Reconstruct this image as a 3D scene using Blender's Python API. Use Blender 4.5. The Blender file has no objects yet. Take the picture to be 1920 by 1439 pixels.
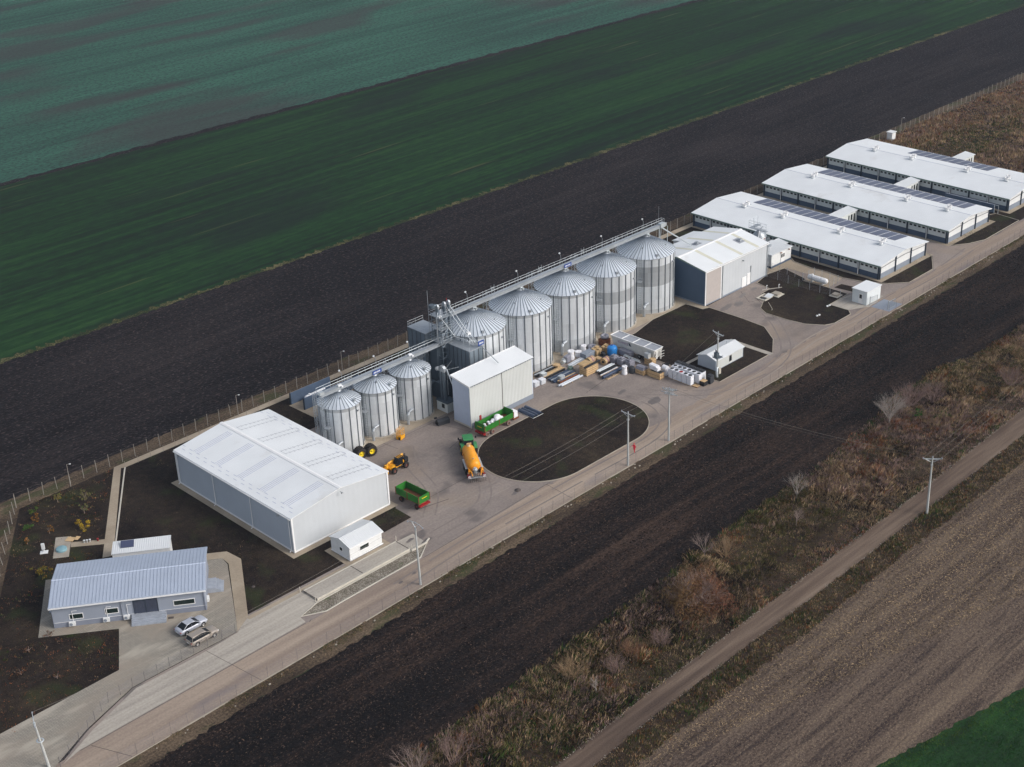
import bpy, bmesh, math, random
import numpy as np
from mathutils import Vector, Matrix
from mathutils.geometry import tessellate_polygon
S = bpy.context.scene
COL = S.collection
random.seed(7)
rng = np.random.default_rng(11)
PI = math.pi
rad = math.radians

# ---------------------------------------------------------------- camera
CAM_H = 124.0
PITCH, YAW, ROLL = 4.66476402e-01, 8.06819776e-01, -3.85018222e-02
F_ = Vector((math.cos(YAW)*math.cos(PITCH), math.sin(YAW)*math.cos(PITCH), -math.sin(PITCH)))
r0 = F_.cross(Vector((0, 0, 1))).normalized()
u0 = r0.cross(F_)
R_ = r0*math.cos(ROLL) + u0*math.sin(ROLL)
U_ = -r0*math.sin(ROLL) + u0*math.cos(ROLL)
cam = bpy.data.cameras.new('camera')
cam.sensor_fit = 'HORIZONTAL'; cam.sensor_width = 36
cam.lens = 2745.92782/1920*36
cam.clip_start = 1; cam.clip_end = 6000
co = bpy.data.objects.new('camera', cam); COL.objects.link(co)
co.matrix_world = Matrix(((R_.x, U_.x, -F_.x, 0), (R_.y, U_.y, -F_.y, 0), (R_.z, U_.z, -F_.z, CAM_H), (0, 0, 0, 1)))
S.camera = co

# ---------------------------------------------------------------- sky, sun, exposure
SUN_EL, SUN_DIR = rad(34), Vector((0.42, -0.91, 0))
W = bpy.data.worlds.new('World'); S.world = W; W.use_nodes = True
nt = W.node_tree
sky = nt.nodes.new('ShaderNodeTexSky'); sky.sky_type = 'NISHITA'; sky.sun_disc = False
sky.sun_elevation = SUN_EL
sky.sun_rotation = math.atan2(SUN_DIR.x, SUN_DIR.y)
sky.air_density = 1.0; sky.dust_density = 3.0; sky.ozone_density = 1.2
bg = nt.nodes['Background']; bg.inputs[1].default_value = 0.14
hs = nt.nodes.new('ShaderNodeHueSaturation'); hs.inputs['Saturation'].default_value = 0.50
nt.links.new(sky.outputs[0], hs.inputs['Color']); nt.links.new(hs.outputs[0], bg.inputs[0])
sl = bpy.data.lights.new('sun', 'SUN'); sl.energy = 1.25; sl.angle = rad(22); sl.color = (1.0, 0.965, 0.925)
so = bpy.data.objects.new('sun', sl); COL.objects.link(so)
sd = Vector((SUN_DIR.x*math.cos(SUN_EL), SUN_DIR.y*math.cos(SUN_EL), math.sin(SUN_EL)))
so.rotation_euler = sd.to_track_quat('Z', 'Y').to_euler(); so.location = (200, 100, 90)
S.view_settings.view_transform = 'Standard'; S.view_settings.look = 'None'
S.view_settings.exposure = 0.32; S.view_settings.gamma = 1.0
try:
    S.cycles.volume_max_steps = 64; S.cycles.max_bounces = 5; S.cycles.transparent_max_bounces = 12
    S.cycles.volume_bounces = 0
except Exception: pass

# ---------------------------------------------------------------- materials
MATS = {}; TINTED = set()
def s2l(c):
    return tuple(((v/255)/12.92 if v/255 <= .04045 else ((v/255+.055)/1.055)**2.4) for v in c)
def rgba(c): return (c[0], c[1], c[2], 1)
def mix(nt, a, b, f, kind='MIX'):
    m = nt.nodes.new('ShaderNodeMix'); m.data_type = 'RGBA'; m.blend_type = kind
    for sock, v in ((m.inputs[6], a), (m.inputs[7], b), (m.inputs[0], f)):
        if hasattr(v, 'links'): nt.links.new(v, sock)
        else: sock.default_value = v if isinstance(v, (int, float)) else rgba(v)
    return m.outputs[2]
def noise(nt, scale, detail=3, rough=.55, vs=(1, 1, 1), rz=0, obj=False):
    if obj:
        g = nt.nodes.new('ShaderNodeTexCoord').outputs['Object']
    else:
        g = nt.nodes.new('ShaderNodeNewGeometry').outputs['Position']
    mp = nt.nodes.new('ShaderNodeMapping'); mp.inputs['Scale'].default_value = vs; mp.inputs['Rotation'].default_value = (0, 0, rz)
    nt.links.new(g, mp.inputs[0])
    n = nt.nodes.new('ShaderNodeTexNoise'); n.inputs['Scale'].default_value = scale
    n.inputs['Detail'].default_value = detail; n.inputs['Roughness'].default_value = rough
    nt.links.new(mp.outputs[0], n.inputs[0])
    return n.outputs[0]
def ramp(nt, fac, stops):
    r = nt.nodes.new('ShaderNodeValToRGB'); nt.links.new(fac, r.inputs[0])
    e = r.color_ramp.elements
    while len(e) < len(stops): e.new(.5)
    for i, (p, c) in enumerate(stops):
        e[i].position = p; e[i].color = rgba(c) if not isinstance(c, (int, float)) else (c, c, c, 1)
    return r.outputs[0]
def math_(nt, op, a, b=None):
    m = nt.nodes.new('ShaderNodeMath'); m.operation = op
    for s, v in ((m.inputs[0], a), (m.inputs[1], b)):
        if v is None: continue
        if hasattr(v, 'links'): nt.links.new(v, s)
        else: s.default_value = v
    return m.outputs[0]
def bump(nt, h, strength, dist):
    b = nt.nodes.new('ShaderNodeBump'); b.inputs['Strength'].default_value = strength; b.inputs['Distance'].default_value = dist
    nt.links.new(h, b.inputs['Height']); return b.outputs[0]
def newmat(name):
    m = bpy.data.materials.new(name); m.use_nodes = True
    MATS[name] = m
    return m, m.node_tree, m.node_tree.nodes['Principled BSDF']
def paint(name, col, rough=.6, metal=0, var=.12, vs=1.5, stripe=None, tint=False, spec=.4, dirt=None, bumpd=0.02):
    """painted / plain surface: base colour, patchy variation, optional ribs (axis, pitch)"""
    m, nt, p = newmat(name)
    a = tuple(max(0, c*(1-var)) for c in col); b = tuple(min(1, c*(1+var)) for c in col)
    c = ramp(nt, noise(nt, vs, 4), [(.3, a), (.7, b)])
    if dirt:
        c = mix(nt, c, dirt[0], ramp(nt, noise(nt, dirt[2], 5, .65, (1, 1, .35)), [(dirt[1], 0.0), (dirt[1]+.18, 1.0)]))
    if tint:
        TINTED.add(name)
        at = nt.nodes.new('ShaderNodeAttribute'); at.attribute_name = 'tint'
        c = mix(nt, c, at.outputs['Color'], 1.0, 'MULTIPLY')
    nt.links.new(c, p.inputs['Base Color'])
    p.inputs['Roughness'].default_value = rough; p.inputs['Metallic'].default_value = metal
    p.inputs['Specular IOR Level'].default_value = spec
    if stripe:
        ax, pitch = stripe[:2]
        g = nt.nodes.new('ShaderNodeTexCoord').outputs['Object']
        w = nt.nodes.new('ShaderNodeTexWave'); w.wave_type = 'BANDS'; w.bands_direction = ax
        w.inputs['Scale'].default_value = 2*PI/20/pitch; w.inputs['Distortion'].default_value = 0
        nt.links.new(g, w.inputs[0])
        nt.links.new(bump(nt, w.outputs[1], .6, bumpd), p.inputs['Normal'])
    return m
def ground_mat(name, layers, stops, speck=None, bmp=(8, .5, .12), specks2=None, rz=0, rough=.95):
    """layers: (noise scale, mapping scale xyz, weight, detail) summed to drive a ramp"""
    m, nt, p = newmat(name)
    f = None
    for sc, vs, w, det in layers:
        v = math_(nt, 'MULTIPLY', noise(nt, sc, det, .6, vs, rz), w)
        f = v if f is None else math_(nt, 'ADD', f, v)
    c = ramp(nt, f, stops)
    for sp in (speck, specks2):
        if sp:
            col, sc, vs, thr, wid, amt = sp
            k = ramp(nt, noise(nt, sc, 2, .5, vs, rz), [(thr, 0.0), (thr+wid, amt)])
            c = mix(nt, c, col, k)
    nt.links.new(c, p.inputs['Base Color'])
    p.inputs['Roughness'].default_value = rough; p.inputs['Specular IOR Level'].default_value = .15
    if bmp: nt.links.new(bump(nt, noise(nt, bmp[0], 4, .6), bmp[1], bmp[2]), p.inputs['Normal'])
    return m
def M(n): return MATS[n]

# ---------------------------------------------------------------- mesh builder
SPLIT = {'wall', 'side_wall', 'gable_wall', 'bearer', 'battens', 'cab_pillar', 'drop_spouts', 'hatch', 'landing_leg', 'leg', 'loop', 'opening', 'pipe_joint', 'roof_stubs', 'stand', 'wheel_arches'}
class B:
    def __init__(s): s.v = []; s.f = []; s.mi = []; s.t = []; s.cur = 0; s.tint = None; s.smooth = set()
    def add(s, vs, fs, smooth=False):
        o = len(s.v); s.v += [tuple(v) for v in vs]
        for f in fs:
            if smooth: s.smooth.add(len(s.f))
            s.f.append(tuple(o+i for i in f)); s.mi.append(s.cur); s.t.append(s.tint or (1, 1, 1))
        return s
    def bx(s, x0, x1, y0, y1, z0, z1):
        vs = [(x, y, z) for z in (z0, z1) for y in (y0, y1) for x in (x0, x1)]
        return s.add(vs, [(0, 2, 3, 1), (4, 5, 7, 6), (0, 1, 5, 4), (1, 3, 7, 5), (3, 2, 6, 7), (2, 0, 4, 6)])
    def cb(s, c, sz, rz=0, ry=0, rx=0):
        m = Matrix.Rotation(rz, 3, 'Z') @ Matrix.Rotation(ry, 3, 'Y') @ Matrix.Rotation(rx, 3, 'X')
        vs = [Vector(c) + m @ Vector((x*sz[0]/2, y*sz[1]/2, z*sz[2]/2)) for z in (-1, 1) for y in (-1, 1) for x in (-1, 1)]
        return s.add(vs, [(0, 2, 3, 1), (4, 5, 7, 6), (0, 1, 5, 4), (1, 3, 7, 5), (3, 2, 6, 7), (2, 0, 4, 6)])
    def tube(s, p0, p1, r, n=6, r2=None, caps=True, smooth=True):
        p0, p1 = Vector(p0), Vector(p1); r2 = r if r2 is None else r2
        d = (p1-p0).normalized(); a = d.orthogonal().normalized(); b = d.cross(a)
        vs = []
        for p, q in ((p0, r), (p1, r2)):
            for i in range(n):
                t = 2*PI*i/n + PI/n; vs.append(p + (a*math.cos(t)+b*math.sin(t))*q)
        s.add(vs, [(i, (i+1) % n, n+(i+1) % n, n+i) for i in range(n)], smooth and n > 4)
        if caps:
            s.add(vs[:n], [tuple(range(n))[::-1]]); s.add(vs[n:], [tuple(range(n))])
        return s
    def path(s, pts, r, n=6):
        for a, b in zip(pts, pts[1:]): s.tube(a, b, r, n)
        return s
    def prism(s, poly, z0, z1, sides=True):
        n = len(poly)
        top = [(x, y, z1) for x, y in poly]; bot = [(x, y, z0) for x, y in poly]
        tri = tessellate_polygon([[Vector((x, y, 0)) for x, y in poly]])
        ar = sum(poly[i][0]*poly[(i+1) % n][1]-poly[(i+1) % n][0]*poly[i][1] for i in range(n))
        tt = []
        for t in tri:
            a, b, c = [poly[i] for i in t]
            k = (b[0]-a[0])*(c[1]-a[1])-(c[0]-a[0])*(b[1]-a[1])
            tt.append(t if k > 0 else t[::-1])
        s.add(top, tt)
        if sides:
            fs = [(i, (i+1) % n, n+(i+1) % n, n+i) for i in range(n)]
            if ar < 0: fs = [f[::-1] for f in fs]
            s.add(bot+top, fs)
        return s
    def prof(s, prof, a0, a1, axis='x'):
        """profile of (u, z) extruded along axis from a0 to a1 (u is the other horizontal axis)"""
        n = len(prof)
        def P(a, u, z): return (a, u, z) if axis == 'x' else (u, a, z)
        vs = [P(a0, u, z) for u, z in prof] + [P(a1, u, z) for u, z in prof]
        s.add(vs, [(i, (i+1) % n, n+(i+1) % n, n+i) for i in range(n)])
        tri = tessellate_polygon([[Vector((u, z, 0)) for u, z in prof]])
        s.add(vs[:n], [t[::-1] for t in tri]); s.add(vs[n:], list(tri)); return s
    def lathe(s, prof, n=24, c=(0, 0, 0), axis='z', smooth=True):
        vs = []
        for r, z in prof:
            for i in range(n):
                t = 2*PI*i/n; a, b = r*math.cos(t), r*math.sin(t)
                v = (a, b, z) if axis == 'z' else ((z, a, b) if axis == 'x' else (a, z, b))
                vs.append((v[0]+c[0], v[1]+c[1], v[2]+c[2]))
        fs = []
        for k in range(len(prof)-1):
            for i in range(n): fs.append((k*n+i, k*n+(i+1) % n, (k+1)*n+(i+1) % n, (k+1)*n+i))
        return s.add(vs, fs, smooth)
    def sheet(s, a, b, c, d): return s.add([a, b, c, d], [(0, 1, 2, 3)])
    def pieces(s):
        par = list(range(len(s.v)))
        def fd(i):
            while par[i] != i: par[i] = par[par[i]]; i = par[i]
            return i
        for f in s.f:
            for a in f[1:]:
                x, y = fd(f[0]), fd(a)
                if x != y: par[y] = x
        isl = {}
        for k, f in enumerate(s.f): isl.setdefault(fd(f[0]), []).append(k)
        L_ = []
        for fs in isl.values():
            P = [s.v[i] for k in fs for i in s.f[k]]; L_.append((fs, [min(p[i] for p in P) for i in range(3)], [max(p[i] for p in P) for i in range(3)]))
        grp = list(range(len(L_)))
        def fg(i):
            while grp[i] != i: i = grp[i]
            return i
        for i in range(len(L_)):
            for j in range(i):
                a, b = L_[i], L_[j]
                g = math.sqrt(sum(max(0, a[1][k]-b[2][k], b[1][k]-a[2][k])**2 for k in range(3)))
                sz = max(max(a[2][k]-a[1][k], b[2][k]-b[1][k]) for k in range(3))
                if g <= max(.02, .5*sz): grp[fg(i)] = fg(j)
        out = {}
        for i in range(len(L_)): out.setdefault(fg(i), []).extend(L_[i][0])
        return list(out.values())
    def make(s, name, mats, parent=None, bevel=0, normals=True):
        if name in SPLIT:
            ps = s.pieces()
            if len(ps) > 1:
                first = None
                for fs in ps:
                    q = B()
                    for k in sorted(fs):
                        q.tint = s.t[k]; q.add([s.v[i] for i in s.f[k]], [tuple(range(len(s.f[k])))], k in s.smooth)
                    vm = {}; nv = []; rm = []
                    for v in q.v:
                        if v not in vm: vm[v] = len(nv); nv.append(v)
                        rm.append(vm[v])
                    q.v = nv; q.f = [tuple(rm[i] for i in f) for f in q.f]
                    o = q.make_one(name, mats, parent, bevel, normals); first = first or o
                return first
        return s.make_one(name, mats, parent, bevel, normals)
    def make_one(s, name, mats, parent=None, bevel=0, normals=True):
        me = bpy.data.meshes.new(name); me.from_pydata(s.v, [], s.f); me.update()
        if not isinstance(mats, (list, tuple)): mats = [mats]
        for m in mats: me.materials.append(M(m) if isinstance(m, str) else m)
        if any(s.mi): me.polygons.foreach_set('material_index', s.mi)
        if s.smooth:
            me.polygons.foreach_set('use_smooth', [i in s.smooth for i in range(len(s.f))])
        if any(t != (1, 1, 1) for t in s.t) or any(isinstance(m, str) and m in TINTED for m in mats):
            ca = me.color_attributes.new('tint', 'FLOAT_COLOR', 'CORNER')
            arr = []
            for p in me.polygons: arr += list(s.t[p.index]+(1,))*len(p.vertices)
            ca.data.foreach_set('color', arr)
        if normals:
            bm = bmesh.new(); bm.from_mesh(me); bmesh.ops.recalc_face_normals(bm, faces=bm.faces); bm.to_mesh(me); bm.free()
        o = bpy.data.objects.new(name, me); COL.objects.link(o)
        if parent: o.parent = parent
        if bevel:
            md = o.modifiers.new('bevel', 'BEVEL'); md.width = bevel; md.segments = 2; md.limit_method = 'ANGLE'
        return o
def tag(o, label, cat, group=None):
    o['label'] = label; o['category'] = cat
    if group: o['group'] = group
    return o
def thing(name, label, cat, loc=(0, 0, 0), rz=0, group=None):
    o = bpy.data.objects.new(name, None); COL.objects.link(o); o.location = loc; o.rotation_euler = (0, 0, rz)
    o.empty_display_size = .5
    return tag(o, label, cat, group)
def kids(o): return [c for c in bpy.data.objects if c.parent == o]
def dup(o, loc=None, rz=None, label=None, group=None, parent=None, scale=None):
    c = o.copy(); COL.objects.link(c); c.parent = parent
    if loc is not None: c.location = loc
    if rz is not None: c.rotation_euler = (0, 0, rz)
    if scale is not None: c.scale = scale
    if label: c['label'] = label
    if group: c['group'] = group
    for k in kids(o): dup(k, parent=c)
    return c
def struct(o): o['kind'] = 'structure'; return o
def flat(name, poly, z, mat, z0=None):
    b = B(); b.prism(poly, z-.5 if z0 is None else z0, z, sides=z0 is not None)
    return struct(b.make(name, mat, normals=False))
def band(name, x0, x1, ylo, yhi, z, mat, wob=(0, 0), step=1.5):
    """long strip between two edge functions, with ragged edges"""
    n = max(2, int((x1-x0)/step)); b = B(); vs = []
    for i in range(n+1):
        x = x0+(x1-x0)*i/n
        vs.append((x, ylo(x)+random.uniform(-wob[0], wob[0]), z)); vs.append((x, yhi(x)+random.uniform(-wob[1], wob[1]), z))
    b.add(vs, [(2*i, 2*i+2, 2*i+3, 2*i+1) for i in range(n)])
    return struct(b.make(name, mat, normals=False))
def interp(pts):
    xs = [p[0] for p in pts]; ys = [p[1] for p in pts]
    def f(x):
        if x <= xs[0]: return ys[0]+(x-xs[0])*(ys[1]-ys[0])/(xs[1]-xs[0])
        if x >= xs[-1]: return ys[-1]+(x-xs[-1])*(ys[-1]-ys[-2])/(xs[-1]-xs[-2])*.5
        return float(np.interp(x, xs, ys))
    return f
def kerb(b, pts, w=.16, z0=0, z1=.13, closed=False):
    pts = [Vector((p[0], p[1], 0)) for p in pts]
    if closed: pts = pts+[pts[0]]
    n = len(pts); L = []; R = []
    for i in range(n):
        if closed and i in (0, n-1): d = (pts[1]-pts[0]).normalized()+(pts[0]-pts[n-2]).normalized()
        elif i == 0: d = pts[1]-pts[0]
        elif i == n-1: d = pts[-1]-pts[-2]
        else: d = (pts[i+1]-pts[i]).normalized()+(pts[i]-pts[i-1]).normalized()
        d.normalize(); q = Vector((-d.y, d.x, 0))*w/2
        L.append(pts[i]+q); R.append(pts[i]-q)
    vs = []
    for l, r in zip(L, R): vs += [(l.x, l.y, z0), (l.x, l.y, z1), (r.x, r.y, z1), (r.x, r.y, z0)]
    fs = []
    for i in range(n-1):
        o = i*4
        fs += [(o, o+4, o+5, o+1), (o+1, o+5, o+6, o+2), (o+2, o+6, o+7, o+3)]
    b.add(vs, fs)
def noise2(x, y, s, seed=0):
    """smooth value noise for placing vegetation"""
    x = np.asarray(x)/s; y = np.asarray(y)/s
    xi = np.floor(x).astype(np.int64); yi = np.floor(y).astype(np.int64); fx = x-xi; fy = y-yi
    fx = fx*fx*(3-2*fx); fy = fy*fy*(3-2*fy)
    def h(a, b):
        k = (a*374761393+b*668265263+seed*1442695041) & 0x7fffffff
        k = ((k ^ (k >> 13))*1274126177) & 0x7fffffff
        return (k & 0xffff)/65535.
    return (h(xi, yi)*(1-fx)+h(xi+1, yi)*fx)*(1-fy)+(h(xi, yi+1)*(1-fx)+h(xi+1, yi+1)*fx)*fy
def tufts(name, pos, hgt, cols, blades=5, width=.09, lean=.5, label=None, cat=None, z=0.0, spread=.18, kind='stuff'):
    """ground cover: every tuft a fan of narrow blades; cols = one plant colour per tuft"""
    n = len(pos); N = n*blades
    P = np.repeat(pos, blades, 0); H = np.repeat(hgt, blades)*rng.uniform(.55, 1.15, N); C = np.repeat(cols, blades, 0)
    C = C*rng.uniform(.75, 1.3, (N, 1))
    fld = noise2(P[:, 0], P[:, 1], 2.2, 77)*2*PI*1.6
    a = np.where(rng.random(N) < .6, fld+rng.normal(0, .45, N), rng.uniform(0, 2*PI, N)); d = np.stack([np.cos(a), np.sin(a)], 1)
    off = rng.normal(0, spread, (N, 2)); w = width*rng.uniform(.6, 1.5, N)
    perp = np.stack([-d[:, 1], d[:, 0]], 1)
    base = P[:, :2]+off; ln = rng.uniform(.15, 1, N)*lean*H
    v = np.zeros((N, 4, 3))
    v[:, 0, :2] = base-perp*w[:, None]/2; v[:, 1, :2] = base+perp*w[:, None]/2; v[:, :2, 2] = z-.02
    v[:, 2, :2] = base+d*ln[:, None]*.45+perp*w[:, None]*.4; v[:, 2, 2] = z+H*.65
    v[:, 3, :2] = base+d*ln[:, None]; v[:, 3, 2] = z+H
    me = bpy.data.meshes.new(name)
    me.vertices.add(N*4); me.vertices.foreach_set('co', v.reshape(-1))
    me.loops.add(N*4); me.loops.foreach_set('vertex_index', np.arange(N*4, dtype=np.int32))
    me.polygons.add(N); me.polygons.foreach_set('loop_start', np.arange(0, N*4, 4, dtype=np.int32))
    try: me.polygons.foreach_set('loop_total', np.full(N, 4, dtype=np.int32))
    except Exception: pass
    ca = me.color_attributes.new('tint', 'FLOAT_COLOR', 'CORNER')
    cc = np.ones((N, 4, 4)); cc[:, :, :3] = np.clip(C, 0, 1)[:, None, :]
    me.update(); me.validate()
    me.color_attributes['tint'].data.foreach_set('color', cc.reshape(-1))
    me.materials.append(M('plant'))
    o = bpy.data.objects.new(name, me); COL.objects.link(o)
    if label: tag(o, label, cat)
    if kind: o['kind'] = kind
    return o

# ---------------------------------------------------------------- surface materials
L = s2l
ground_mat('m_teal', [(.045, (.16, 1, 1), .4, 4), (.4, (.035, 1, 1), .3, 3), (3.2, (.6, 1, 1), .3, 4)],
           [(.37, L((42, 58, 54))), (.47, L((50, 82, 70))), (.60, L((62, 102, 86)))],
           speck=(L((38, 42, 42)), 1.7, (.45, .8, 1), .50, .10, .6), bmp=(2, .3, .2), specks2=(L((62, 56, 58)), .03, (.35, 1.3, 1), .53, .10, .6))
ground_mat('m_green', [(.03, (.15, 1, 1), .35, 4), (.42, (.012, 1, 1), .4, 5), (.9, (.3, 1, 1), .27, 5)],
           [(.38, L((22, 28, 23))), (.47, L((23, 42, 25))), (.54, L((27, 55, 28))), (.64, L((42, 70, 36)))],
           speck=(L((84, 86, 58)), .35, (.05, 1.2, 1), .67, .04, .5), specks2=(L((26, 30, 30)), .05, (.25, 1, 1), .55, .12, .6), bmp=(2.5, .25, .15))
ground_mat('m_plough', [(.06, (.3, 1, 1), .3, 3), (.45, (.06, 1, 1), .28, 4), (2.2, (.45, 1, 1), .42, 4)],
           [(.36, L((17, 15, 17))), (.48, L((27, 23, 25))), (.60, L((48, 42, 42)))],
           speck=(L((84, 73, 72)), 2.4, (.5, 1, 1), .60, .06, .7), bmp=(1.8, .9, .35))
ground_mat('m_plough_near', [(.05, (.35, 1, 1), .3, 4), (.35, (.05, 1, 1), .36, 5), (2.6, (.4, 1, 1), .34, 5)],
           [(.38, L((16, 14, 15))), (.46, L((25, 21, 21))), (.53, L((44, 34, 30))), (.62, L((74, 58, 48)))],
           speck=(L((120, 100, 86)), 6.0, (.35, 1, 1), .645, .05, .7), bmp=(2.0, 1.0, .35))
ground_mat('m_stubble', [(.08, (.4, 1, 1), .15, 3), (.36, (.035, 1, 1), .45, 4), (3.2, (.6, 1, 1), .4, 4)],
           [(.37, L((44, 36, 36))), (.44, L((74, 62, 56))), (.5, L((96, 82, 72))), (.62, L((122, 106, 90)))],
           speck=(L((160, 142, 118)), 6.5, (.7, 1, 1), .61, .06, .6), bmp=(3, .9, .22), specks2=(L((48, 40, 40)), .9, (.09, 1, 1), .58, .06, .45), rz=.035)
ground_mat('m_dirt', [(.15, (.2, 1, 1), .4, 4), (.9, (.05, 1, 1), .4, 3), (5, (1, 1, 1), .2, 3)],
           [(.37, L((72, 60, 54))), (.5, L((100, 85, 74))), (.63, L((128, 112, 98)))], bmp=(4, .4, .08))
ground_mat('m_soil', [(.09, (1, 1, 1), .4, 5), (.8, (1, 1, 1), .25, 5), (5, (1, 1, 1), .35, 4)],
           [(.38, L((19, 15, 15))), (.47, L((36, 29, 26))), (.54, L((48, 40, 33))), (.62, L((66, 56, 44)))],
           speck=(L((48, 56, 30)), .16, (1, 1, 1), .56, .12, .6), bmp=(3, .6, .12), specks2=(L((96, 80, 64)), 5.5, (1, 1, 1), .64, .06, .7))
ground_mat('m_verge', [(.2, (.3, 1, 1), .5, 4), (3, (1, 1, 1), .5, 4)],
           [(.36, L((46, 38, 32))), (.5, L((78, 66, 54))), (.64, L((118, 102, 84)))],
           speck=(L((58, 66, 38)), .3, (.5, 1, 1), .56, .08, .6), bmp=(4, .7, .1))
ground_mat('m_edge_grass', [(.12, (1, 1, 1), .5, 5), (3, (1, 1, 1), .5, 4)],
           [(.40, L((28, 40, 24))), (.5, L((52, 58, 34))), (.60, L((112, 102, 74)))], bmp=(4, .7, .1))
ground_mat('m_weedsoil', [(.12, (1, 1, 1), .5, 5), (1.2, (1, 1, 1), .5, 4)],
           [(.35, L((36, 30, 26))), (.5, L((60, 48, 38))), (.64, L((64, 58, 38)))], bmp=(3, .6, .15))
ground_mat('m_greencorner', [(.06, (1, 1, 1), .35, 4), (.8, (.08, 1, 1), .25, 4), (3, (1, 1, 1), .4, 5)],
           [(.38, L((24, 38, 24))), (.5, L((30, 58, 29))), (.62, L((46, 80, 36)))],
           speck=(L((92, 100, 62)), 2.5, (1, 1, 1), .68, .05, .6), bmp=(4, .4, .1), rz=.2)
ground_mat('m_yard', [(.05, (1, 1, 1), .35, 5), (.22, (.25, 1, 1), .35, 5), (2.5, (1, 1, 1), .3, 4)],
           [(.36, L((116, 107, 102))), (.5, L((137, 127, 121))), (.64, L((156, 144, 135)))],
           speck=(L((104, 98, 96)), .16, (1, 1, 1), .58, .09, .75), bmp=(6, .25, .03), specks2=(L((150, 134, 118)), .07, (1, 1, 1), .56, .12, .5))
ground_mat('m_road', [(.06, (.2, 1, 1), .3, 4), (.5, (.03, 1, 1), .5, 4), (3, (1, 1, 1), .2, 3)],
           [(.37, L((126, 112, 103))), (.5, L((148, 133, 120))), (.63, L((172, 156, 140)))],
           speck=(L((108, 104, 112)), .2, (.3, 1, 1), .60, .1, .5), bmp=(5, .3, .04))
ground_mat('m_weigh', [(.08, (.3, 1, 1), .35, 4), (.9, (.04, 1, 1), .4, 4), (3, (1, 1, 1), .25, 3)],
           [(.37, L((140, 133, 126))), (.5, L((166, 159, 149))), (.63, L((186, 178, 166)))], bmp=(5, .2, .03))
ground_mat('m_path', [(.15, (1, 1, 1), .7, 4), (3, (1, 1, 1), .3, 4)],
           [(.37, L((146, 133, 116))), (.5, L((160, 147, 129))), (.63, L((174, 161, 143)))], bmp=(6, .2, .03))
ground_mat('m_gravel', [(.3, (1, 1, 1), .3, 3), (5, (1, 1, 1), .7, 4)],
           [(.36, L((82, 76, 68))), (.5, L((122, 114, 102))), (.66, L((176, 170, 158)))],
           speck=(L((72, 84, 50)), .25, (1, 1, 1), .58, .08, .7), bmp=(6, .8, .06))
ground_mat('m_base', [(.02, (.3, 1, 1), .6, 4), (.6, (.1, 1, 1), .4, 4)],
           [(.36, L((44, 50, 40))), (.5, L((50, 64, 44))), (.64, L((72, 70, 52)))], bmp=(2, .4, .15))
# block pavers: brick pattern with joints
m, nt, p = newmat('m_pavers')
g = nt.nodes.new('ShaderNodeNewGeometry').outputs['Position']
mp = nt.nodes.new('ShaderNodeMapping'); mp.inputs['Rotation'].default_value = (0, 0, rad(35)); nt.links.new(g, mp.inputs[0])
bk = nt.nodes.new('ShaderNodeTexBrick'); bk.inputs['Scale'].default_value = 1.0
bk.inputs['Brick Width'].default_value = .42; bk.inputs['Row Height'].default_value = .3; bk.inputs['Mortar Size'].default_value = .025
bk.inputs['Color1'].default_value = rgba(L((138, 132, 122))); bk.inputs['Color2'].default_value = rgba(L((150, 144, 132))); bk.inputs['Mortar'].default_value = rgba(L((112, 106, 98)))
nt.links.new(mp.outputs[0], bk.inputs[0])
c = mix(nt, bk.outputs[0], L((150, 138, 124)), ramp(nt, noise(nt, .12, 5), [(.42, 0.0), (.62, .7)]))
c = mix(nt, c, L((178, 170, 156)), ramp(nt, noise(nt, .3, 4, .6, (.3, 1, 1), rad(-28)), [(.52, 0.0), (.66, .6)]))
nt.links.new(c, p.inputs['Base Color']); p.inputs['Roughness'].default_value = .9
# plants take their colour from the plant itself
m, nt, p = newmat('plant')
at = nt.nodes.new('ShaderNodeAttribute'); at.attribute_name = 'tint'
nt.links.new(at.outputs['Color'], p.inputs['Base Color']); p.inputs['Roughness'].default_value = .9; p.inputs['Specular IOR Level'].default_value = .1

paint('kerb', L((164, 155, 141)), .9, var=.12, vs=.8)
paint('joint', L((84, 76, 72)), .95)
paint('stain', L((112, 106, 104)), .8, var=.1)
paint('puddle', L((104, 96, 92)), .35, var=.1)
paint('concrete', L((158, 150, 138)), .9, var=.12, vs=.7)
paint('lightconc', L((190, 184, 172)), .9, var=.08, vs=.7)
paint('roof_white', (.74, .76, .77), .5, var=.05, vs=.15, dirt=(L((204, 203, 200)), .60, .1))
paint('roof_rib_x', (.66, .68, .69), .5, var=.05, vs=.2, stripe=('X', .33), bumpd=.05)
paint('roof_rib_y', (.66, .68, .69), .5, var=.05, vs=.2, stripe=('Y', .33), bumpd=.05)
paint('roof_blue', L((166, 176, 192)), .45, var=.05, vs=.3)
paint('roof_seam', L((152, 162, 179)), .5)
paint('white', (.72, .73, .73), .5, var=.05)
paint('white_trim', (.80, .80, .80), .5, var=.04)
paint('wall_white', (.62, .63, .62), .55, var=.05, vs=.3, stripe=('X', .5), bumpd=.01)
paint('wall_cream', L((196, 199, 197)), .55, var=.04, vs=.3, stripe=('X', .36), bumpd=.05)
paint('wall_grey', L((190, 194, 198)), .55, var=.04, vs=.3, stripe=('X', 1.0), bumpd=.01)
paint('wall_side_shade', L((178, 186, 196)), .55, var=.04, vs=.3, stripe=('Y', 1.0), bumpd=.01)  # darker, bluer than wall_grey: shade of X-facing walls put into the colour
paint('wall_lightblue', L((186, 196, 214)), .5, var=.04)
paint('blue_wall', L((72, 90, 112)), .55, var=.05, vs=.3)
paint('barn_wall', L((212, 216, 214)), .6, var=.05, vs=.3)
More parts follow.
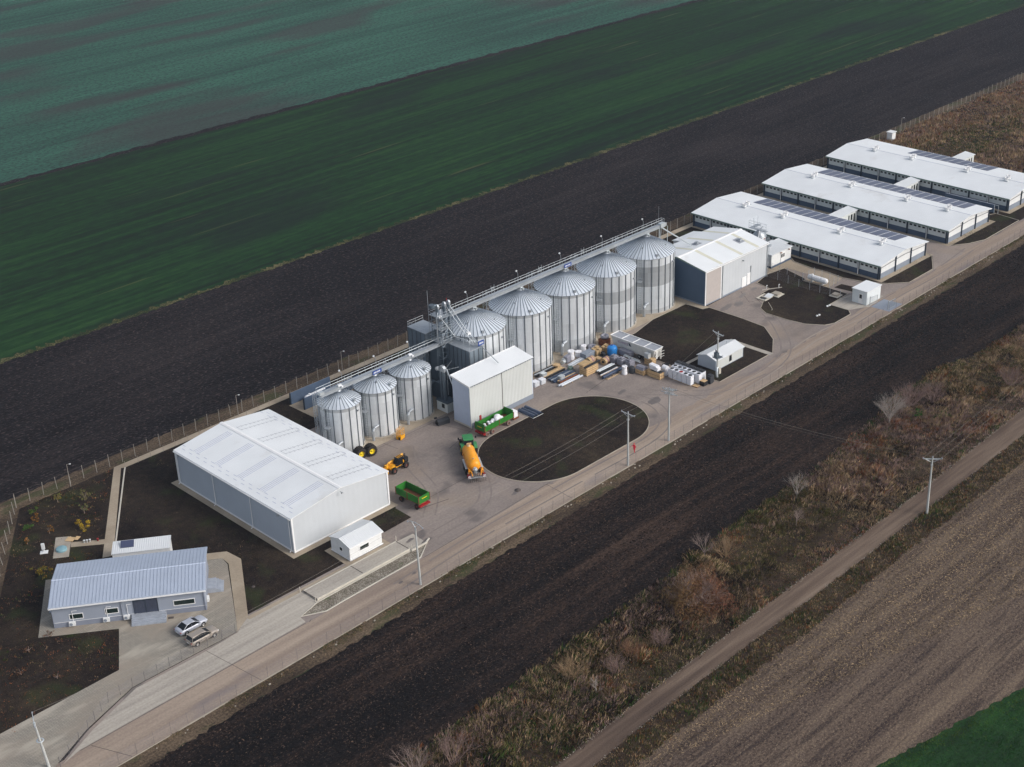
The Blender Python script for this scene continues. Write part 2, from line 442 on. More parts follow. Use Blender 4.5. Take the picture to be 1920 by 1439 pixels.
paint('plinth', L((74, 88, 108)), .7, var=.1, vs=.5)
paint('plinth_grey', L((128, 136, 148)), .7, var=.08, vs=.5)
paint('column', L((44, 54, 66)), .6)
paint('gutter_green', L((112, 130, 122)), .5)
paint('win_dark', L((26, 28, 30)), .35, spec=.5)
paint('glass', L((34, 46, 44)), .12, spec=.6)
paint('glass_blue', L((60, 66, 82)), .15, spec=.6)
paint('solar', L((66, 72, 98)), .3, var=.08, vs=.4, spec=.6)
paint('skylight_line', L((178, 183, 200)), .5)
paint('dash', L((158, 162, 170)), .5)
paint('cream_band', L((208, 206, 188)), .5, var=.05)
paint('rolldoor', L((176, 168, 164)), .6, var=.04, stripe=('Z', .25), bumpd=.02)
paint('office_wall', L((146, 153, 166)), .6, var=.04, vs=.4)
paint('office_plinth', L((128, 134, 148)), .7, var=.05)
paint('step_grey', L((152, 158, 168)), .7)
paint('zinc', (.68, .71, .73), .40, metal=.3, var=.06, vs=.25, tint=True, stripe=('Z', .9), bumpd=.02, spec=.5)
paint('zinc_dark', (.28, .31, .33), .45, metal=.5, var=.07, vs=.3, tint=True, stripe=('Z', .34), bumpd=.035)
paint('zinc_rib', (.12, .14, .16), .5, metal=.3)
paint('zinc_roof', (.68, .73, .78), .38, metal=.3, var=.07, vs=.3, tint=True)
paint('zinc_rib_roof', (.16, .19, .23), .5, metal=.3)
paint('galv', (.40, .43, .46), .45, metal=.5, var=.1, vs=.6)
paint('galv_light', (.56, .60, .62), .4, metal=.5, var=.08, vs=.6)
paint('galv_dark', (.11, .14, .17), .5, metal=.4, var=.12, vs=.3, tint=True)
paint('bin_blue', (.19, .23, .27), .45, metal=.45, var=.1, vs=.3, tint=True)
paint('sign_blue', L((40, 70, 140)), .5)
paint('red', L((150, 34, 34)), .6, var=.1)
paint('rust', L((120, 72, 48)), .8, var=.2, vs=3)
paint('green_paint', L((46, 118, 42)), .45, var=.08, dirt=(L((56, 104, 44)), .56, 1.2))
paint('green_inner', L((36, 88, 44)), .6, var=.12)
paint('green_tractor', L((54, 128, 76)), .4, var=.06)
paint('tyre', L((44, 40, 38)), .9, var=.15, vs=4)
paint('tyre_dusty', L((118, 102, 94)), .95, var=.15, vs=4)
paint('rim_yellow', L((222, 196, 20)), .5)
paint('rim_red', L((112, 70, 62)), .7)
paint('rim_alloy', L((170, 168, 165)), .35, metal=.7)
paint('orange', L((236, 156, 34)), .4, var=.05, dirt=(L((206, 130, 30)), .58, .8))
paint('yellow_machine', L((226, 160, 30)), .5, var=.08)
paint('black', L((34, 35, 38)), .6, var=.1)
paint('rubber_black', L((52, 54, 58)), .7, var=.1)
paint('car_silver', L((176, 180, 190)), .35, metal=.15, var=.02, spec=.5)
paint('car_beige', L((150, 142, 134)), .4, metal=.1, var=.03, spec=.45, dirt=(L((160, 146, 128)), .5, 2.0))
paint('car_glass', L((24, 28, 34)), .3, spec=.25)
paint('lamp_red', L((150, 30, 34)), .3)
paint('lamp_white', L((220, 222, 224)), .2)
paint('coverall', L((204, 24, 56)), .85, var=.08, vs=6)
paint('skin', L((188, 140, 118)), .6)
paint('hair', L((48, 38, 34)), .9)
paint('pole_conc', L((176, 178, 176)), .85, var=.06, vs=1)
paint('post_conc', L((150, 144, 136)), .9, var=.08)
paint('post_steel', L((86, 84, 86)), .6)
paint('wire', L((128, 122, 114)), .5, metal=.3)
paint('wood', L((196, 166, 126)), .8, var=.14, vs=2)
paint('wood_dark', L((128, 92, 66)), .85, var=.15, vs=2)
paint('kraft', L((176, 150, 112)), .8, var=.12, vs=1.5)
paint('fabric_white', L((226, 226, 230)), .8, var=.05, vs=2)
paint('box_white', L((220, 222, 228)), .6, var=.04, vs=2)
paint('grey_wrap', L((134, 134, 144)), .5, var=.1, vs=2)
paint('navy_pipe', L((48, 62, 86)), .35, var=.08)
paint('pvc_white', L((196, 202, 210)), .4, var=.06)
paint('blue_tank', L((44, 128, 200)), .35, var=.06)
paint('tank_white', L((232, 232, 232)), .35, var=.03)
paint('trailer_white', L((206, 205, 200)), .5, var=.04, dirt=(L((176, 172, 164)), .55, .8))
paint('tarp_grey', L((150, 154, 162)), .6, var=.06)
paint('purple', L((120, 60, 120)), .6)
paint('kiosk', L((214, 220, 222)), .5, var=.03)
paint('lpg_wall', L((82, 98, 120)), .7, var=.08)
paint('pool_lid', L((124, 160, 170)), .6, var=.06)
paint('bark', L((146, 128, 120)), .9, var=.15, vs=2)
paint('bark_pale', L((158, 148, 140)), .9, var=.15, vs=2)
paint('twig_rose', L((132, 110, 103)), .95, var=.15)
paint('twig_straw', L((146, 122, 94)), .95, var=.15)
paint('twig_brown', L((124, 92, 70)), .95, var=.2)
# wire netting seen as a fine grid
m, nt, p = newmat('netting')
g = nt.nodes.new('ShaderNodeNewGeometry').outputs['Position']
sx = nt.nodes.new('ShaderNodeSeparateXYZ'); nt.links.new(g, sx.inputs[0])
h = math_(nt, 'ADD', sx.outputs[0], sx.outputs[1])
u = math_(nt, 'ABSOLUTE', math_(nt, 'SINE', math_(nt, 'MULTIPLY', math_(nt, 'ADD', h, sx.outputs[2]), 40)))
v = math_(nt, 'ABSOLUTE', math_(nt, 'SINE', math_(nt, 'MULTIPLY', math_(nt, 'SUBTRACT', h, sx.outputs[2]), 40)))
k = math_(nt, 'LESS_THAN', math_(nt, 'MINIMUM', u, v), .085)
nt.links.new(k, p.inputs['Alpha']); p.inputs['Base Color'].default_value = rgba(L((120, 118, 128)))
p.inputs['Roughness'].default_value = .6

# ---------------------------------------------------------------- ground
yn = lambda x: 139.2+(x-62)*.0175            # near edge of the site road
flat('ground', [(-1500, -1500), (2600, -1500), (2600, 2600), (-1500, 2600)], -.06, 'm_base')
edge1 = interp([(-100, 110), (60, 112), (97, 113.5), (124, 114.3), (140, 114.8), (148, 116), (161, 116.3), (184, 117.3), (205, 119.7), (214, 121.4), (229, 121.3), (240, 119.2), (255, 119), (400, 121)])
road_hi = interp([(-60, 98), (100, 99), (117, 99.8), (136, 100.1), (167, 100.5), (187, 100.8), (224, 102.5), (300, 105)])
road_lo = interp([(-60, 95), (103, 95.6), (116, 96.3), (161, 96.7), (215, 97.8), (300, 100)])
stub_hi = interp([(-60, 91), (106, 91.8), (118, 92.1), (142, 92.3), (170, 93), (207, 93.3), (300, 95)])
green_hi = lambda x: 70.3-(x-126.3)*.218
band('ploughed_field_near', -100, 420, edge1, lambda x: yn(x)-2.6, 0, 'm_plough_near', (.0, .25))
band('road_verge', -100, 420, lambda x: yn(x)-2.7, lambda x: yn(x)+.05, .012, 'm_verge', (.35, 0), .8)
band('weed_strip_ground', -100, 420, lambda x: road_hi(x)-.3, lambda x: edge1(x)+.3, -.004, 'm_weedsoil', (0, .3))
band('dirt_track', -100, 420, road_lo, road_hi, .004, 'm_dirt', (.12, .12), .8)
band('track_verge', -100, 420, lambda x: stub_hi(x)-.3, lambda x: road_lo(x)+.1, 0, 'm_weedsoil', (.2, 0))
band('stubble_field', -100, 420, lambda x: green_hi(x)-1, stub_hi, .006, 'm_stubble', (0, .35), .7)
band('green_field_corner', -100, 420, lambda x: green_hi(x)-200, green_hi, .012, 'm_greencorner', (0, .25), .8)
# gravelly wheel-track shoulders along the dirt track
b = B()
for k in range(1500):
    x = random.uniform(70, 260); y = (road_hi(x) if random.random() < .7 else road_lo(x))+random.gauss(0, .13); q = random.uniform(.04, .11)
    b.cb((x, y, .02), (q, q*.8, .1), random.random()*3)
for k in range(110):
    x = random.uniform(66, 300); y = yn(x)-.9+random.gauss(0, .3); q = random.uniform(.06, .2)
    b.cb((x, y, .05), (q*1.6, q, .16), random.gauss(0, .4))
o = b.make('stones', 'concrete'); tag(o, 'pale loose stones scattered along the edges of the tracks', 'stones'); o['kind'] = 'stuff'
band('ploughed_field_far', -300, 900, lambda x: 210.2 if x > 78 else 209, lambda x: 260.8-(x-109)*.0155, 0, 'm_plough', (.15, 0))
band('field_edge_grass', -300, 900, lambda x: 260.7-(x-109)*.0155, lambda x: 262.1-(x-109)*.0155, .014, 'm_edge_grass', (.5, .9), .7)
band('green_field', -300, 1200, lambda x: 261.5-(x-109)*.0155, lambda x: 363.8-(x-162)*.031, .006, 'm_green')
band('field_boundary', -300, 1200, lambda x: 363.2-(x-162)*.031, lambda x: 366.0-(x-162)*.031, .012, 'm_plough', (.3, .8), 2)
band('teal_field', -500, 2400, lambda x: 365.5-(x-162)*.031, lambda x: 2400, .0, 'm_teal')
band('far_fence_verge', 74, 430, lambda x: 206.4, lambda x: 210.4, .010, 'm_verge', (.1, .35), 1)
# west end beyond the fence
flat('grass_plot_west', [(20, 150), (66, 181), (82.5, 209.2), (20, 209.2)], .002, 'm_greencorner')
flat('fence_verge_west', [(58, 172), (60.5, 171), (84.5, 206.5), (84.5, 209), (81.5, 209)], .008, 'm_verge')
flat('site_soil', [(61, 172), (20, 120), (60, 139), (430, 145), (430, 206.6), (84.2, 206.6)], .004, 'm_soil')
flat('rough_field_east', [(321, 150.5), (430, 151), (430, 206.5), (321, 206.5)], .009, 'm_weedsoil')

# paved yard: one sheet with every bay of the outline
yard = [(-40, yn(-40)), (430, yn(430)), (430, 150.2), (308.5, 148.5), (292.2, 148.2), (288, 149.7), (284.7, 151.7), (283.9, 154.6), (283.5, 158.5),
        (277.4, 158.5), (277.6, 154.9), (276.4, 152.2), (269.7, 148), (259.9, 147.8), (256.4, 150.9), (253.8, 155.6), (252.9, 160), (253.4, 164.4), (253.1, 168.3),
        (253.9, 173.4), (256.8, 176.5), (256.8, 180), (243.5, 180), (243.2, 173.2), (222, 172.6), (220.9, 171.7), (220.5, 176.9), (222.0, 177), (222.0, 192), (128, 192), (128, 176.2),
        (126.6, 175), (126.5, 160.2), (119.2, 160.2), (118.9, 153.8), (92, 153.8), (89, 151.4), (72, 151.5), (63.3, 148.2), (57, 144.6), (40, 137.4)]
flat('yard', yard, .03, 'm_yard')
jn = interp([(60, 145.3), (97, 145.8), (119, 145.9), (137, 146.4), (149, 147.2)])
band('road', -40, 430, lambda x: yn(x)+.02, lambda x: min(jn(x), 145.6+(x-149)*0.006) if x > 149 else jn(x), .036, 'm_road', (0, .0), 2)
band('road_east', 149, 430, lambda x: 145.5+(x-149)*.006, lambda x: 146.9+(x-149)*.008, .038, 'm_road', (0, .35), 1.2)
# light concrete lane that carries the weighbridge
flat('weigh_lane', [(60.5, 145.5), (97.2, 146.1), (97.4, 147.6), (101.3, 148.7), (122.8, 148.7), (123.1, 152.3), (92.1, 153.4), (89.0, 151.25), (82, 150.9), (72.3, 151.1), (63.6, 147.7), (57.6, 144.6)], .042, 'm_weigh')
flat('pavers', [(20, 155.4), (72.8, 156.3), (77.9, 164.7), (68.8, 171.4), (76.9, 184.0), (98.6, 168.9), (98.2, 166.9), (89.2, 151.5), (72.0, 151.6), (63.2, 148.4), (56.8, 145), (20, 118)], .048, 'm_pavers')
flat('path_behind_office', [(92, 174.5), (97.6, 171.9), (100.2, 170), (100.5, 166.6), (92.3, 153.3), (89.2, 151.5), (98.4, 166.9), (98.6, 168.9), (90, 175)], .054, 'm_path')
flat('tan_strip', [(91.9, 153.45), (110.4, 153.2), (110.6, 158.8), (119, 158.8), (118.9, 152.55), (92.1, 152.6)], .05, 'm_path')
flat('fence_path_north', [(102.3, 206.6), (102.9, 205.5), (103.5, 205.1), (320, 203.9), (320, 205.6)], .05, 'm_path')
flat('path_garden', [(102.3, 206.6), (86.0, 182.9), (87.5, 182.2), (103.1, 205.6)], .056, 'm_path')
b = B(); kerb(b, [(103.6, 205.1), (103.2, 204.6), (89.6, 185.0)], .22, 0, .09); struct(b.make('path_gutter', 'lightconc'))
flat('garden_slab_path', [(84.9, 190.7), (84.2, 189.4), (88.3, 186.2), (89.1, 187.4)], .04, 'm_path')
flat('warehouse_apron', [(106.0, 194.6), (106.0, 160.5), (127.2, 160.5), (127.2, 194.6)], .055, 'm_path')
flat('blue_hall_apron', [(220.6, 190), (220.6, 172.3), (222.2, 171.6), (222.2, 190)], .052, 'm_path')
flat('silo_apron', [(156, 176.0), (222, 176.9), (222, 191.6), (156, 191.6)], .05, 'm_path')
flat('silo_apron_small', [(128.2, 178.2), (156, 178.2), (156, 190.5), (128.2, 190.5)], .05, 'm_path')
for k, (x0, x1) in enumerate(((256.2, 277.0), (283.6, 304.4), (311.0, 331.8))):
    flat('barn_apron', [(x0, 152.4), (x1, 152.4), (x1, 205.4), (x0, 205.4)], .055, 'm_path')
flat('service_lane', [(243.2, 173.6), (243.2, 177), (256.2, 177), (253.7, 173.4), (253.0, 168.3), (253.3, 164.4), (252.8, 160), (249.6, 159.4), (246.8, 159.6), (246.5, 165.3), (250.2, 165.6), (249.7, 172.6)], .045, 'm_path')
flat('kiosk_apron', [(239.6, 149.6), (239.4, 154.0), (243.6, 154.2), (249, 153.0), (250.4, 148.2), (243.8, 147.3)], .046, 'm_weigh')
flat('grid_apron', [(243.9, 147.1), (249.0, 147.2), (249.3, 142.7+.3), (244.2, 142.6+.3)], .047, 'plinth_grey')
# soil plots cut out of the paving, each with its kerb
def plot(pts, kn=True, z=.075, closed=True):
    flat('soil_plot', pts, z, 'm_soil')
    if kn:
        b = B(); kerb(b, pts, .14, 0, .12, closed); struct(b.make('kerb', 'kerb'))
oval = []
for i in range(41):
    t = PI/2+PI*i/40; oval.append((154.4+9.9*math.cos(t), 156.0+9.95*math.sin(t)))
for i in range(41):
    t = -PI/2+PI*i/40; oval.append((169.2+9.9*math.cos(t), 156.1+9.95*math.sin(t)))
plot(oval)
plot([(202.6, 175.1), (209.8, 176.7), (220.2, 176.6), (220.5, 172.3), (222.0, 171.8), (222.1, 163.3), (221.7, 157.5), (218.1, 152.7), (212.9, 149.1), (212.5, 158.7), (195.8, 158.9), (195.9, 174.8)])
plot([(196.4, 149.0), (211.9, 149.2), (211.6, 158.2), (195.9, 158.2)])
plot([(238.9, 172.2), (238.1, 168.2), (234.7, 168.0), (234.4, 166.6), (228.6, 163.6), (227.3, 161.3), (227.4, 156.3), (228.1, 152.2), (230.2, 148.9), (232.3, 148), (238.1, 148.1), (239.5, 149.5), (239.3, 154), (246.4, 154.3), (246.7, 165.2), (247.6, 166), (249.3, 172.6), (244.2, 173.4)])
plot([(247.5, 158.4), (250, 158.3), (250.6, 154.6), (248, 154.2)], False)
plot([(120.7, 160.15), (126.2, 160.15), (126.1, 156.1), (119.9, 155.9)], False)
plot([(256.2, 176.2), (253.9, 173.2), (253.3, 168.3), (253.6, 164.4), (253.1, 160), (254.0, 155.7), (256.5, 151.1), (260, 148), (269.7, 148.15), (276.3, 152.35), (277.4, 154.9), (277.4, 158), (256.2, 158)], z=.05)
plot([(283.7, 157.5), (284.1, 154.6), (284.9, 151.9), (288.1, 149.9), (292.3, 148.4), (308.4, 148.7), (309.1, 155.0), (304, 157)], z=.05)
flat('cross_path', [(211.55, 159.0), (212.75, 159.0), (212.9, 148.8), (211.7, 148.8)], .09, 'm_weigh')
flat('plot_path_north', [(195.7, 158.2), (211.6, 158.2), (211.6, 158.9), (195.7, 158.9)], .088, 'm_weigh')
b = B(); kx = -40.0
while kx < 430:
    ln_ = random.uniform(2, 9); kerb(b, [(kx, yn(kx)+random.gauss(0, .03)), (min(430, kx+ln_), yn(min(430, kx+ln_))+random.gauss(0, .03))], random.uniform(.1, .2), 0, .09); kx += ln_+(random.uniform(.3, 2.5) if random.random() < .55 else 0)
b.v = b.v; struct(b.make('kerb', 'kerb'))
# gravel island under the weighbridge side
gi = [(97.5, 147.6), (101.3, 148.65), (119.6, 148.8), (122.6, 148.5), (119.4, 146.3), (104, 146.1), (100.9, 145.95)]
flat('gravel_island', gi, .06, 'm_gravel')
b = B(); kerb(b, gi, .18, 0, .14, True); struct(b.make('kerb', 'lightconc'))
# expansion joints and tyre-polished stains
b = B()
def line(x0, y0, x1, y1, w=.09, z=.0425):
    d = Vector((x1-x0, y1-y0, 0)).normalized(); q = Vector((-d.y, d.x, 0))*w/2
    a, c = Vector((x0, y0, z)), Vector((x1, y1, z)); b.sheet(a-q, c-q, c+q, a+q)
for i, (x0, x1) in enumerate(((60.5, 97), (119.6, 149))):
    line(x0, jn(x0)+.03, x1, jn(x1)+.03)
line(62.0, 145.2, 64.5, 139.5); line(83.5, 151, 84.9, 139.9, .07, .0445); line(148, 147.2, 147.6, 141); line(98, 146, 97.6, 142.7+3, .1)
line(127.5, 158.4, 150, 158.9); line(128.1, 157.2, 134, 155.8, .14); line(128, 177.6, 156, 177.4, .08, .0525); line(139, 178.5, 139.4, 174.8); line(150, 177.5, 152.2, 169.5)
line(176.8, 164.7, 190, 166.9, .12); line(153, 170.2, 145.5, 168.2); line(232, 167, 226.5, 158.6); line(229.6, 167.2, 232.1, 166.4); line(233, 172, 229.6, 167.2)
line(222.2, 163.6, 226.6, 158.6); line(238.6, 172.6, 238.4, 168.4)
struct(b.make('paving_joints', 'joint', normals=False))
# tyre marks worn into the yard
paint('tyre_mark', L((125, 115, 109)), .9, var=.1, vs=.6); paint('tyre_mark_light', L((150, 138, 127)), .9, var=.08, vs=.6)
b = B(); b2 = B()
def track(pts, w, bb, z, off=1.9):
    P = [Vector((p[0], p[1], 0)) for p in pts]; C = []
    for i in range(len(P)-1):
        for k in range(8): 
            t = k/8; a = P[max(0, i-1)]; c = P[i]; d = P[i+1]; e = P[min(len(P)-1, i+2)]
            C.append(.5*((2*c)+(d-a)*t+(2*a-5*c+4*d-e)*t*t+(3*c-a-3*d+e)*t**3))
    C.append(P[-1])
    for s in (-off/2, off/2):
        L_ = []
        for i in range(len(C)):
            d = (C[min(i+1, len(C)-1)]-C[max(0, i-1)]).normalized(); q = Vector((-d.y, d.x, 0)); L_.append((C[i]+q*(s-w/2), C[i]+q*(s+w/2)))
        for i in range(len(L_)-1):
            if random.random() < .05: continue
            bb.sheet((L_[i][0].x, L_[i][0].y, z), (L_[i+1][0].x, L_[i+1][0].y, z), (L_[i+1][1].x, L_[i+1][1].y, z), (L_[i][1].x, L_[i][1].y, z))
track([(125, 149.5), (136, 150.5), (142, 156), (146, 164.5), (150, 168.3), (156, 168.6)], .28, b, .0415)
track([(112, 143), (130, 144.3), (150, 144.4), (172, 144.6), (180, 149), (181.5, 157), (176, 165.2)], .3, b, .0432)
track([(128, 154), (134, 160), (137, 168), (141, 174)], .26, b, .0417); 
track([(200, 144.6), (214, 147), (224, 156), (230, 166)], .28, b, .0419); track([(182, 144.5), (205, 144.9), (224, 147), (240, 146)], .34, b2, .0436)
track([(235, 145.5), (252, 146.5), (268, 146.5), (285, 148.2)], .3, b, .0438); track([(183, 158), (188, 152), (193, 147.3), (205, 145.6)], .3, b, .0423)
struct(b.make('tyre_marks', 'tyre_mark', normals=False)); struct(b2.make('tyre_marks', 'tyre_mark_light', normals=False))
def blob(x, y, rx, ry, z, mat, rz=0):
    pts = []
    for i in range(22):
        t = 2*PI*i/22; r = random.uniform(.7, 1.15); a, c = rx*r*math.cos(t), ry*r*math.sin(t)
        pts.append((x+a*math.cos(rz)-c*math.sin(rz), y+a*math.sin(rz)+c*math.cos(rz)))
    return flat('stain', pts, z, mat)
for x, y, rx, ry in ((182.5, 153.2, 1.7, 1.1), (224.5, 169.2, 2.6, .8), (227.5, 168.4, 1.6, .9), (231.5, 170.5, 1.6, .5), (236, 170.8, 1.4, .5), (121.5, 151.2, 1.0, .35), (123.6, 150.6, .8, .3), (124.5, 151.8, .6, .3), (123.2, 149.2, 1.3, .5), (118.8, 155, .6, .25), (181.5, 160, 1.3, .5), (142.6, 149.1, .9, .35), (113, 143.5, .5, .25), (116, 143.9, .5, .25)):
    blob(x, y, rx, ry, .0435 if y < 152 else .0445, 'puddle', .2)

def flakes(name, x, y, ln, wd, cols, label, cat, z=.02, tilt=.5, along=None, hgt=.05):
    n = len(x); a = rng.uniform(0, 2*PI, n) if along is None else rng.normal(along, .7, n)
    d = np.stack([np.cos(a), np.sin(a), rng.normal(0, tilt, n)*.5], 1); q = np.stack([-np.sin(a), np.cos(a), rng.normal(0, tilt, n)], 1)
    c = np.stack([x, y, z+hgt*rng.random(n)], 1); v = np.zeros((n, 4, 3)); l2 = (ln/2)[:, None]; w2 = (wd/2)[:, None]
    v[:, 0] = c-d*l2-q*w2; v[:, 1] = c+d*l2-q*w2; v[:, 2] = c+d*l2+q*w2*.6; v[:, 3] = c-d*l2+q*w2*.8
    me = bpy.data.meshes.new(name); me.from_pydata(v.reshape(-1, 3).tolist(), [], [(4*i, 4*i+1, 4*i+2, 4*i+3) for i in range(n)])
    ca = me.color_attributes.new('tint', 'FLOAT_COLOR', 'CORNER'); cc = np.ones((n, 4, 4)); cc[:, :, :3] = cols[:, None, :]; ca.data.foreach_set('color', cc.reshape(-1))
    me.materials.append(M('plant')); o = bpy.data.objects.new(name, me); COL.objects.link(o); tag(o, label, cat); o['kind'] = 'stuff'
    return o
def mixcol(a, b, t): return np.array(L(a))[None]*(1-t[:, None])+np.array(L(b))[None]*t[:, None]
n = 46000; x = rng.uniform(60, 300, n); lo = np.array([edge1(v) for v in x]); y = lo+rng.random(n)*(yn(x)-2.8-lo)
pt = noise2(x+y*.4, y*3, 9, 21); st_ = noise2(x*.05, y-x*.01, .9, 22); t = np.clip(rng.normal(.16, .26, n)+(pt-.5)*.5+(st_-.5)*.35, 0, 1)
flakes('clods', x, y, rng.uniform(.10, .36, n), rng.uniform(.04, .11, n), mixcol((25, 21, 22), (102, 84, 72), t)*rng.uniform(.7, 1.3, (n, 1)), 'broken clods and straw lying on the dark ploughed strip', 'clods', tilt=.7, hgt=.08)
n = 62000; x = rng.uniform(98, 215, n); y = rng.uniform(64, 93.2, n); k = (y > green_hi(x)) & (y < np.array([stub_hi(v) for v in x])-.1) & (y > 92.5-(x-98)*.24); x, y = x[k], y[k]; n = len(x)
fur = noise2(x*.06, (y-x*.035)*1.0, .8, 31); t = np.clip(rng.normal(.5, .28, n)+(fur-.5)*.7, 0, 1)
flakes('straw', x, y, rng.uniform(.10, .34, n), rng.uniform(.03, .08, n), mixcol((50, 40, 36), (176, 152, 120), t), 'chopped maize straw lying on the stubble field', 'straw', tilt=.5, hgt=.08)

# ---------------------------------------------------------------- buildings
def gable(root, x0, x1, y0, y1, eave, ridge, wall='wall_white', side=None, roof='roof_white', axis='y', plinth=.3, plmat='plinth_grey', over=.25, rt=.12, trim='white_trim', zb=0, roofname='roof', rpos=None):
    """gabled hall in world axes; ridge runs along `axis`"""
    side = side or wall
    if axis == 'y': u0, u1, a0, a1 = x0, x1, y0, y1
    else: u0, u1, a0, a1 = y0, y1, x0, x1
    um = (u0+u1)/2 if rpos is None else rpos
    oax = 'x' if axis == 'x' else 'y'
    pr = [(u0, plinth), (u1, plinth), (u1, eave), (um, ridge), (u0, eave)]
    # gable walls and long walls as separate sheets so each has its own ribs
    t = .15
    b = B()
    b.prof(pr, a0, a0+t, oax); b.prof(pr, a1-t, a1, oax)
    b.make('wall', wall if axis == 'y' else side, root)
    b = B()
    if axis == 'y':
        b.bx(u0, u0+t, a0+t, a1-t, plinth, eave-.02); b.bx(u1-t, u1, a0+t, a1-t, plinth, eave-.02)
    else:
        b.bx(a0+t, a1-t, u0, u0+t, plinth, eave-.02); b.bx(a0+t, a1-t, u1-t, u1, plinth, eave-.02)
    b.make('wall', side if axis == 'y' else wall, root)
    b = B(); b.bx(x0-.04, x1+.04, y0-.04, y1+.04, zb, plinth); b.make('plinth', plmat, root)
    def zz(u): return eave+(ridge-eave)*(1-abs(u-um)/((um-u0) if u < um else (u1-um)))
    ue0, ue1 = u0-over, u1+over
    o = []
    pr = [(ue0, zz(ue0)), (um, ridge), (ue1, zz(ue1)), (ue1, zz(ue1)+rt), (um, ridge+rt), (ue0, zz(ue0)+rt)]
    b = B(); b.prof([(p[0], p[1]+.01) for p in pr], a0-over, a1+over, oax)
    rf = b.make(roofname, roof, root)
    return rf, zz, um
def win(root, x, y, z, w, h, face, frame='white_trim', pane='glass', d=.06, name='window'):
    """window set proud of a wall; face is the outward direction"""
    dx, dy = face
    f = B(); g = B(); q = .09
    def bxx(b, a0, a1, z0, z1, d0, d1):
        if dx: b.bx(min(x+dx*d0, x+dx*d1), max(x+dx*d0, x+dx*d1), y+a0, y+a1, z0, z1)
        else: b.bx(x+a0, x+a1, min(y+dy*d0, y+dy*d1), max(y+dy*d0, y+dy*d1), z0, z1)
    bxx(f, -w/2, w/2, z, z+q, 0, d); bxx(f, -w/2, w/2, z+h-q, z+h, 0, d); bxx(f, -w/2, -w/2+q, z+q, z+h-q, 0, d); bxx(f, w/2-q, w/2, z+q, z+h-q, 0, d)
    o = f.make(name, frame, root)
    bxx(g, -w/2+q, w/2-q, z+q, z+h-q, .01, d*.5); g.make('pane', pane, o)
    return o

# big storage hall
wh = thing('warehouse', 'large white storage hall with low gabled roof and five lined roof strips', 'warehouse', (0, 0, 0))
X0, X1, Y0, Y1 = 107.1, 126.2, 161.65, 193.45
rf, zz, um = gable(wh, X0, X1, Y0, Y1, 6.3, 7.5, wall='wall_grey', side='wall_side_shade', plinth=.35, over=.22)
b = B(); b.prof([(um-.35, zz(um-.35)+.13), (um, 7.66), (um+.35, zz(um+.35)+.13), (um+.35, zz(um+.35)+.19), (um, 7.74), (um-.35, zz(um-.35)+.19)], Y0-.3, Y1+.3, 'y'); b.make('ridge_cap', 'white_trim', rf)
b = B(); b.bx(X0-.12, X1+.12, Y0-.10, Y0-.045, .12, .40); b.bx(X0-.10, X0-.045, Y0, Y1, .12, .40); b.make('base_trim', 'white_trim', wh)
for (x, y) in ((X0, Y0), (X1, Y0), (X0, Y1)):
    b = B(); b.bx(x-.14, x+.14, y-.14, y+.14, .36, 6.28); b.make('corner_trim', 'white_trim', wh)
b = B(); b.bx(X0-.40, X0-.24, Y0-.1, Y1+.1, 6.12, 6.28); b.make('gutter', 'white_trim', wh)
b = B(); b.bx(X1+.24, X1+.40, Y0-.1, Y1+.1, 6.12, 6.28); b.make('gutter', 'white_trim', wh)
for y in (162.2, 172.3, 182.6, 193.0):
    b = B(); b.tube((X0-.3, y, 6.15), (X0-.18, y, 5.9), .07); b.tube((X0-.18, y, 5.9), (X0-.18, y, .5), .07); b.tube((X0-.18, y, .5), (X0-.55, y, .2), .07); b.make('downpipe', 'white_trim', wh)
for y in (189.7, 183.6, 177.4, 171.3, 165.1):
    for s in (-1, 1):
        b = B()
        for k in range(4):
            yy = y+(k-1.5)*.42
            if s < 0:
                for (w, dz, mt) in ((.045, .045, 0),):
                    ua, ub = X0+1.6, um-.9
                    b.add([(ua, yy-w, zz(ua)+.14), (ub, yy-w, zz(ub)+.14), (ub, yy+w, zz(ub)+.14), (ua, yy+w, zz(ua)+.14),
                           (ua, yy-w, zz(ua)+.17), (ub, yy-w, zz(ub)+.17), (ub, yy+w, zz(ub)+.17), (ua, yy+w, zz(ua)+.17)],
                          [(4, 5, 6, 7), (0, 1, 5, 4), (3, 7, 6, 2), (0, 4, 7, 3), (1, 2, 6, 5)])
            elif k in (0, 3):
                ua, ub = um+.9, X1-1.1; w = .02
                b.add([(ua, yy-w, zz(ua)+.16), (ub, yy-w, zz(ub)+.16), (ub, yy+w, zz(ub)+.16), (ua, yy+w, zz(ua)+.16)], [(0, 1, 2, 3)])
                if k == 0:
                    for q_ in (ua, ub): b.add([(q_, y-.7, zz(q_)+.162), (q_+.05, y-.7, zz(q_+.05)+.162), (q_+.05, y+.7, zz(q_+.05)+.162), (q_, y+.7, zz(q_)+.162)], [(0, 1, 2, 3)])
                while ua < X1-1.2:
                    ub = ua+.55; w = .05
                    b.add([(ua, yy-w, zz(ua)+.17), (ub, yy-w, zz(ub)+.17), (ub, yy+w, zz(ub)+.17), (ua, yy+w, zz(ua)+.17)], [(0, 1, 2, 3)])
                    b.add([(ua, yy-.3, zz(ua)+.165), (ua+.06, yy-.3, zz(ua)+.165), (ua+.06, yy+.3, zz(ua)+.165), (ua, yy+.3, zz(ua)+.165)], [(0, 1, 2, 3)])
                    ua += .85
        b.make('skylight_strip', 'skylight_line' if s < 0 else 'dash', rf, normals=False)
b = B()
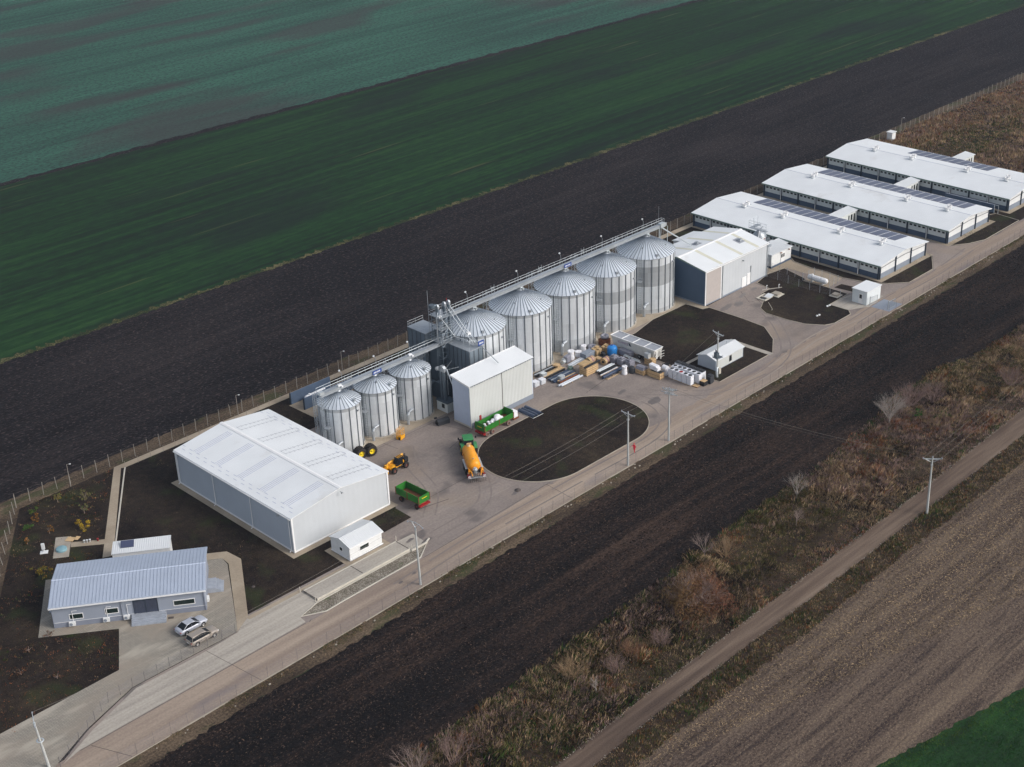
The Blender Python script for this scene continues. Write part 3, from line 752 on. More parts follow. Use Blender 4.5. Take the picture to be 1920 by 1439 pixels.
for s in (-1, 1):
    for k in range(15):
        y = Y0+1.2+k*2.1
        for j, off in enumerate((.9, 1.6)):
            u = X0+off if s < 0 else X1-off
            yy = y+j*.9
            b.add([(u-.05, yy-.45, zz(u-.05)+.15), (u+.05, yy-.45, zz(u+.05)+.15), (u+.05, yy+.45, zz(u+.05)+.15), (u-.05, yy+.45, zz(u-.05)+.15)], [(0, 1, 2, 3)])
sg = b.make('snow_guards', 'skylight_line', rf, normals=False); sg['kind'] = 'stuff'
b = B(); b.tube((um-.1, Y0-.3, 7.05), (um-.1, Y0-.7, 6.95), .05); b.cb((um-.1, Y0-.75, 6.95), (.3, .2, .2)); b.make('floodlight', 'galv', wh)
for y in (192, 164.5):
    b = B(); b.cb((X0-.45, y, 5.9), (.3, .3, .2)); b.make('floodlight', 'galv', wh)

# weighbridge cabin
hc = thing('weighbridge_cabin', 'small white gabled cabin with two windows beside the weighbridge lane', 'cabin')
gable(hc, 111.5, 117.8, 153.45, 158.1, 2.5, 3.15, wall='white', side='white', roof='roof_rib_x', axis='x', plinth=.22, over=.2)
win(hc, 113.9-.3+.7, 153.45, 1.0, 1.9, .85, (0, -1)); win(hc, 111.5, 155.6, 1.0, .8, .75, (-1, 0))
b = B(); b.bx(111.35, 117.95, 153.33, 153.40, .2, .34); b.bx(111.36, 111.43, 153.4, 158.1, .2, .34); b.make('base_trim', 'white_trim', hc)
b = B(); b.tube((111.42, 153.4, .2), (111.42, 153.4, 2.45), .06); b.bx(111.3, 118, 153.12, 153.24, 2.36, 2.48); b.make('gutter', 'white_trim', hc)
# weighbridge
wb = thing('weighbridge', 'long narrow concrete truck weighbridge deck in front of the cabin', 'weighbridge')
b = B(); b.bx(101.6, 119.6, 149.15, 152.2, .06, .26); b.make('deck', 'm_weigh', wb)
b = B(); b.bx(101.6, 119.6, 148.95, 149.13, .05, .42); b.make('edge_beam', 'lightconc', wb)
b = B(); b.bx(101.6, 119.6, 152.22, 152.4, .05, .30); b.make('edge_beam', 'lightconc', wb)
for x in (101.6, 110.5, 119.6):
    b = B(); b.bx(x-.06, x+.06, 149.0, 152.5, .262, .285); b.make('gap', 'joint', wb)
for x, y in ((101.2, 148.9), (101.2, 152.6), (119.9, 152.6), (119.9, 148.9)):
    b = B(); b.tube((x, y, .04), (x, y, 1.0), .06); b.make('bollard', 'lightconc', wb)
b = B(); b.cb((123.0, 148.9, .12), (1.9, .22, .2), rad(205)); b.cb((121.2, 148.6, .2), (3.2, .2, .3), 0); b.make('guide_beam', 'lightconc', wb)

# tall white loading building
tb = thing('loading_building', 'tall narrow white loading building with sloping roof beside the trailers', 'building')
x0, x1, y0, y1 = 153.0, 168.7, 170.55, 175.0
b = B(); b.prof([(y0, .4), (y1, .4), (y1, 9.0), (y0, 8.3)], x0, x0+.15, 'x'); b.prof([(y0, .4), (y1, .4), (y1, 9.0), (y0, 8.3)], x1-.15, x1, 'x'); b.make('wall', 'wall_lightblue', tb)
b = B(); b.bx(x0+.15, x1-.15, y0, y0+.15, .4, 8.3); b.bx(x0+.15, x1-.15, y1-.15, y1, .4, 8.95); b.make('wall', 'wall_cream', tb)
b = B(); b.prof([(y0-.2, 8.31), (y1+.15, 9.05), (y1+.15, 9.2), (y0-.2, 8.46)], x0-.15, x1+.15, 'x'); b.make('roof', 'roof_white', tb)
b = B(); b.prof([(y0-.24, 8.2), (y1+.2, 8.96), (y1+.2, 9.28), (y0-.24, 8.54)], x0-.3, x0-.16, 'x'); b.bx(x0-.3, x1+.2, y1+.16, y1+.26, 8.9, 9.27); b.make('verge_trim', 'white_trim', tb)
b = B(); b.bx(x0-.02, x1+.02, y0-.03, y0-.003, .05, 1.0); b.make('plinth', 'plinth_grey', tb)
b = B(); b.bx(x0-.03, x1+.03, y0+.0, y1+.03, .05, .4); b.make('plinth', 'lightconc', tb)
b = B(); b.bx(x0-.12, x0+.06, y0-.12, y0-.004, .1, 8.2); b.make('corner_trim', 'wall_cream', tb)
b = B(); b.bx(160.85, 160.95, y0-.05, y0-.032, 1.0, 8.2); b.make('joint_trim', 'joint', tb)
b = B(); b.bx(x0, x1, y0-.3, y0-.21, 8.33, 8.38)
for k in range(26): b.bx(x0+.3+k*.6, x0+.55+k*.6, y0-.32, y0-.21, 8.26, 8.329)
b.make('eave_brackets', 'galv_dark', tb)

# feed mill hall with blue end
fm = thing('feed_mill_hall', 'white feed mill hall with dark blue end wall next to the last big silo', 'hall')
X0, X1, Y0, Y1 = 222.0, 243.2, 173.0, 187.6
rf, zz, um = gable(fm, X0, X1, Y0, Y1, 7.75, 9.0, wall='wall_grey', side='blue_wall', axis='x', plinth=.35, over=.2, rpos=180.3)
b = B(); b.prof([(um-.3, zz(um-.3)+.13), (um, 9.15), (um+.3, zz(um+.3)+.13), (um+.3, zz(um+.3)+.19), (um, 9.22), (um-.3, zz(um-.3)+.19)], X0-.25, X1+.25, 'x'); b.make('ridge_cap', 'white_trim', rf)
for x, d in ((227.3, .45), (234.2, .45), (239.8, .45)):
    for (u0, u1) in ((Y0-.1, um-.35), (um+.35, Y1+.1)):
        b = B(); b.add([(x-d, u0, zz(u0)+.145), (x+d, u0, zz(u0)+.145), (x+d, u1, zz(u1)+.145), (x-d, u1, zz(u1)+.145)], [(0, 1, 2, 3)]); b.make('roof_strip', 'cream_band', rf, normals=False)
for x, y in ((231.0, 182.6), (238.6, 177.0)):
    b = B(); b.add([(x-1.0, y-.8, zz(y-.8)+.15), (x+1.0, y-.8, zz(y-.8)+.15), (x+1.0, y+1.2, zz(y+1.2)+.15), (x-1.0, y+1.2, zz(y+1.2)+.15)], [(0, 1, 2, 3)]); b.make('roof_patch', 'tarp_grey', rf, normals=False)
    b = B(); b.cb((x, y, zz(y)+.35), (.8, .8, .4)); b.cb((x+.1, y-.1, zz(y)+.6), (.5, .5, .12)); b.make('roof_fan', 'galv', rf)
b = B(); b.bx(X0+.25, X0+5.1, Y0-.08, Y0-.003, .3, 7.3); dd = b.make('roller_door', 'rolldoor', fm)
b = B(); b.bx(X0+.0, X0+.24, Y0-.12, Y0-.004, .1, 7.5); b.bx(X0+5.12, X0+5.4, Y0-.12, Y0-.004, .1, 7.6); b.bx(X0+.24, X0+5.12, Y0-.12, Y0-.004, 7.3, 7.5); b.make('door_frame', 'white_trim', dd)
b = B(); b.tube((X0+5.75, Y0-.12, .2), (X0+5.75, Y0-.12, 7.5), .09); b.make('downpipe', 'galv_light', fm)
b = B(); b.bx(X1-.1, X1+.1, Y0-.1, Y0+.1, .36, 7.6); b.make('corner_trim', 'galv', fm)
b = B(); b.bx(234.5, 236.0, Y0-.1, Y0-.004, .2, 2.4); b.bx(236.3, 237.4, Y0-.1, Y0-.004, .2, 2.8); d = b.make('door', 'white_trim', fm)
b = B(); b.bx(237.45, 237.6, Y0-.14, Y0-.004, .2, 4.3); b.make('door_frame', 'galv', d)
b = B(); b.cb((234.6, Y0-.2, 6.4), (.3, .35, .2)); b.make('floodlight', 'galv', fm)
b = B(); b.bx(X0-.22, X1+.2, Y0-.36, Y0-.21, 7.5, 7.66); b.make('gutter', 'white_trim', fm)
b = B(); b.prof([(Y0-.2, 7.55), (um, 8.85), (Y1+.2, 7.6), (Y1+.2, 7.85), (um, 9.2), (Y0-.2, 7.8)], X0-.26, X0-.2, 'x'); b.make('verge_trim', 'gutter_green', fm)
lb = thing('low_annex', 'low white flat annex standing behind the feed mill hall', 'annex')
gable(lb, 236.0, 243.0, 187.8, 193.0, 5.4, 5.9, wall='white', side='white', axis='x')
b = B(); b.bx(234.2, 235.9, 188.0, 191, .05, 4.6); b.make('tank', 'galv_light', lb)
an = thing('laboratory_annex', 'small white flat roofed annex with double door between mill and barns', 'annex')
b = B(); b.bx(247.35, 254.6, 174.7, 179.9, .5, 3.05); b.make('wall', 'white', an)
b = B(); b.bx(247.3, 254.65, 174.65, 179.95, .04, .5); b.make('plinth', 'plinth', an)
b = B(); b.bx(247.15, 254.8, 174.5, 180.1, 3.06, 3.25); b.make('roof', 'roof_rib_x', an)
b = B(); b.bx(250.7, 252.1, 174.6, 174.69, .5, 2.7); d = b.make('door', 'white_trim', an)
b = B(); b.bx(250.8, 251.3, 174.57, 174.598, 1.6, 2.4); b.bx(251.55, 252.0, 174.57, 174.598, 1.6, 2.4); b.make('pane', 'win_dark', d)
for x in (250.6, 253.5):
    b = B(); b.cb((x, 174.45, 2.85), (.3, .35, .15)); b.make('floodlight', 'rust', an)
b = B(); b.cb((251.0, 178.2, 3.5), (1.0, .8, .4)); b.make('roof_fan', 'galv', an)

# pig barns
def barn(x0, label, solar=(157.5, 197), skip=None):
    root = thing('barn', label, 'barn', (x0, 153.7, 0), 0, 'white livestock barns with solar panels')
    w, ln, ev, rg = 18.3, 50.6, 3.25, 4.25
    def zz(u): return ev+(rg-ev)*(1-abs(u-w/2)/(w/2))
    b = B(); b.bx(0, .15, .15, ln-.15, 1.25, ev-.05); b.bx(w-.15, w, .15, ln-.15, 1.25, ev-.05); b.make('side_wall', 'barn_wall', root)
    pr = [(0, 1.25), (w, 1.25), (w, ev), (w/2, rg), (0, ev)]
    b = B(); b.prof(pr, 0, .15, 'y'); b.prof(pr, ln-.15, ln, 'y'); b.make('gable_wall', 'white', root)
    b = B(); b.bx(-.03, .15, 0, ln, .05, 1.25); b.bx(w-.15, w+.03, 0, ln, .05, 1.25); b.make('plinth', 'plinth', root)
    b = B(); b.bx(.16, w-.16, -.03, .15, .05, 1.25); b.make('gable_plinth', 'plinth_grey', root)
    q = .45
    pr = [(-q, zz(-q)), (w/2, rg), (w+q, zz(w+q)), (w+q, zz(w+q)+.14), (w/2, rg+.14), (-q, zz(-q)+.14)]
    b = B(); b.prof(pr, -.5, ln+.5, 'y'); rf = b.make('roof', 'roof_white', root)
    b = B(); b.bx(w/2-.06, w/2+.06, -.5, ln+.5, rg+.145, rg+.17); b.make('ridge_line', 'skylight_line', rf)
    b = B(); b.bx(-q-.16, -q-.01, -.5, ln+.5, ev-.22, ev+.04); b.make('gutter', 'gutter_green', root)
    nb = 10
    for i in range(nb+1):
        y = .12+i*(ln-.24)/nb
        b = B(); b.bx(-.28, -.04, y-.16, y+.16, .05, ev-.1); b.make('column', 'column', root)
        if i % 2 == 1:
            b = B(); b.tube((-.42, y-.1, .1), (-.42, y-.1, ev-.2), .09); b.make('downpipe', 'white_trim', root)
        if i < nb:
            if skip and skip(y, y+ln/nb): continue
            for k in range(4):
                yy = y+.9+k*1.1
                b = B(); b.bx(-.09, -.01, yy-.3, yy+.3, ev-.98, ev-.60); b.make('window', 'win_dark', root)
    for u in (.1, w/3, 2*w/3, w-.1):
        b = B(); b.bx(u-.1, u+.1, -.26, -.04, .05, zz(u)-.05); b.make('column', 'column', root)
    b = B()
    for ua, ub in ((0, w/2), (w/2, w)):
        b.tube((ua, -.2, zz(ua)-.12), (ub, -.2, zz(ub)-.12), .06)
    b.tube((.1, -.2, ev-.6), (w/2, -.2, ev-.15), .05); b.tube((w-.1, -.2, ev-.6), (w/2, -.2, ev-.15), .05)
    b.make('gable_rail', 'column', root)
    b = B(); b.tube((0, -.12, .1), (0, -.12, ev), .07); b.make('downpipe', 'column', root)
    for yv in (5.3, 16.0, 31.4, 42.3):
        for u, dy in ((w/2-.75, 0), (w/2+.95, .35)):
            b = B(); b.lathe([(.5, 0), (.5, .75), (.58, .78), (.58, .88), (.44, .88), (.42, .5), (.0, .5)], 14, (u, yv+dy, zz(u)+.1)); v = b.make('roof_vent', 'white_trim', rf)
            b = B(); b.lathe([(.4, .0), (.0, .0)], 12, (u, yv+dy, zz(u)+.66)); b.make('fan_opening', 'win_dark', v)
            b = B(); b.cb((u, yv+dy, zz(u)+.17), (1.3, 1.3, .12)); b.make('flashing', 'galv_light', v)
    y = solar[0]-153.7
    while y < solar[1]-153.7-1.5:
        ua, ub = w-5.3, w+.1
        b = B(); b.add([(ua, y, zz(ua)+.2), (ub, y, zz(ub)+.2), (ub, y+2.0, zz(ub)+.2), (ua, y+2.0, zz(ua)+.2),
                        (ua, y, zz(ua)+.15), (ub, y, zz(ub)+.15), (ub, y+2.0, zz(ub)+.15), (ua, y+2.0, zz(ua)+.15)], [(0, 1, 2, 3), (4, 7, 6, 5), (0, 4, 5, 1), (1, 5, 6, 2), (2, 6, 7, 3), (3, 7, 4, 0)])
        b.make('solar_panel', 'solar', rf); y += 2.28
    return root
barn(257.2, 'nearest of the three long white barns, closest to the feed mill', (158.3, 197.5))
barn(284.75, 'middle one of the three long white barns with solar panels', (157.2, 197.5))
barn(312.1, 'farthest of the three long white barns, beside the brown grass', (166.5, 188.9))
def link(x0, x1, label):
    root = thing('link_corridor', label, 'corridor', (0, 0, 0), 0, 'white corridors between the barns')
    b = B(); b.bx(x0, x1, 177.1, 179.4, .05, 2.85); b.make('wall', 'barn_wall', root)
    b = B(); b.prof([(176.8, 2.86), (179.7, 3.15), (179.7, 3.27), (176.8, 2.98)], x0-1.6, x1+.1, 'x'); b.make('roof', 'roof_rib_x', root)
    b = B(); b.bx(x1-2.6, x1-2.0, 177.04, 177.098, .9, 2.3); b.bx(x1-1.4, x1-.9, 177.04, 177.098, .2, 2.3); b.bx(x1-3.6, x1-3.2, 177.04, 177.098, .9, 2.3); b.make('window', 'win_dark', root)
    return root
link(254.9, 256.7, 'short white roofed link from the annex to the nearest barn')
link(275.9, 284.2, 'white roofed corridor between the nearest barn and the middle barn')
link(303.5, 311.5, 'white roofed corridor between the middle barn and the farthest barn')
link(330.9, 337.6, 'white roofed stub corridor beyond the farthest barn')
# screening wall between middle and far barn
sw = thing('screen_wall', 'blue grey concrete screen wall between the middle and farthest barns', 'wall')
b = B(); b.bx(309.2, 309.45, 155.7, 168.6, .05, 2.0); b.make('panel', 'lpg_wall', sw)
b = B(); b.bx(309.16, 309.49, 155.7, 168.6, 2.0, 2.1); b.make('coping', 'plinth_grey', sw)
b = B()
b.bx(309.2, 309.3, 154.5, 154.6, .05, 2.1); b.bx(309.2, 309.3, 155.5, 155.6, .05, 2.1); b.bx(309.2, 309.3, 154.6, 155.5, 2.0, 2.1); b.make('gate_frame', 'galv_light', sw)

# white kiosk beside the road
ki = thing('gate_kiosk', 'white box kiosk with flat roof beside the inner road gate', 'kiosk')
b = B(); b.bx(243.8, 248.9, 148.1, 151.6, .05, 2.95); b.make('wall', 'kiosk', ki)
b = B(); b.bx(243.65, 249.05, 147.95, 151.75, 2.96, 3.1); b.make('roof', 'roof_white', ki)
b = B(); b.bx(243.72, 243.79, 149.1, 150.0, .1, 2.3); d = b.make('door', 'white_trim', ki)
b = B(); b.bx(243.69, 243.718, 149.25, 149.8, 1.3, 2.15); b.make('pane', 'win_dark', d)
# shed near transformer pole
ts = thing('shed', 'low cream gabled shed with white roof behind the transformer pole', 'shed')
gable(ts, 199.5, 207.9, 152.4, 156.7, 2.15, 2.85, wall='wall_cream', side='wall_side_shade', roof='roof_rib_x', axis='x', plinth=.15, over=.22)
b = B(); b.bx(203.6, 204.3, 152.34, 152.399, .6, 1.8); b.make('window', 'win_dark', ts)
b = B(); b.tube((205.5, 154.6, 2.8), (205.5, 154.6, 3.5), .07); b.make('flue', 'galv', ts)

# office (rotated)
RZ = math.atan2(-12.6, 17.7)
of = thing('office_building', 'long grey single storey office with light blue metal roof and entrance steps', 'office', (71.6, 171.75, .05), RZ)
Lx, Ly = 21.6, 10.9
gable(of, 0, Lx, 0, Ly, 3.65, 4.5, wall='office_wall', side='office_wall', roof='roof_blue', axis='x', plinth=.8, plmat='office_plinth', over=.3)
rf = kids(of)[-1]
b = B()
for k in range(44):
    x = -.2+k*.505
    for ua, ub in ((-.25, Ly/2), (Ly/2, Ly+.25)):
        za = 3.65+.85*(1-abs(ua-Ly/2)/(Ly/2))+.135; zb = 3.65+.85*(1-abs(ub-Ly/2)/(Ly/2))+.135
        b.add([(x-.03, ua, za), (x+.03, ua, za), (x+.03, ub, zb), (x-.03, ub, zb), (x-.03, ua, za+.05), (x+.03, ua, za+.05), (x+.03, ub, zb+.05), (x-.03, ub, zb+.05)],
              [(4, 5, 6, 7), (0, 1, 5, 4), (3, 7, 6, 2), (0, 4, 7, 3), (1, 2, 6, 5)])
b.make('seams', 'roof_seam', rf)
b = B(); b.prof([(Ly/2-.14, 4.62), (Ly/2, 4.66), (Ly/2+.14, 4.62), (Ly/2, 4.70)], -.32, Lx+.32, 'x'); b.make('ridge_cap', 'wall_lightblue', rf)
b = B(); b.bx(-.36, -.31, -.3, Ly+.3, 3.5, 3.62); b.bx(-.3, Lx+.3, -.42, -.31, 3.42, 3.6); b.make('eave_trim', 'white_trim', of)
win(of, 3.3, 0, 1.15, 2.0, .95, (0, -1)); win(of, 8.3, 0, 1.35, 1.95, .95, (0, -1)); win(of, 18.6, 0, 1.35, 3.1, .95, (0, -1))
b = B(); b.bx(11.5, 14.8, -.07, -.004, .85, 3.0); d = b.make('door', 'glass_blue', of)
b = B(); b.bx(11.42, 11.5, -.1, -.004, .8, 3.08); b.bx(14.8, 14.88, -.1, -.004, .8, 3.08); b.bx(11.5, 14.8, -.1, -.004, 3.0, 3.08); b.bx(13.1, 13.2, -.095, -.071, .85, 3.0); b.make('door_frame', 'column', d)
b = B()
for i in range(4): b.bx(11.0-.0, 15.9, -2.0+i*.4, -.06, .0+i*.2, .2+i*.2)
b.make('steps', 'step_grey', of)
b = B(); b.bx(-.05, Lx+.05, -.05, -.042, .82, .88); b.make('wall_band', 'white_trim', of)
for x in (2.6, 7.4, 10.3):
    b = B(); b.bx(x-.45, x+.45, -.42, -.06, .25, .85); a = b.make('air_conditioner', 'white', of)
    b = B(); b.tube((x-.15, -.44, .55), (x-.15, -.425, .55), .24, 12); b.make('fan_grille', 'plinth_grey', a)
    b = B(); b.path([(x+.2, -.1, .85), (x+.2, -.1, 2.6), (x+.9, -.1, 2.62)], .04); b.make('pipe', 'white_trim', a)
b = B(); b.bx(Lx+.06, Lx+.42, 1.2, 2.1, .5, 1.1); b.make('air_conditioner', 'white', of)
for x in (.05, 9.75, Lx-.1):
    b = B(); b.tube((x, -.1, .1), (x, -.1, 3.5), .06); b.make('downpipe', 'office_plinth', of)
b = B()
for i in range(4): b.bx(Lx+.05, Lx+2.4-i*.35, 4.2+i*.0, 7.0, .2*i, .2*i+.2)
b.make('side_steps', 'step_grey', of)
b = B()
for i in range(3): b.bx(-1.2+i*.3, -.05, 4.0, 5.6, .2*i, .2*i+.2)
b.make('side_steps', 'step_grey', of)
b = B(); b.bx(16.1, 16.9, -1.2, -.7, 0, .03); b.make('drain_grate', 'joint', of)
# annex container behind office
cn = thing('container_cabin', 'white flat roofed container cabin behind the office with solar panel on top', 'container cabin', (85.75, 178.9, .05), RZ)
b = B(); b.bx(0, 8.6, 0, 3.3, .0, 2.5); b.make('wall', 'white', cn)
b = B(); b.prof([(-.1, 2.51), (3.4, 2.6), (3.4, 2.72), (-.1, 2.63)], -.1, 8.7, 'x'); b.make('roof', 'roof_rib_x', cn)
b = B(); b.cb((2.2, 1.9, 2.95), (2.0, 1.4, .06), 0, 0, rad(18)); b.make('solar_panel', 'solar', cn)
b = B(); b.tube((1.4, 1.3, 2.6), (1.4, 1.3, 2.8), .03); b.tube((3, 2.5, 2.6), (3, 2.5, 3.1), .03); b.tube((1.4, 2.5, 2.6), (1.4, 2.5, 3.1), .03); b.make('stand', 'galv', cn)

# ---------------------------------------------------------------- silos
def silo(cx, cy, R, H, HR, nrib, nroof, bands, label, group, big=True, ridx=0):
    root = thing('grain_silo', label, 'silo', (cx, cy, 0), 0, group)
    rs = np.random.default_rng(int(cx*10))
    levels = sorted(set([.1, H]+[z for bb in bands for z in bb[:2]]+[.1+(H-.1)*k/4 for k in range(5)]))
    b = B(); seg = nrib*3
    pt = {}
    for i in range(nrib):
        for zi in range(len(levels)-1):
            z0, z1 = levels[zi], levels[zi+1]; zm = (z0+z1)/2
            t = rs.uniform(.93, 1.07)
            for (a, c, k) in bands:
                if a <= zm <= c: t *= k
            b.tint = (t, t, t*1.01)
            for s in range(3):
                t0 = 2*PI*(i*3+s)/seg; t1 = 2*PI*(i*3+s+1)/seg
                b.add([(R*math.cos(t0), R*math.sin(t0), z0), (R*math.cos(t1), R*math.sin(t1), z0), (R*math.cos(t1), R*math.sin(t1), z1), (R*math.cos(t0), R*math.sin(t0), z1)], [(0, 1, 2, 3)], False)
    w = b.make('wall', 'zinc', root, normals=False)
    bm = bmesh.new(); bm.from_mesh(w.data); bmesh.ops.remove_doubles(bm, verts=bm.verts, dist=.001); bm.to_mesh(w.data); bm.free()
    for p in w.data.polygons: p.use_smooth = True
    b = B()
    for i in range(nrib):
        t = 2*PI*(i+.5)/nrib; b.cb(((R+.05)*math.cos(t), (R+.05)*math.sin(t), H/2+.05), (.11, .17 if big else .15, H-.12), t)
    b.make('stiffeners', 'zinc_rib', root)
    b = B(); b.lathe([(R+.35, .04), (R+.35, .16), (R-.1, .16)], 48); b.make('base_ring', 'concrete', root)
    e = .18; b = B(); rn = nroof; apr = .75 if big else .45
    za = H-.05
    for i in range(rn):
        t0 = 2*PI*i/rn; t1 = 2*PI*(i+1)/rn; k = rs.uniform(.94, 1.06); b.tint = (k, k, k)
        b.add([((R+e)*math.cos(t0), (R+e)*math.sin(t0), za), ((R+e)*math.cos(t1), (R+e)*math.sin(t1), za), (apr*math.cos(t1), apr*math.sin(t1), H+HR*(1-apr/R)), (apr*math.cos(t0), apr*math.sin(t0), H+HR*(1-apr/R))], [(0, 1, 2, 3)])
    rf = b.make('roof', 'zinc_roof', root, normals=False)
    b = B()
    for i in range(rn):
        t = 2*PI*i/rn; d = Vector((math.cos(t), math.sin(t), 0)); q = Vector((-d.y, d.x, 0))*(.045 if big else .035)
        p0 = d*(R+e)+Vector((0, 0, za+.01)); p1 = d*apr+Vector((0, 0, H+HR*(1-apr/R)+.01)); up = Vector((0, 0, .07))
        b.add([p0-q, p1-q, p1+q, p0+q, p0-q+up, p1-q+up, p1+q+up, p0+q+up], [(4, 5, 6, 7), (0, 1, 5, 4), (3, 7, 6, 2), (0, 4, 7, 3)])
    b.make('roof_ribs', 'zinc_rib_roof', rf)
    zt = H+HR*(1-apr/R)
    b = B(); b.lathe([(apr+.12, zt-.08), (apr+.12, zt+.12), (apr-.1, zt+.2), (.4, zt+.28), (.4, zt+.75), (0, zt+.75)], 20); b.make('cap', 'galv', rf)
    # roof hatch facing the yard and roof vents
    for (ang, rr, sz) in (((-115, .92, .42), (-62, .70, .2), (-150, .6, .2)) if big else ((-72, .84, .42), (-20, .5, .16), (-120, .5, .16))):
        t = rad(ang); z = H+HR*(1-rr); b = B(); b.cb((R*rr*math.cos(t), R*rr*math.sin(t), z+.2), (sz, sz, .42), t); b.make('roof_hatch', 'galv', rf)
    b = B(); t = rad(-150 if big else -158)
    for q in (-.22, .22):
        dx, dy = -math.sin(t)*q, math.cos(t)*q
        b.tube(((R+.35)*math.cos(t)+dx, (R+.35)*math.sin(t)+dy, .2), ((R+.35)*math.cos(t)+dx, (R+.35)*math.sin(t)+dy, H+.5), .035, 5)
    for k in range(int(H/.5)):
        z = .4+k*.5; q = .22
        b.tube(((R+.35)*math.cos(t)-math.sin(t)*q, (R+.35)*math.sin(t)+math.cos(t)*q, z), ((R+.35)*math.cos(t)+math.sin(t)*q, (R+.35)*math.sin(t)-math.cos(t)*q, z), .02, 4)
    for k in range(2, int(H)-1):
        for q in (-.35, 0, .35):
            pass
    b.make('ladder', 'galv_dark', root)
    # little rest platform
    zp = H*.62; b = B(); c = ((R+.75)*math.cos(t), (R+.75)*math.sin(t), zp); b.cb(c, (1.0, 1.0, .08), t)
    for q in (-.48, .48):
        b.cb(((R+1.2)*math.cos(t)-math.sin(t)*q, (R+1.2)*math.sin(t)+math.cos(t)*q, zp+.5), (.05, .05, 1), t)
    b.cb(((R+1.2)*math.cos(t), (R+1.2)*math.sin(t), zp+1.0), (.05, 1.0, .05), t); b.make('ladder_platform', 'galv', root)
    # aeration duct elbow on the yard side
    t = rad(-142 if big else -140); p = Vector((math.cos(t), math.sin(t), 0)); q = p*(R+1.2)
    b = B(); r_ = .3 if big else .26
    b.path([q+Vector((0, 0, .1)), q+Vector((0, 0, 1.9)), q+Vector((.4, .1, 2.35)), q+Vector((1.5, .25, 2.45))], r_, 10)
    b.tube(q+Vector((1.6, .3, 2.4)), q+Vector((1.6, .3, .1)), .12, 8)
    b.make('aeration_duct', 'galv', root)
    # side port
    t = rad(-74); b = B(); b.cb(((R+.16)*math.cos(t), (R+.16)*math.sin(t), H*.86), (.2, .3, .3), t); b.make('side_hatch', 'galv', root)
    return root
G1 = 'five large galvanised grain silos'
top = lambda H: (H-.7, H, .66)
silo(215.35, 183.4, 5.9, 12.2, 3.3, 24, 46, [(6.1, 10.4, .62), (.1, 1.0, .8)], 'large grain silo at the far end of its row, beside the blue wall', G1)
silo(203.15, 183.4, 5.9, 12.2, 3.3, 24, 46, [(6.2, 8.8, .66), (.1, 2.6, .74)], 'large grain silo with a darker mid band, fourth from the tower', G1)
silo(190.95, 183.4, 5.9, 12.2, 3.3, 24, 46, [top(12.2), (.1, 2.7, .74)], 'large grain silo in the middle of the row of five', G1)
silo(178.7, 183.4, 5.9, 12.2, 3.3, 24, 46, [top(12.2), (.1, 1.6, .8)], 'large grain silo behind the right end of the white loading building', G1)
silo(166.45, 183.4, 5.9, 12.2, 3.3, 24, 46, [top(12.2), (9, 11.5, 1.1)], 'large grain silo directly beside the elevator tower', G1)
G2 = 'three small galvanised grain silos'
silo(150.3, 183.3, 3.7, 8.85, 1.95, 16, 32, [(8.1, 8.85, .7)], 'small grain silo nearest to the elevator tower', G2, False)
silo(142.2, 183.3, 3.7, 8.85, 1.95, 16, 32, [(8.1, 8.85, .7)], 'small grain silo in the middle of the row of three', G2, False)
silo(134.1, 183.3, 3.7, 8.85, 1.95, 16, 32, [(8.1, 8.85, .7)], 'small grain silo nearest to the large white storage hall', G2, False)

# rectangular bins by the tower
def rbin(x0, x1, y0, y1, z1, label, nx, ny, mat):
    root = thing('square_bin', label, 'bin', (x0, y0, 0))
    w, d = x1-x0, y1-y0
    b = B(); rr = random.Random(int(x0))
    def panels(n, f):
        for i in range(n):
            k = rr.uniform(.85, 1.1); b.tint = (k, k, k); f(i/n, (i+1)/n)
    panels(nx, lambda a, c: b.sheet((a*w, 0, .1), (c*w, 0, .1), (c*w, 0, z1), (a*w, 0, z1)))
    panels(nx, lambda a, c: b.sheet((a*w, d, .1), (c*w, d, .1), (c*w, d, z1), (a*w, d, z1)))
    panels(ny, lambda a, c: b.sheet((0, a*d, .1), (0, c*d, .1), (0, c*d, z1), (0, a*d, z1)))
    panels(ny, lambda a, c: b.sheet((w, a*d, .1), (w, c*d, .1), (w, c*d, z1), (w, a*d, z1)))
    b.make('wall', mat, root, normals=False)
    b = B(); b.bx(-.08, w+.08, -.08, d+.08, z1-.02, z1+.08); b.make('roof', 'galv', root)
    b = B()
    for i in range(nx+1): b.bx(i*w/nx-.05, i*w/nx+.05, -.09, -.005, .1, z1-.05)
    for i in range(ny+1): b.bx(-.09, -.005, i*d/ny-.05, i*d/ny+.05, .1, z1-.05)
    b.make('ribs', 'zinc_rib', root)
    b = B()
    for z in (.55, 1.05):
        b.path([(0, 0, z1+z), (0, d, z1+z), (w, d, z1+z)], .025, 4)
    for q in np.linspace(0, d, 5): b.tube((0, q, z1), (0, q, z1+1.05), .025, 4)
    for q in np.linspace(0, w, 3): b.tube((q, d, z1), (q, d, z1+1.05), .025, 4)
    b.make('roof_railing', 'galv_light', root)
    return root
r1 = rbin(158.9, 162.2, 176.6, 183.0, 11.1, 'tall rectangular galvanised bin behind the white loading building', 3, 6, 'bin_blue')
r2 = rbin(156.4, 160.2, 185.6, 190.4, 12.8, 'dark rectangular dryer bin behind the elevator tower', 3, 4, 'bin_blue')
b = B(); b.bx(157.0, 159.6, 183.3, 185.4, .1, 10.4); dk = b.make('dryer_shaft', 'galv_dark'); tag(dk, 'dark narrow dryer shaft between the two rectangular bins', 'dryer')
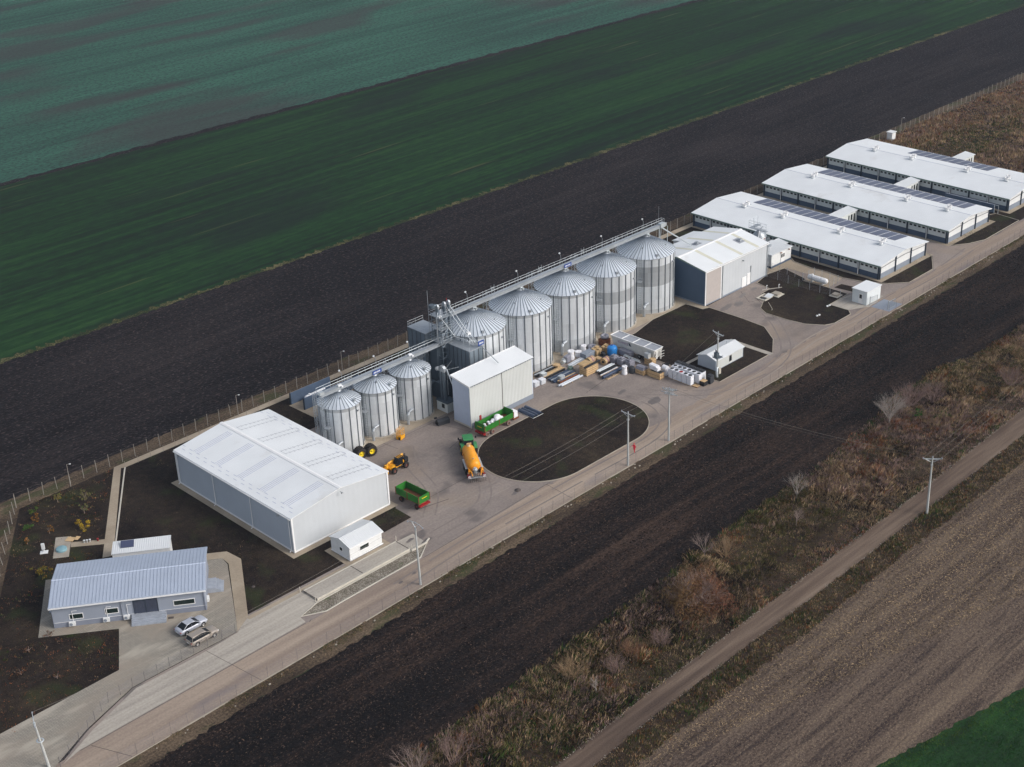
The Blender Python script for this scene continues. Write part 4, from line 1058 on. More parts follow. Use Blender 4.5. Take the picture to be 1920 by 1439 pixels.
b = B(); b.bx(155.6, 157.6, 181.2, 182.6, .1, 4.4); b.bx(153.2, 156.6, 183.6, 185.2, 3.6, 3.9); dk = b.make('dryer_duct', 'galv_dark'); tag(dk, 'dark duct box at the foot of the elevator tower', 'duct')

# ---------------------------------------------------------------- conveyor bridges
def lattice(b, x, y, z0, z1, w=.9, r=.045):
    for dx in (-w/2, w/2):
        for dy in (-w/2, w/2): b.tube((x+dx, y+dy, z0), (x+dx, y+dy, z1), r, 4)
    n = max(1, int((z1-z0)/1.1)); h = (z1-z0)/n
    for k in range(n):
        a, c = z0+k*h, z0+(k+1)*h; s = 1 if k % 2 else -1
        for dy in (-w/2, w/2): b.tube((x-s*w/2, y+dy, a), (x+s*w/2, y+dy, c), r*.6, 4)
        for dx in (-w/2, w/2): b.tube((x+dx, y-s*w/2, a), (x+dx, y+s*w/2, c), r*.6, 4)
        b.tube((x-w/2, y-w/2, c), (x+w/2, y-w/2, c), r*.6, 4)
def bridge(x0, x1, z, masts, lamps, drives, label, signs, y=183.1):
    root = thing('conveyor_bridge', label, 'conveyor')
    b = B(); b.bx(x0, x1, y-.28, y+.28, z+.05, z+.6); b.make('trough', 'galv', root)
    b = B(); b.bx(x0, x1, y-.36, y-.29, z+.50, z+.66); b.bx(x0, x1, y-.36, y-.29, z, z+.12); b.make('trough_rails', 'galv', root)
    b = B(); b.bx(x0, x1, y+.32, y+1.15, z+.1, z+.18); b.bx(x0, x1, y+.32, y+.42, z-.12, z+.1); b.bx(x0, x1, y+1.1, y+1.2, z-.12, z+.25); b.make('walkway', 'galv', root)
    b = B()
    n = int((x1-x0)/1.5)
    for yy in (y+1.16,):
        for q in (.65, 1.2): b.tube((x0, yy, z+q+.1), (x1, yy, z+q+.1), .03, 4)
        for i in range(n+1):
            x = x0+(x1-x0)*i/n; b.tube((x, yy, z+.1), (x, yy, z+1.3), .03, 4)
    for q in (1.2,): b.tube((x0, y+.36, z+q+.1), (x1, y+.36, z+q+.1), .025, 4)
    for i in range(0, n+1, 2):
        x = x0+(x1-x0)*i/n; b.tube((x, y+.36, z+.1), (x, y+.36, z+1.3), .025, 4)
    for xe in (x0, x1):
        for q in (.65, 1.2): b.tube((xe, y+.36, z+q+.1), (xe, y+1.16, z+q+.1), .03, 4)
    b.make('handrail', 'galv_light', root)
    for x, yy, z0 in masts:
        b = B(); lattice(b, x, yy, z0, z); b.tube((x-.4, yy, z-2.4), (x-2.2, y+.7, z), .05, 4); b.tube((x+.4, yy, z-2.4), (x+2.2, y+.7, z), .05, 4)
        b.make('support_mast', 'galv', root)
    for x in lamps:
        b = B(); b.path([(x, y+1.2, z), (x, y+1.2, z+2.1), (x-.5, y+1.0, z+2.75)], .035, 5); l = b.make('lamp', 'galv', root)
        b = B(); b.cb((x-.62, y+.95, z+2.85), (.3, .26, .16), 0, rad(-25)); b.make('lamp_head', 'lamp_white', l)
    for x in drives:
        b = B(); b.cb((x, y-.05, z+.8), (.7, .4, .3)); b.cb((x+.3, y-.4, z+.55), (.35, .3, .3)); b.make('drive_unit', 'lamp_white', root)
    for x in signs:
        b = B(); b.bx(x-1.0, x+1.0, y-.5, y-.44, z+.15, z+.85); s = b.make('sign', 'sign_blue', root)
        b = B()
        for i, (q, hh) in enumerate(((-.7, .25), (-.45, .3), (-.2, .22), (.05, .3), (.3, .25), (.55, .3))):
            b.cb((x+q, y-.52, z+.5), (.16, .02, hh), 0, rad(12))
        b.make('lettering', 'lamp_white', s)
    return root
br = bridge(160.0, 221.2, 15.75, [(172.6, 186.3, 13.0-5), (184.8, 186.3, 8), (197.0, 186.3, 8), (209.25, 186.3, 8)], [166, 179.2, 191, 203, 215.5], [], 'long elevated conveyor walkway running over the five large silos', [191.2])
b = B()
for x in (166.45, 178.7, 190.95, 203.15, 215.35): b.bx(x-.4, x+.4, 182.85, 183.55, 15.0, 15.75); b.bx(x-.15, x+.15, 182.4, 182.84, 15.1, 15.5)
b.make('drop_spouts', 'galv_light', br)
b = B(); b.tube((221.0, 184.6, 0), (221.0, 184.6, 15.8), .1, 6); b.tube((221.0, 182.4, 9), (221.0, 182.4, 15.8), .06, 6); b.make('end_post', 'galv_light', br)
b = B(); b.path([(219.8, 182.9, 15.6), (229.2, 182.6, 9.0), (229.4, 182.6, 8.4)], .14, 8); b.tube((219.9, 183.2, 15.5), (221.2, 184.4, 12.4), .06, 5); b.make('spout', 'galv_light', br)
b = B(); b.cb((219.8, 183.0, 16.2), (1.4, .9, .9)); b.make('end_drive', 'galv_light', br)
b = B(); b.tube((220.4, 184.3, 15.9), (220.4, 184.3, 19.8), .025, 4); b.make('lightning_rod', 'galv', br)
for x in (172.5, 185.2, 197.2):
    b = B()
    for k in range(3):
        b.bx(x-.4, x+.4, 184.28, 184.34, 16.4+.35*k, 16.45+.35*k)
    b.tube((x-.4, 184.3, 16), (x-.4, 184.3, 17.6), .04, 4); b.tube((x+.4, 184.3, 16), (x+.4, 184.3, 17.6), .04, 4); b.make('rail_gate', 'galv_light', br)
bs = bridge(130.2, 161.2, 10.85, [(138.1, 185.5, 5.5), (146.2, 185.5, 5.5), (154.4, 185.3, .1)], [135.9, 143.6, 151.4], [134.3, 150.4], 'shorter elevated conveyor walkway running over the three small silos', [142.4])
b = B()
for x in (134.1, 142.2, 150.3): b.bx(x-.28, x+.28, 182.9, 183.5, 10.55, 10.9)
b.make('drop_spouts', 'galv_light', bs)
b = B()
for yy in (182.6, 184.5): lattice(b, 129.9, yy+.0, .1, 11.2, .5)
b.make('end_tower', 'galv', bs)
b = B(); b.cb((130.3, 183.0, 11.6), (.9, .7, .5)); b.make('end_drive', 'galv_light', bs)
b = B()
for k in range(5): b.tube((151.5+k*.8, 183.3, 10.8), (152.6+k*.9, 184.8, 8.8), .05, 4)
b.make('bracing', 'galv', bs)

# ---------------------------------------------------------------- elevator tower
et = thing('elevator_tower', 'steel bucket elevator tower with sloping pipes between the silo rows', 'elevator tower')
b = B(); lattice(b, 158.9, 183.6, .1, 16.6, 2.6, .08); b.make('frame', 'bin_blue', et)
for z in (11.4, 14.0, 16.4):
    b = B(); b.bx(157.3, 160.5, 182.1, 185.3, z, z+.08); b.make('platform', 'galv', et)
    b = B()
    for q in (.6, 1.1):
        b.path([(157.3, 182.1, z+q), (157.3, 185.3, z+q), (160.5, 185.3, z+q), (160.5, 182.1, z+q), (157.3, 182.1, z+q)], .03, 4)
    for x in (157.3, 158.9, 160.5):
        for yy in (182.1, 185.3): b.tube((x, yy, z), (x, yy, z+1.1), .03, 4)
    b.make('platform_railing', 'galv', et)
for (x, y, zt) in ((158.2, 183.9, 18.0), (159.3, 183.2, 18.4), (159.9, 182.7, 18.7)):
    b = B(); b.bx(x-.13, x+.13, y-.3, y-.08, .2, zt); b.bx(x-.13, x+.13, y+.08, y+.3, .2, zt); l = b.make('elevator_leg', 'bin_blue', et)
    b = B(); b.prof([(y-.4, zt-.3), (y+.4, zt-.3), (y+.4, zt+.2), (y+.18, zt+.5), (y-.18, zt+.5), (y-.4, zt+.2)], x-.18, x+.18, 'x'); b.make('elevator_head', 'galv', l)
b = B(); b.tube((157.2, 184.2, 18.1), (157.2, 184.2, 18.7), .55, 10); b.tube((156.9, 184.0, 18.4), (157.9, 184.0, 18.4), .3, 10); b.make('motor', 'galv_dark', et)
b = B(); b.tube((159.7, 182.9, 19.1), (159.7, 182.9, 19.6), .06, 5); b.make('beacon', 'red', et)
b = B(); b.tube((157.2, 185.2, 12.8), (157.2, 185.2, 21.2), .04, 5); b.make('lightning_rod', 'galv', et)
for pts, r_ in (([(158.6, 183.5, 17.6), (157.8, 182.9, 16.6), (159.2, 180.6, 12.8), (160.4, 178.8, 12.2), (161.0, 177.6, 11.2)], .13),
                ([(159.6, 183.0, 18.0), (160.4, 180.0, 14.0), (160.9, 178.6, 12.4), (161.3, 177.9, 11.2)], .13),
                ([(160.2, 182.8, 18.1), (161.0, 180.2, 14.4), (161.4, 179.0, 13.0), (161.9, 178.3, 11.2)], .13),
                ([(161.0, 179.6, 13.6), (161.8, 177.2, 11.6), (162.0, 172.4, 9.1)], .12),
                ([(157.8, 183.4, 17.2), (157.0, 182.8, 16.4), (157.0, 182.8, 12.0)], .14),
                ([(159.4, 183.0, 13.6), (158.2, 182.8, 12.0), (157.6, 182.9, 11.4)], .1)):
    b = B(); b.path([Vector(p) for p in pts], r_*.65, 8); b.make('pipe', 'galv', et)
b = B(); b.cb((157.7, 182.8, 16.5), (.6, .5, .5)); b.cb((161.2, 179.2, 13.2), (.7, .6, .5)); b.make('pipe_joint', 'lamp_white', et)
b = B(); b.bx(160.9, 162.3, 176.3, 176.36, 11.6, 12.5); s = b.make('sign', 'sign_blue', et)
b = B()
for q in (-.4, -.15, .1, .35): b.cb((161.6+q, 176.28, 12.05), (.14, .02, .35), 0, rad(12))
b.make('lettering', 'lamp_white', s)
b = B(); b.tube((161.6, 176.4, 11.1), (161.6, 176.4, 12.4), .05); b.tube((160.2, 178, 11.1), (160.2, 178, 12.3), .06); b.tube((160.6, 180, 11.1), (160.6, 180, 12.3), .08); b.make('roof_stubs', 'galv_light', et)
# small elevator and its hut
hu = thing('control_hut', 'small white corrugated control hut with door window between silos and loading building', 'hut')
b = B(); b.bx(154.0, 156.0, 177.9, 180.7, .1, 2.0); b.make('wall', 'barn_wall', hu)
b = B(); b.bx(153.85, 156.15, 177.75, 180.85, 2.0, 2.14); b.make('roof', 'galv_dark', hu)
b = B(); b.bx(153.93, 153.998, 178.6, 179.3, .9, 1.7); b.make('window', 'win_dark', hu)
b = B()
for k in range(6): b.bx(154.2+k*.33, 154.24+k*.33, 177.86, 177.898, .15, 1.95)
b.make('wall_ribs', 'plinth_grey', hu)
se = thing('small_elevator', 'small grey bucket elevator standing over the control hut', 'elevator')
b = B(); b.bx(154.6, 155.0, 179.0, 179.4, 2.15, 8.0); b.bx(154.6, 155.0, 179.8, 180.2, 2.15, 8.0); b.make('leg', 'bin_blue', se)
b = B(); b.prof([(178.8, 7.8), (180.4, 7.8), (180.4, 8.4), (179.9, 8.9), (179.2, 8.9), (178.8, 8.5)], 154.5, 155.1, 'x'); b.cb((154.2, 180.2, 8.4), (.7, .5, .5)); b.make('head', 'galv', se)
b = B(); b.tube((155.2, 178.8, 8.2), (153.6, 174.9, 5.4), .12, 8); b.make('spout', 'galv_light', se)
b = B(); b.tube((155.4, 179, 3), (155.4, 179, 8.6), .05); b.tube((155.4, 179, 8.6), (156.2, 178.4, 9.8), .03, 4); b.tube((155.4, 179, 8.0), (157.4, 178.0, 8.2), .03, 4); b.make('stay', 'galv_light', se)
# mill bin with access platform
mb = thing('mill_bin', 'small round galvanised bin with ladder cage tower behind the mill hall', 'bin')
b = B(); b.lathe([(1.5, 2.5), (1.5, 6.4), (.4, 7.5), (0, 7.5)], 20, (248.9, 179.4, 0)); b.make('bin_body', 'galv', mb)
b = B()
for dx, dy in ((-1, -1), (1, -1), (1, 1), (-1, 1)): b.tube((248.9+dx*1.1, 179.4+dy*1.1, .1), (248.9+dx*1.1, 179.4+dy*1.1, 3.2), .08, 5)
b.make('leg', 'galv', mb)
b = B(); b.bx(247.2, 248.0, 176.4, 181.0, 8.1, 8.18); b.bx(248.0, 250.4, 180.0, 181.0, 8.1, 8.18); b.make('platform', 'galv', mb)
b = B()
for z in (8.7, 9.3, 9.9): b.path([(248.0, 176.4, z), (247.2, 176.4, z), (247.2, 181.0, z), (250.4, 181, z)], .035, 4)
for x, y in ((247.2, 176.4), (247.2, 178), (247.2, 179.5), (247.2, 181), (248.9, 181), (250.4, 181)): b.tube((x, y, 8.1), (x, y, 9.9), .035, 4)
b.make('railing', 'galv_light', mb)
b = B(); lattice(b, 245.0, 174.4, .1, 8.0, .7, .04); b.tube((245.2, 174.6, 8), (247.5, 177, 8.2), .08, 5); b.make('ladder_tower', 'galv_light', mb)
b = B(); b.path([(249, 179.3, 7.4), (248.6, 178.4, 8.6), (248.4, 178, 8.6)], .1, 6); b.path([(247.6, 178.6, 4.0), (247.6, 178.6, 6.4), (248.6, 179.2, 7.5)], .1, 6); b.make('pipe', 'lamp_white', mb)
b = B(); b.cb((248.5, 177.85, 5.9), (1.0, .05, .6), rad(-15)); s = b.make('label_plate', 'lamp_white', mb)
b = B(); b.cb((248.75, 177.75, 5.9), (.3, .05, .25), rad(-15)); b.make('label_mark', 'red', s)

# ---------------------------------------------------------------- vehicles
def wheel(root, x, y, r, w, tm='tyre', rm='rim_alloy', lugs=0, hub=.55, ax='y', name='wheel'):
    b = B(); q = w/2
    b.lathe([(r*hub, -q), (r*.93, -q), (r, -q*.75), (r, q*.75), (r*.93, q), (r*hub, q)], 22, (x, y, r) if ax == 'y' else (x, y, r), ax)
    if lugs:
        for i in range(lugs):
            t = 2*PI*i/lugs
            for s in (-1, 1):
                c = (x+math.cos(t+s*.06)*r*1.02, y+s*q*.45, r+math.sin(t+s*.06)*r*1.02)
                b.cb(c, (r*.10, q*.8, r*.10), 0, -t)
    wl = b.make(name, tm, root)
    b = B(); b.lathe([(r*hub, -q*.9), (r*.5, -q*.3), (r*.18, -q*.25), (r*.16, -q*.6), (0, -q*.6)], 16, (x, y, r), ax)
    b.lathe([(0, q*.6), (r*.16, q*.6), (r*.18, q*.25), (r*.5, q*.3), (r*hub, q*.9)], 16, (x, y, r), ax)
    b.make('rim', rm, wl)
    return wl
def car(name, label, loc, rz, bodym, wagon):
    root = thing(name, label, 'car', loc, rz)
    L_ = 4.75; hw = .92
    # sections: x, half width, z bottom, z top (belt line)
    sec = [(-2.36, .70, .42, .78), (-2.28, .84, .30, .92), (-1.9, .90, .26, .97), (-1.2, .92, .24, .98), (-.2, .92, .24, .96), (.8, .92, .24, .95), (1.15, .91, .24, .96), (1.9, .88, .26, .90), (2.22, .82, .30, .80), (2.37, .70, .38, .66)]
    b = B(); vs = []
    for x, w, z0, z1 in sec:
        zm = z0+(z1-z0)*.62
        ring = [(-w*.88, z0), (-w, z0+.14), (-w, zm), (-w*.93, z1-.03), (-w*.7, z1+.015), (0, z1+.035), (w*.7, z1+.015), (w*.93, z1-.03), (w, zm), (w, z0+.14), (w*.88, z0)]
        vs += [(x, a, c) for a, c in ring]
    n = 11; fs = []
    for i in range(len(sec)-1):
        for j in range(n): fs.append((i*n+j, i*n+(j+1) % n, (i+1)*n+(j+1) % n, (i+1)*n+j))
    fs += [tuple(range(n)), tuple(range((len(sec)-1)*n, len(sec)*n))[::-1]]
    b.add(vs, fs, True); bo = b.make('body', bodym, root)
    if wagon: gs = [(-2.22, .66, .95, .02), (-1.85, .72, .96, .47), (-.4, .74, .96, .52), (.25, .72, .95, .47), (1.12, .72, .94, .02)]
    else: gs = [(-1.85, .68, .97, .02), (-1.0, .70, .97, .42), (-.3, .72, .96, .47), (.25, .71, .95, .43), (1.12, .72, .94, .02)]
    b = B(); vs = []
    for x, w, z, h in gs:
        vs += [(x, -w-.12, z-.02), (x, -w+.02*h, z+h), (x, w-.02*h, z+h), (x, w+.12, z-.02)] if h > .1 else [(x, -w-.1, z-.02), (x, -w, z+h), (x, w, z+h), (x, w+.1, z-.02)]
    fs = []
    for i in range(len(gs)-1):
        for j in range(3): fs.append((i*4+j, i*4+j+1, (i+1)*4+j+1, (i+1)*4+j))
    b.add(vs, fs, False); cab = b.make('cabin_glass', 'car_glass', root)
    b = B(); x0, x1 = (-1.92, .32) if wagon else (-1.05, .3)
    zr = 1.50 if wagon else 1.45
    b.add([(x0, -.62, zr-.01), (x1, -.62, zr-.02), (x1, .62, zr-.02), (x0, .62, zr-.01), (x0, -.66, zr-.06), (x1, -.66, zr-.08), (x1, .66, zr-.08), (x0, .66, zr-.06)], [(0, 1, 2, 3), (4, 5, 1, 0), (1, 5, 6, 2), (3, 2, 6, 7), (0, 3, 7, 4)])
    for s in (-1, 1):
        for xp, xq in ((-.35, -.3), (x1, 1.12), (x0, -2.2 if wagon else -1.85)):
            b.tube((xp, s*.67, zr-.05), (xq if xq > 1 or xq < -1 else xp, s*.83, .96), .035, 4)
    if wagon:
        for s in (-1, 1): b.tube((-1.8, s*.58, zr+.05), (.2, s*.58, zr+.04), .02, 4)
    b.make('roof', bodym, root)
    for s in (-1, 1):
        b = B(); b.cb((2.16, s*.66, .66), (.26, .3, .13), s*-.25); b.make('headlight', 'lamp_white', root)
        b = B(); b.cb((-2.27, s*.66, .78), (.14, .34, .15), s*.15); b.make('taillight', 'lamp_red', root)
        b = B(); b.cb((.85, s*1.0, 1.0), (.18, .16, .12)); b.make('mirror', bodym, root)
        for x in (-1.42, 1.45): wheel(root, x, s*.84, .33, .22, 'tyre', 'rim_alloy', 0, .66)
        b = B()
        for x in (-1.42, 1.45): b.lathe([(.39, 0), (.33, 0)], 18, (x, s*.925, .34), 'y')
        for x in (-.15, .75, -1.0): b.cb((x, s*.925, .66), (.015, .01, .5))
        b.make('wheel_arches', 'black', root, normals=False)
    b = B(); b.cb((-2.37, 0, .62), (.03, .52, .12)); b.make('number_plate', 'lamp_white', root)
    b = B(); b.cb((2.37, 0, .52), (.04, .9, .16)); b.make('grille', 'black', root)
    return root
car('sedan', 'silver saloon car parked nearest the office steps', (85.1, 157.0, .05), rad(2), 'car_silver', False)
car('estate_car', 'dusty beige estate car with roof rails parked nearest the fence', (84.75, 153.7, .05), rad(1), 'car_beige', True)

def tipper(label, loc, rz, Lb, Wd, z0, z1, axles, gates, load=False):
    """green farm trailer; local x forward, y left, tail at -x"""
    root = thing('farm_trailer', label, 'trailer', loc, rz, None)
    t = .06; x0, x1, y = -Lb/2, Lb/2, Wd/2
    b = B(); b.bx(x0, x1, -y, y, z0, z0+.08); b.make('floor', 'rust', root)
    for s in (-1, 1):
        b = B(); yy = s*(y-t/2)
        b.bx(x0, x1, yy-t/2, yy+t/2, z0+.082, z1)
        for k in range(5):
            zk = z0+.2+k*(z1-z0-.3)/4; b.bx(x0+.06, x1-.06, s*y, s*(y+.05), zk-.07, zk+.07) if s > 0 else b.bx(x0+.06, x1-.06, -y-.05, -y, zk-.07, zk+.07)
        b.make('side_board', 'green_paint', root)
    for xe, s in ((x0, -1), (x1, 1)):
        b = B(); xx = xe-s*t/2; b.bx(xx-t/2, xx+t/2, -y+t, y-t, z0+.082, z1+gates)
        for k in range(4):
            zk = z0+.2+k*(z1-z0-.3)/3; b.bx(min(xe, xe+s*.05), max(xe, xe+s*.05), -y+.1, y-.1, zk-.06, zk+.06)
        b.make('end_board', 'green_paint', root)
    for (px_, py_) in ((x0+.02, -y-.03), (x0+.02, y+.03), (x1-.02, -y-.03), (x1-.02, y+.03), (0, -y-.05), (0, y+.05)):
        b = B(); b.cb((px_, py_, (z0+z1)/2), (.14, .09, z1-z0+.1)); b.make('corner_post', 'rust', root)
    b = B(); b.bx(x0+.2, x1-.2, -.45, .45, z0-.3, z0-.01); b.bx(x0-.12, x0+.3, -y*.95, y*.95, z0-.55, z0-.28); b.make('chassis', 'red', root)
    b = B(); b.cb((x0-.14, 0, z0-.42), (.05, Wd*.9, .18)); b.make('rear_bumper', 'red', root)
    for s in (-1, 1):
        b = B(); b.cb((x0-.18, s*y*.8, z0-.42), (.04, .3, .14)); b.make('taillight', 'lamp_red', root)
    b = B(); b.tube((x1, -.4, z0-.35), (x1+1.3, 0, .55), .05, 5); b.tube((x1, .4, z0-.35), (x1+1.3, 0, .55), .05, 5); b.make('drawbar', 'rust', root)
    for xa in axles:
        for s in (-1, 1): wheel(root, xa, s*(y-.22), .48, .38, 'tyre_dusty' if load else 'tyre', 'rim_red', 0, .5)
    b = B(); b.cb((x0-.062, 0, (z0+z1)/2+.25), (.012, 1.1, .14)); 
    for q in (-.5, -.3, -.1, .1, .3, .5): pass
    b.make('side_lettering', 'rim_yellow', root)
    return root
t1 = tipper('empty green tipping trailer with red floor beside the storage hall', (129.35, 159.3, .03), rad(92), 5.5, 2.35, 1.15, 2.5, (-2.0, 1.7), .05)
b = B(); b.bx(-2.6, 2.6, -1.05, 1.05, 1.24, 1.26); b.make('floor_coating', 'rust', t1)
t2 = tipper('long green trailer loaded with white sacks beside the tall white building', (155.75, 167.45, .03), rad(1.5), 7.3, 2.4, 1.1, 2.2, (-2.9, -1.5, 2.5), .45, True)
b = B()
for (x, y, q) in ((-2.6, -.4, .25), (-2.2, .3, .3), (-1.6, -.3, .3), (-.9, -.2, .4), (-.2, .1, .5), (.4, -.2, .6), (.9, .1, .7), (1.3, -.3, .6), (.1, -.5, .45), (-1.2, .3, .35), (1.5, .3, .5)):
    b.lathe([(0, 0), (q*.8, .05), (q, q*.5), (q*.7, q*.95), (.1, q*1.1), (0, q*1.1)], 7, (x, y, 1.18+random.uniform(.2, .5)))
o = b.make('sacks', 'fabric_white'); o.location = t2.location; o.rotation_euler = t2.rotation_euler; tag(o, 'heap of white sacks lying in the long green trailer', 'sacks'); o['kind'] = 'stuff'
b = B(); b.cb((153.6, 168.7, 2.45), (.35, .2, 1.3)); o = b.make('red_post', 'red'); tag(o, 'red steel post standing at the far side of the long green trailer', 'post')
ib = thing('white_tote', 'white plastic tote on a rusty frame beside the green trailer front', 'tote', (160.6, 167.6, .03))
b = B(); b.cb((0, 0, 1.1), (1.0, 1.3, 1.2)); b.cb((0, 0, 1.75), (.5, .5, .15)); b.make('tank', 'fabric_white', ib, bevel=.1)
b = B(); b.cb((0, 0, .35), (1.3, 1.5, .25)); b.make('frame', 'rust', ib)

# tractor and slurry tanker
H0 = rad(56)
tr = thing('tractor', 'green farm tractor hitched to the orange slurry tanker', 'tractor', (147.0, 165.0, .03), H0)
b = B(); b.prof([(-.5, .9), (2.9, .9), (3.05, 1.2), (2.95, 1.75), (.8, 2.0), (-.5, 2.0)], -.45, .45, 'y'); b.make('bonnet', 'green_tractor', tr)
b = B(); b.prof([(-1.25, 1.2), (.75, 1.2), (.85, 1.9), (.55, 2.75), (-1.0, 2.75), (-1.3, 1.9)], -.78, .78, 'y'); b.make('cab_glass', 'car_glass', tr)
b = B(); b.prof([(-1.25, 2.75), (.8, 2.75), (.75, 3.0), (-1.15, 3.0)], -.88, .88, 'y'); b.make('cab_roof', 'green_tractor', tr, bevel=.06)
b = B()
for x in (-1.2, .7):
    for s in (-1, 1): b.tube((x, s*.8, 1.3), (x*.9, s*.78, 2.78), .05, 5)
b.make('cab_pillar', 'black', tr)
for s in (-1, 1):
    wheel(tr, -.9, s*1.12, .98, .62, 'tyre', 'rim_yellow', 18, .5); wheel(tr, 1.95, s*.98, .68, .48, 'tyre', 'rim_yellow', 16, .5)
    b = B(); b.prof([(-1.9, 1.5), (-1.5, 2.05), (-.5, 2.1), (.0, 1.6), (-.2, 1.6), (-.6, 1.95), (-1.4, 1.9), (-1.75, 1.45)], s*1.1-.3, s*1.1+.3, 'y'); b.make('mudguard', 'green_tractor', tr)
    b = B(); b.tube((.6, s*.8, 2.5), (.8, s*1.45, 2.4), .03, 4); b.cb((.85, s*1.5, 2.2), (.08, .25, .45)); b.make('mirror', 'black', tr)
b = B(); b.tube((.9, .5, 1.9), (.9, .5, 2.9), .07); b.make('exhaust', 'black', tr)
tk = thing('slurry_tanker', 'orange slurry tanker with rear spreading gear beside the oval lawn', 'tanker', (143.5, 160.4, .03), rad(57))
b = B(); b.lathe([(0, -3.35), (.5, -3.3), (.88, -3.1), (1.05, -2.8), (1.05, 2.9), (.88, 3.2), (.5, 3.4), (0, 3.45)], 28, (0, 0, 1.95), 'x'); b.make('tank', 'orange', tk)
b = B()
for x in (-2.6, -1.0, .9, 2.6): b.lathe([(1.07, x-.05), (1.09, x), (1.07, x+.05)], 28, (0, 0, 1.95), 'x')
b.make('tank_band', 'yellow_machine', tk)
b = B(); b.bx(-3.6, 3.4, -.5, .5, .75, 1.0); b.tube((3.3, 0, .85), (4.6, 0, .8), .1); b.make('chassis', 'galv', tk)
for x in (-1.9, -.3):
    for s in (-1, 1): wheel(tk, x, s*1.2, .72, .55, 'tyre', 'rim_alloy', 16, .45)
for s in (-1, 1):
    b = B(); b.bx(-2.8, .6, s*1.2-.3, s*1.2+.3, 1.5, 1.56); b.make('mudguard', 'galv_light', tk)
    b = B(); b.path([(3.0, s*.95, 1.4), (2, s*1.15, 1.7), (.8, s*1.15, 1.75), (-1, s*1.15, 1.8), (-3.2, s*1.1, 1.7)], .06, 6); b.make('hose', 'orange', tk)
b = B(); b.lathe([(.3, 0), (.3, .25), (0, .25)], 12, (2.2, 0, 2.95)); b.cb((2.7, .2, 3.1), (.3, .2, .2)); b.cb((3.3, -.3, 2.9), (.2, .7, .15)); b.cb((-2.3, .0, 3.05), (.25, .25, .2)); b.make('hatch', 'wood', tk)
b = B(); b.cb((-5.1, 0, 1.0), (.14, 3.1, .14)); b.cb((-4.0, 0, .9), (.9, 1.6, .14)); b.cb((-4.4, 1.3, 1.3), (1.3, .1, .1)); b.cb((-4.4, -1.3, 1.3), (1.3, .1, .1)); b.make('spreader_frame', 'galv', tk)
b = B(); b.tube((-4.1, .1, 1.4), (-4.1, .1, 2.1), .42, 12); b.tube((-4.1, .1, 2.1), (-4.1, .1, 2.35), .25, 12); b.make('distributor', 'galv_light', tk)
b = B()
for k in range(10):
    t = -PI/2+PI*(k-4.5)/6; b.path([(-4.2, .1+.1*(k-4.5)*.5, 1.6), (-4.6, .25*(k-4.5), 1.9), (-5.0, .32*(k-4.5), 1.1), (-5.15, .32*(k-4.5), .15)], .035, 5)
b.make('spreader_hoses', 'black', tk)
for s in (-1, 1):
    b = B(); b.path([(-3.5, s*.9, 1.6), (-4.1, s*1.2, 2.2), (-4.7, s*.8, 1.9), (-4.9, s*.7, 1.2)], .08, 6); b.cb((-4.3, s*1.1, 1.7), (.5, .35, .5)); b.make('spreader_arm', 'orange', tk)
    b = B(); b.cb((-4.6, s*1.25, 1.15), (.5, .5, .45)); b.make('red_housing', 'red', tk)
    b = B(); b.cb((-5.2, s*1.25, 1.2), (.03, .42, .42)); w = b.make('warning_board', 'lamp_white', tk)
    b = B(); 
    for q in (-.12, .08): b.cb((-5.22, s*1.25+q, 1.2), (.012, .07, .42), 0, 0, s*rad(35))
    b.make('warning_stripe', 'red', w)
# telehandler
te = thing('telehandler', 'yellow and black telescopic handler with forks parked beside the storage hall', 'telehandler', (134.7, 169.7, .03), rad(183))
b = B(); b.prof([(-1.9, .7), (1.6, .55), (1.8, .9), (1.2, 1.3), (-.6, 1.35), (-1.9, 1.5)], -.55, .55, 'y'); b.make('chassis', 'yellow_machine', te)
b = B(); b.prof([(-2.2, .8), (-1.5, .8), (-1.3, 1.6), (-2.2, 1.7)], -.7, .7, 'y'); b.cb((-.4, -.75, 1.1), (1.4, .5, .7)); b.make('engine_cover', 'black', te, bevel=.05)
b = B(); b.prof([(-.85, 1.0), (.6, 1.0), (.7, 1.5), (.3, 2.3), (-.8, 2.3)], .05, .85, 'y'); b.make('cab_glass', 'car_glass', te)
b = B(); b.prof([(-.95, 2.3), (.4, 2.3), (.35, 2.4), (-.95, 2.42)], 0, .9, 'y'); b.make('cab_roof', 'black', te)
b = B()
for k in range(3): b.cb((-.6+k*.35, .45, 2.45), (.12, .75, .04))
b.cb((-.95, .45, 2.36), (.08, .95, .12)); b.make('roof_bars', 'yellow_machine', te)
b = B(); b.tube((-1.9, -.35, 1.95), (1.5, -.35, 1.55), .2, 4); b.tube((1.5, -.35, 1.55), (2.3, -.3, .95), .17, 4); b.cb((2.0, -.3, 1.2), (.4, .6, .5)); b.make('boom', 'yellow_machine', te)
b = B(); b.cb((2.45, -.1, .7), (.12, 1.5, .8)); b.make('fork_carriage', 'yellow_machine', te)
for y in (-.5, .3):
    b = B(); b.cb((3.05, y, .25), (1.2, .12, .06)); b.make('fork', 'galv', te)
for x in (-1.35, 1.35):
    for s in (-1, 1): wheel(te, x, s*.98, .56, .42, 'tyre', 'rim_red', 14, .5)
b = B(); b.tube((-.9, .9, 2.3), (-1.0, 1.15, 2.9), .02, 4); b.cb((-1.0, 1.2, 2.9), (.1, .3, .1)); b.make('mirror', 'black', te)
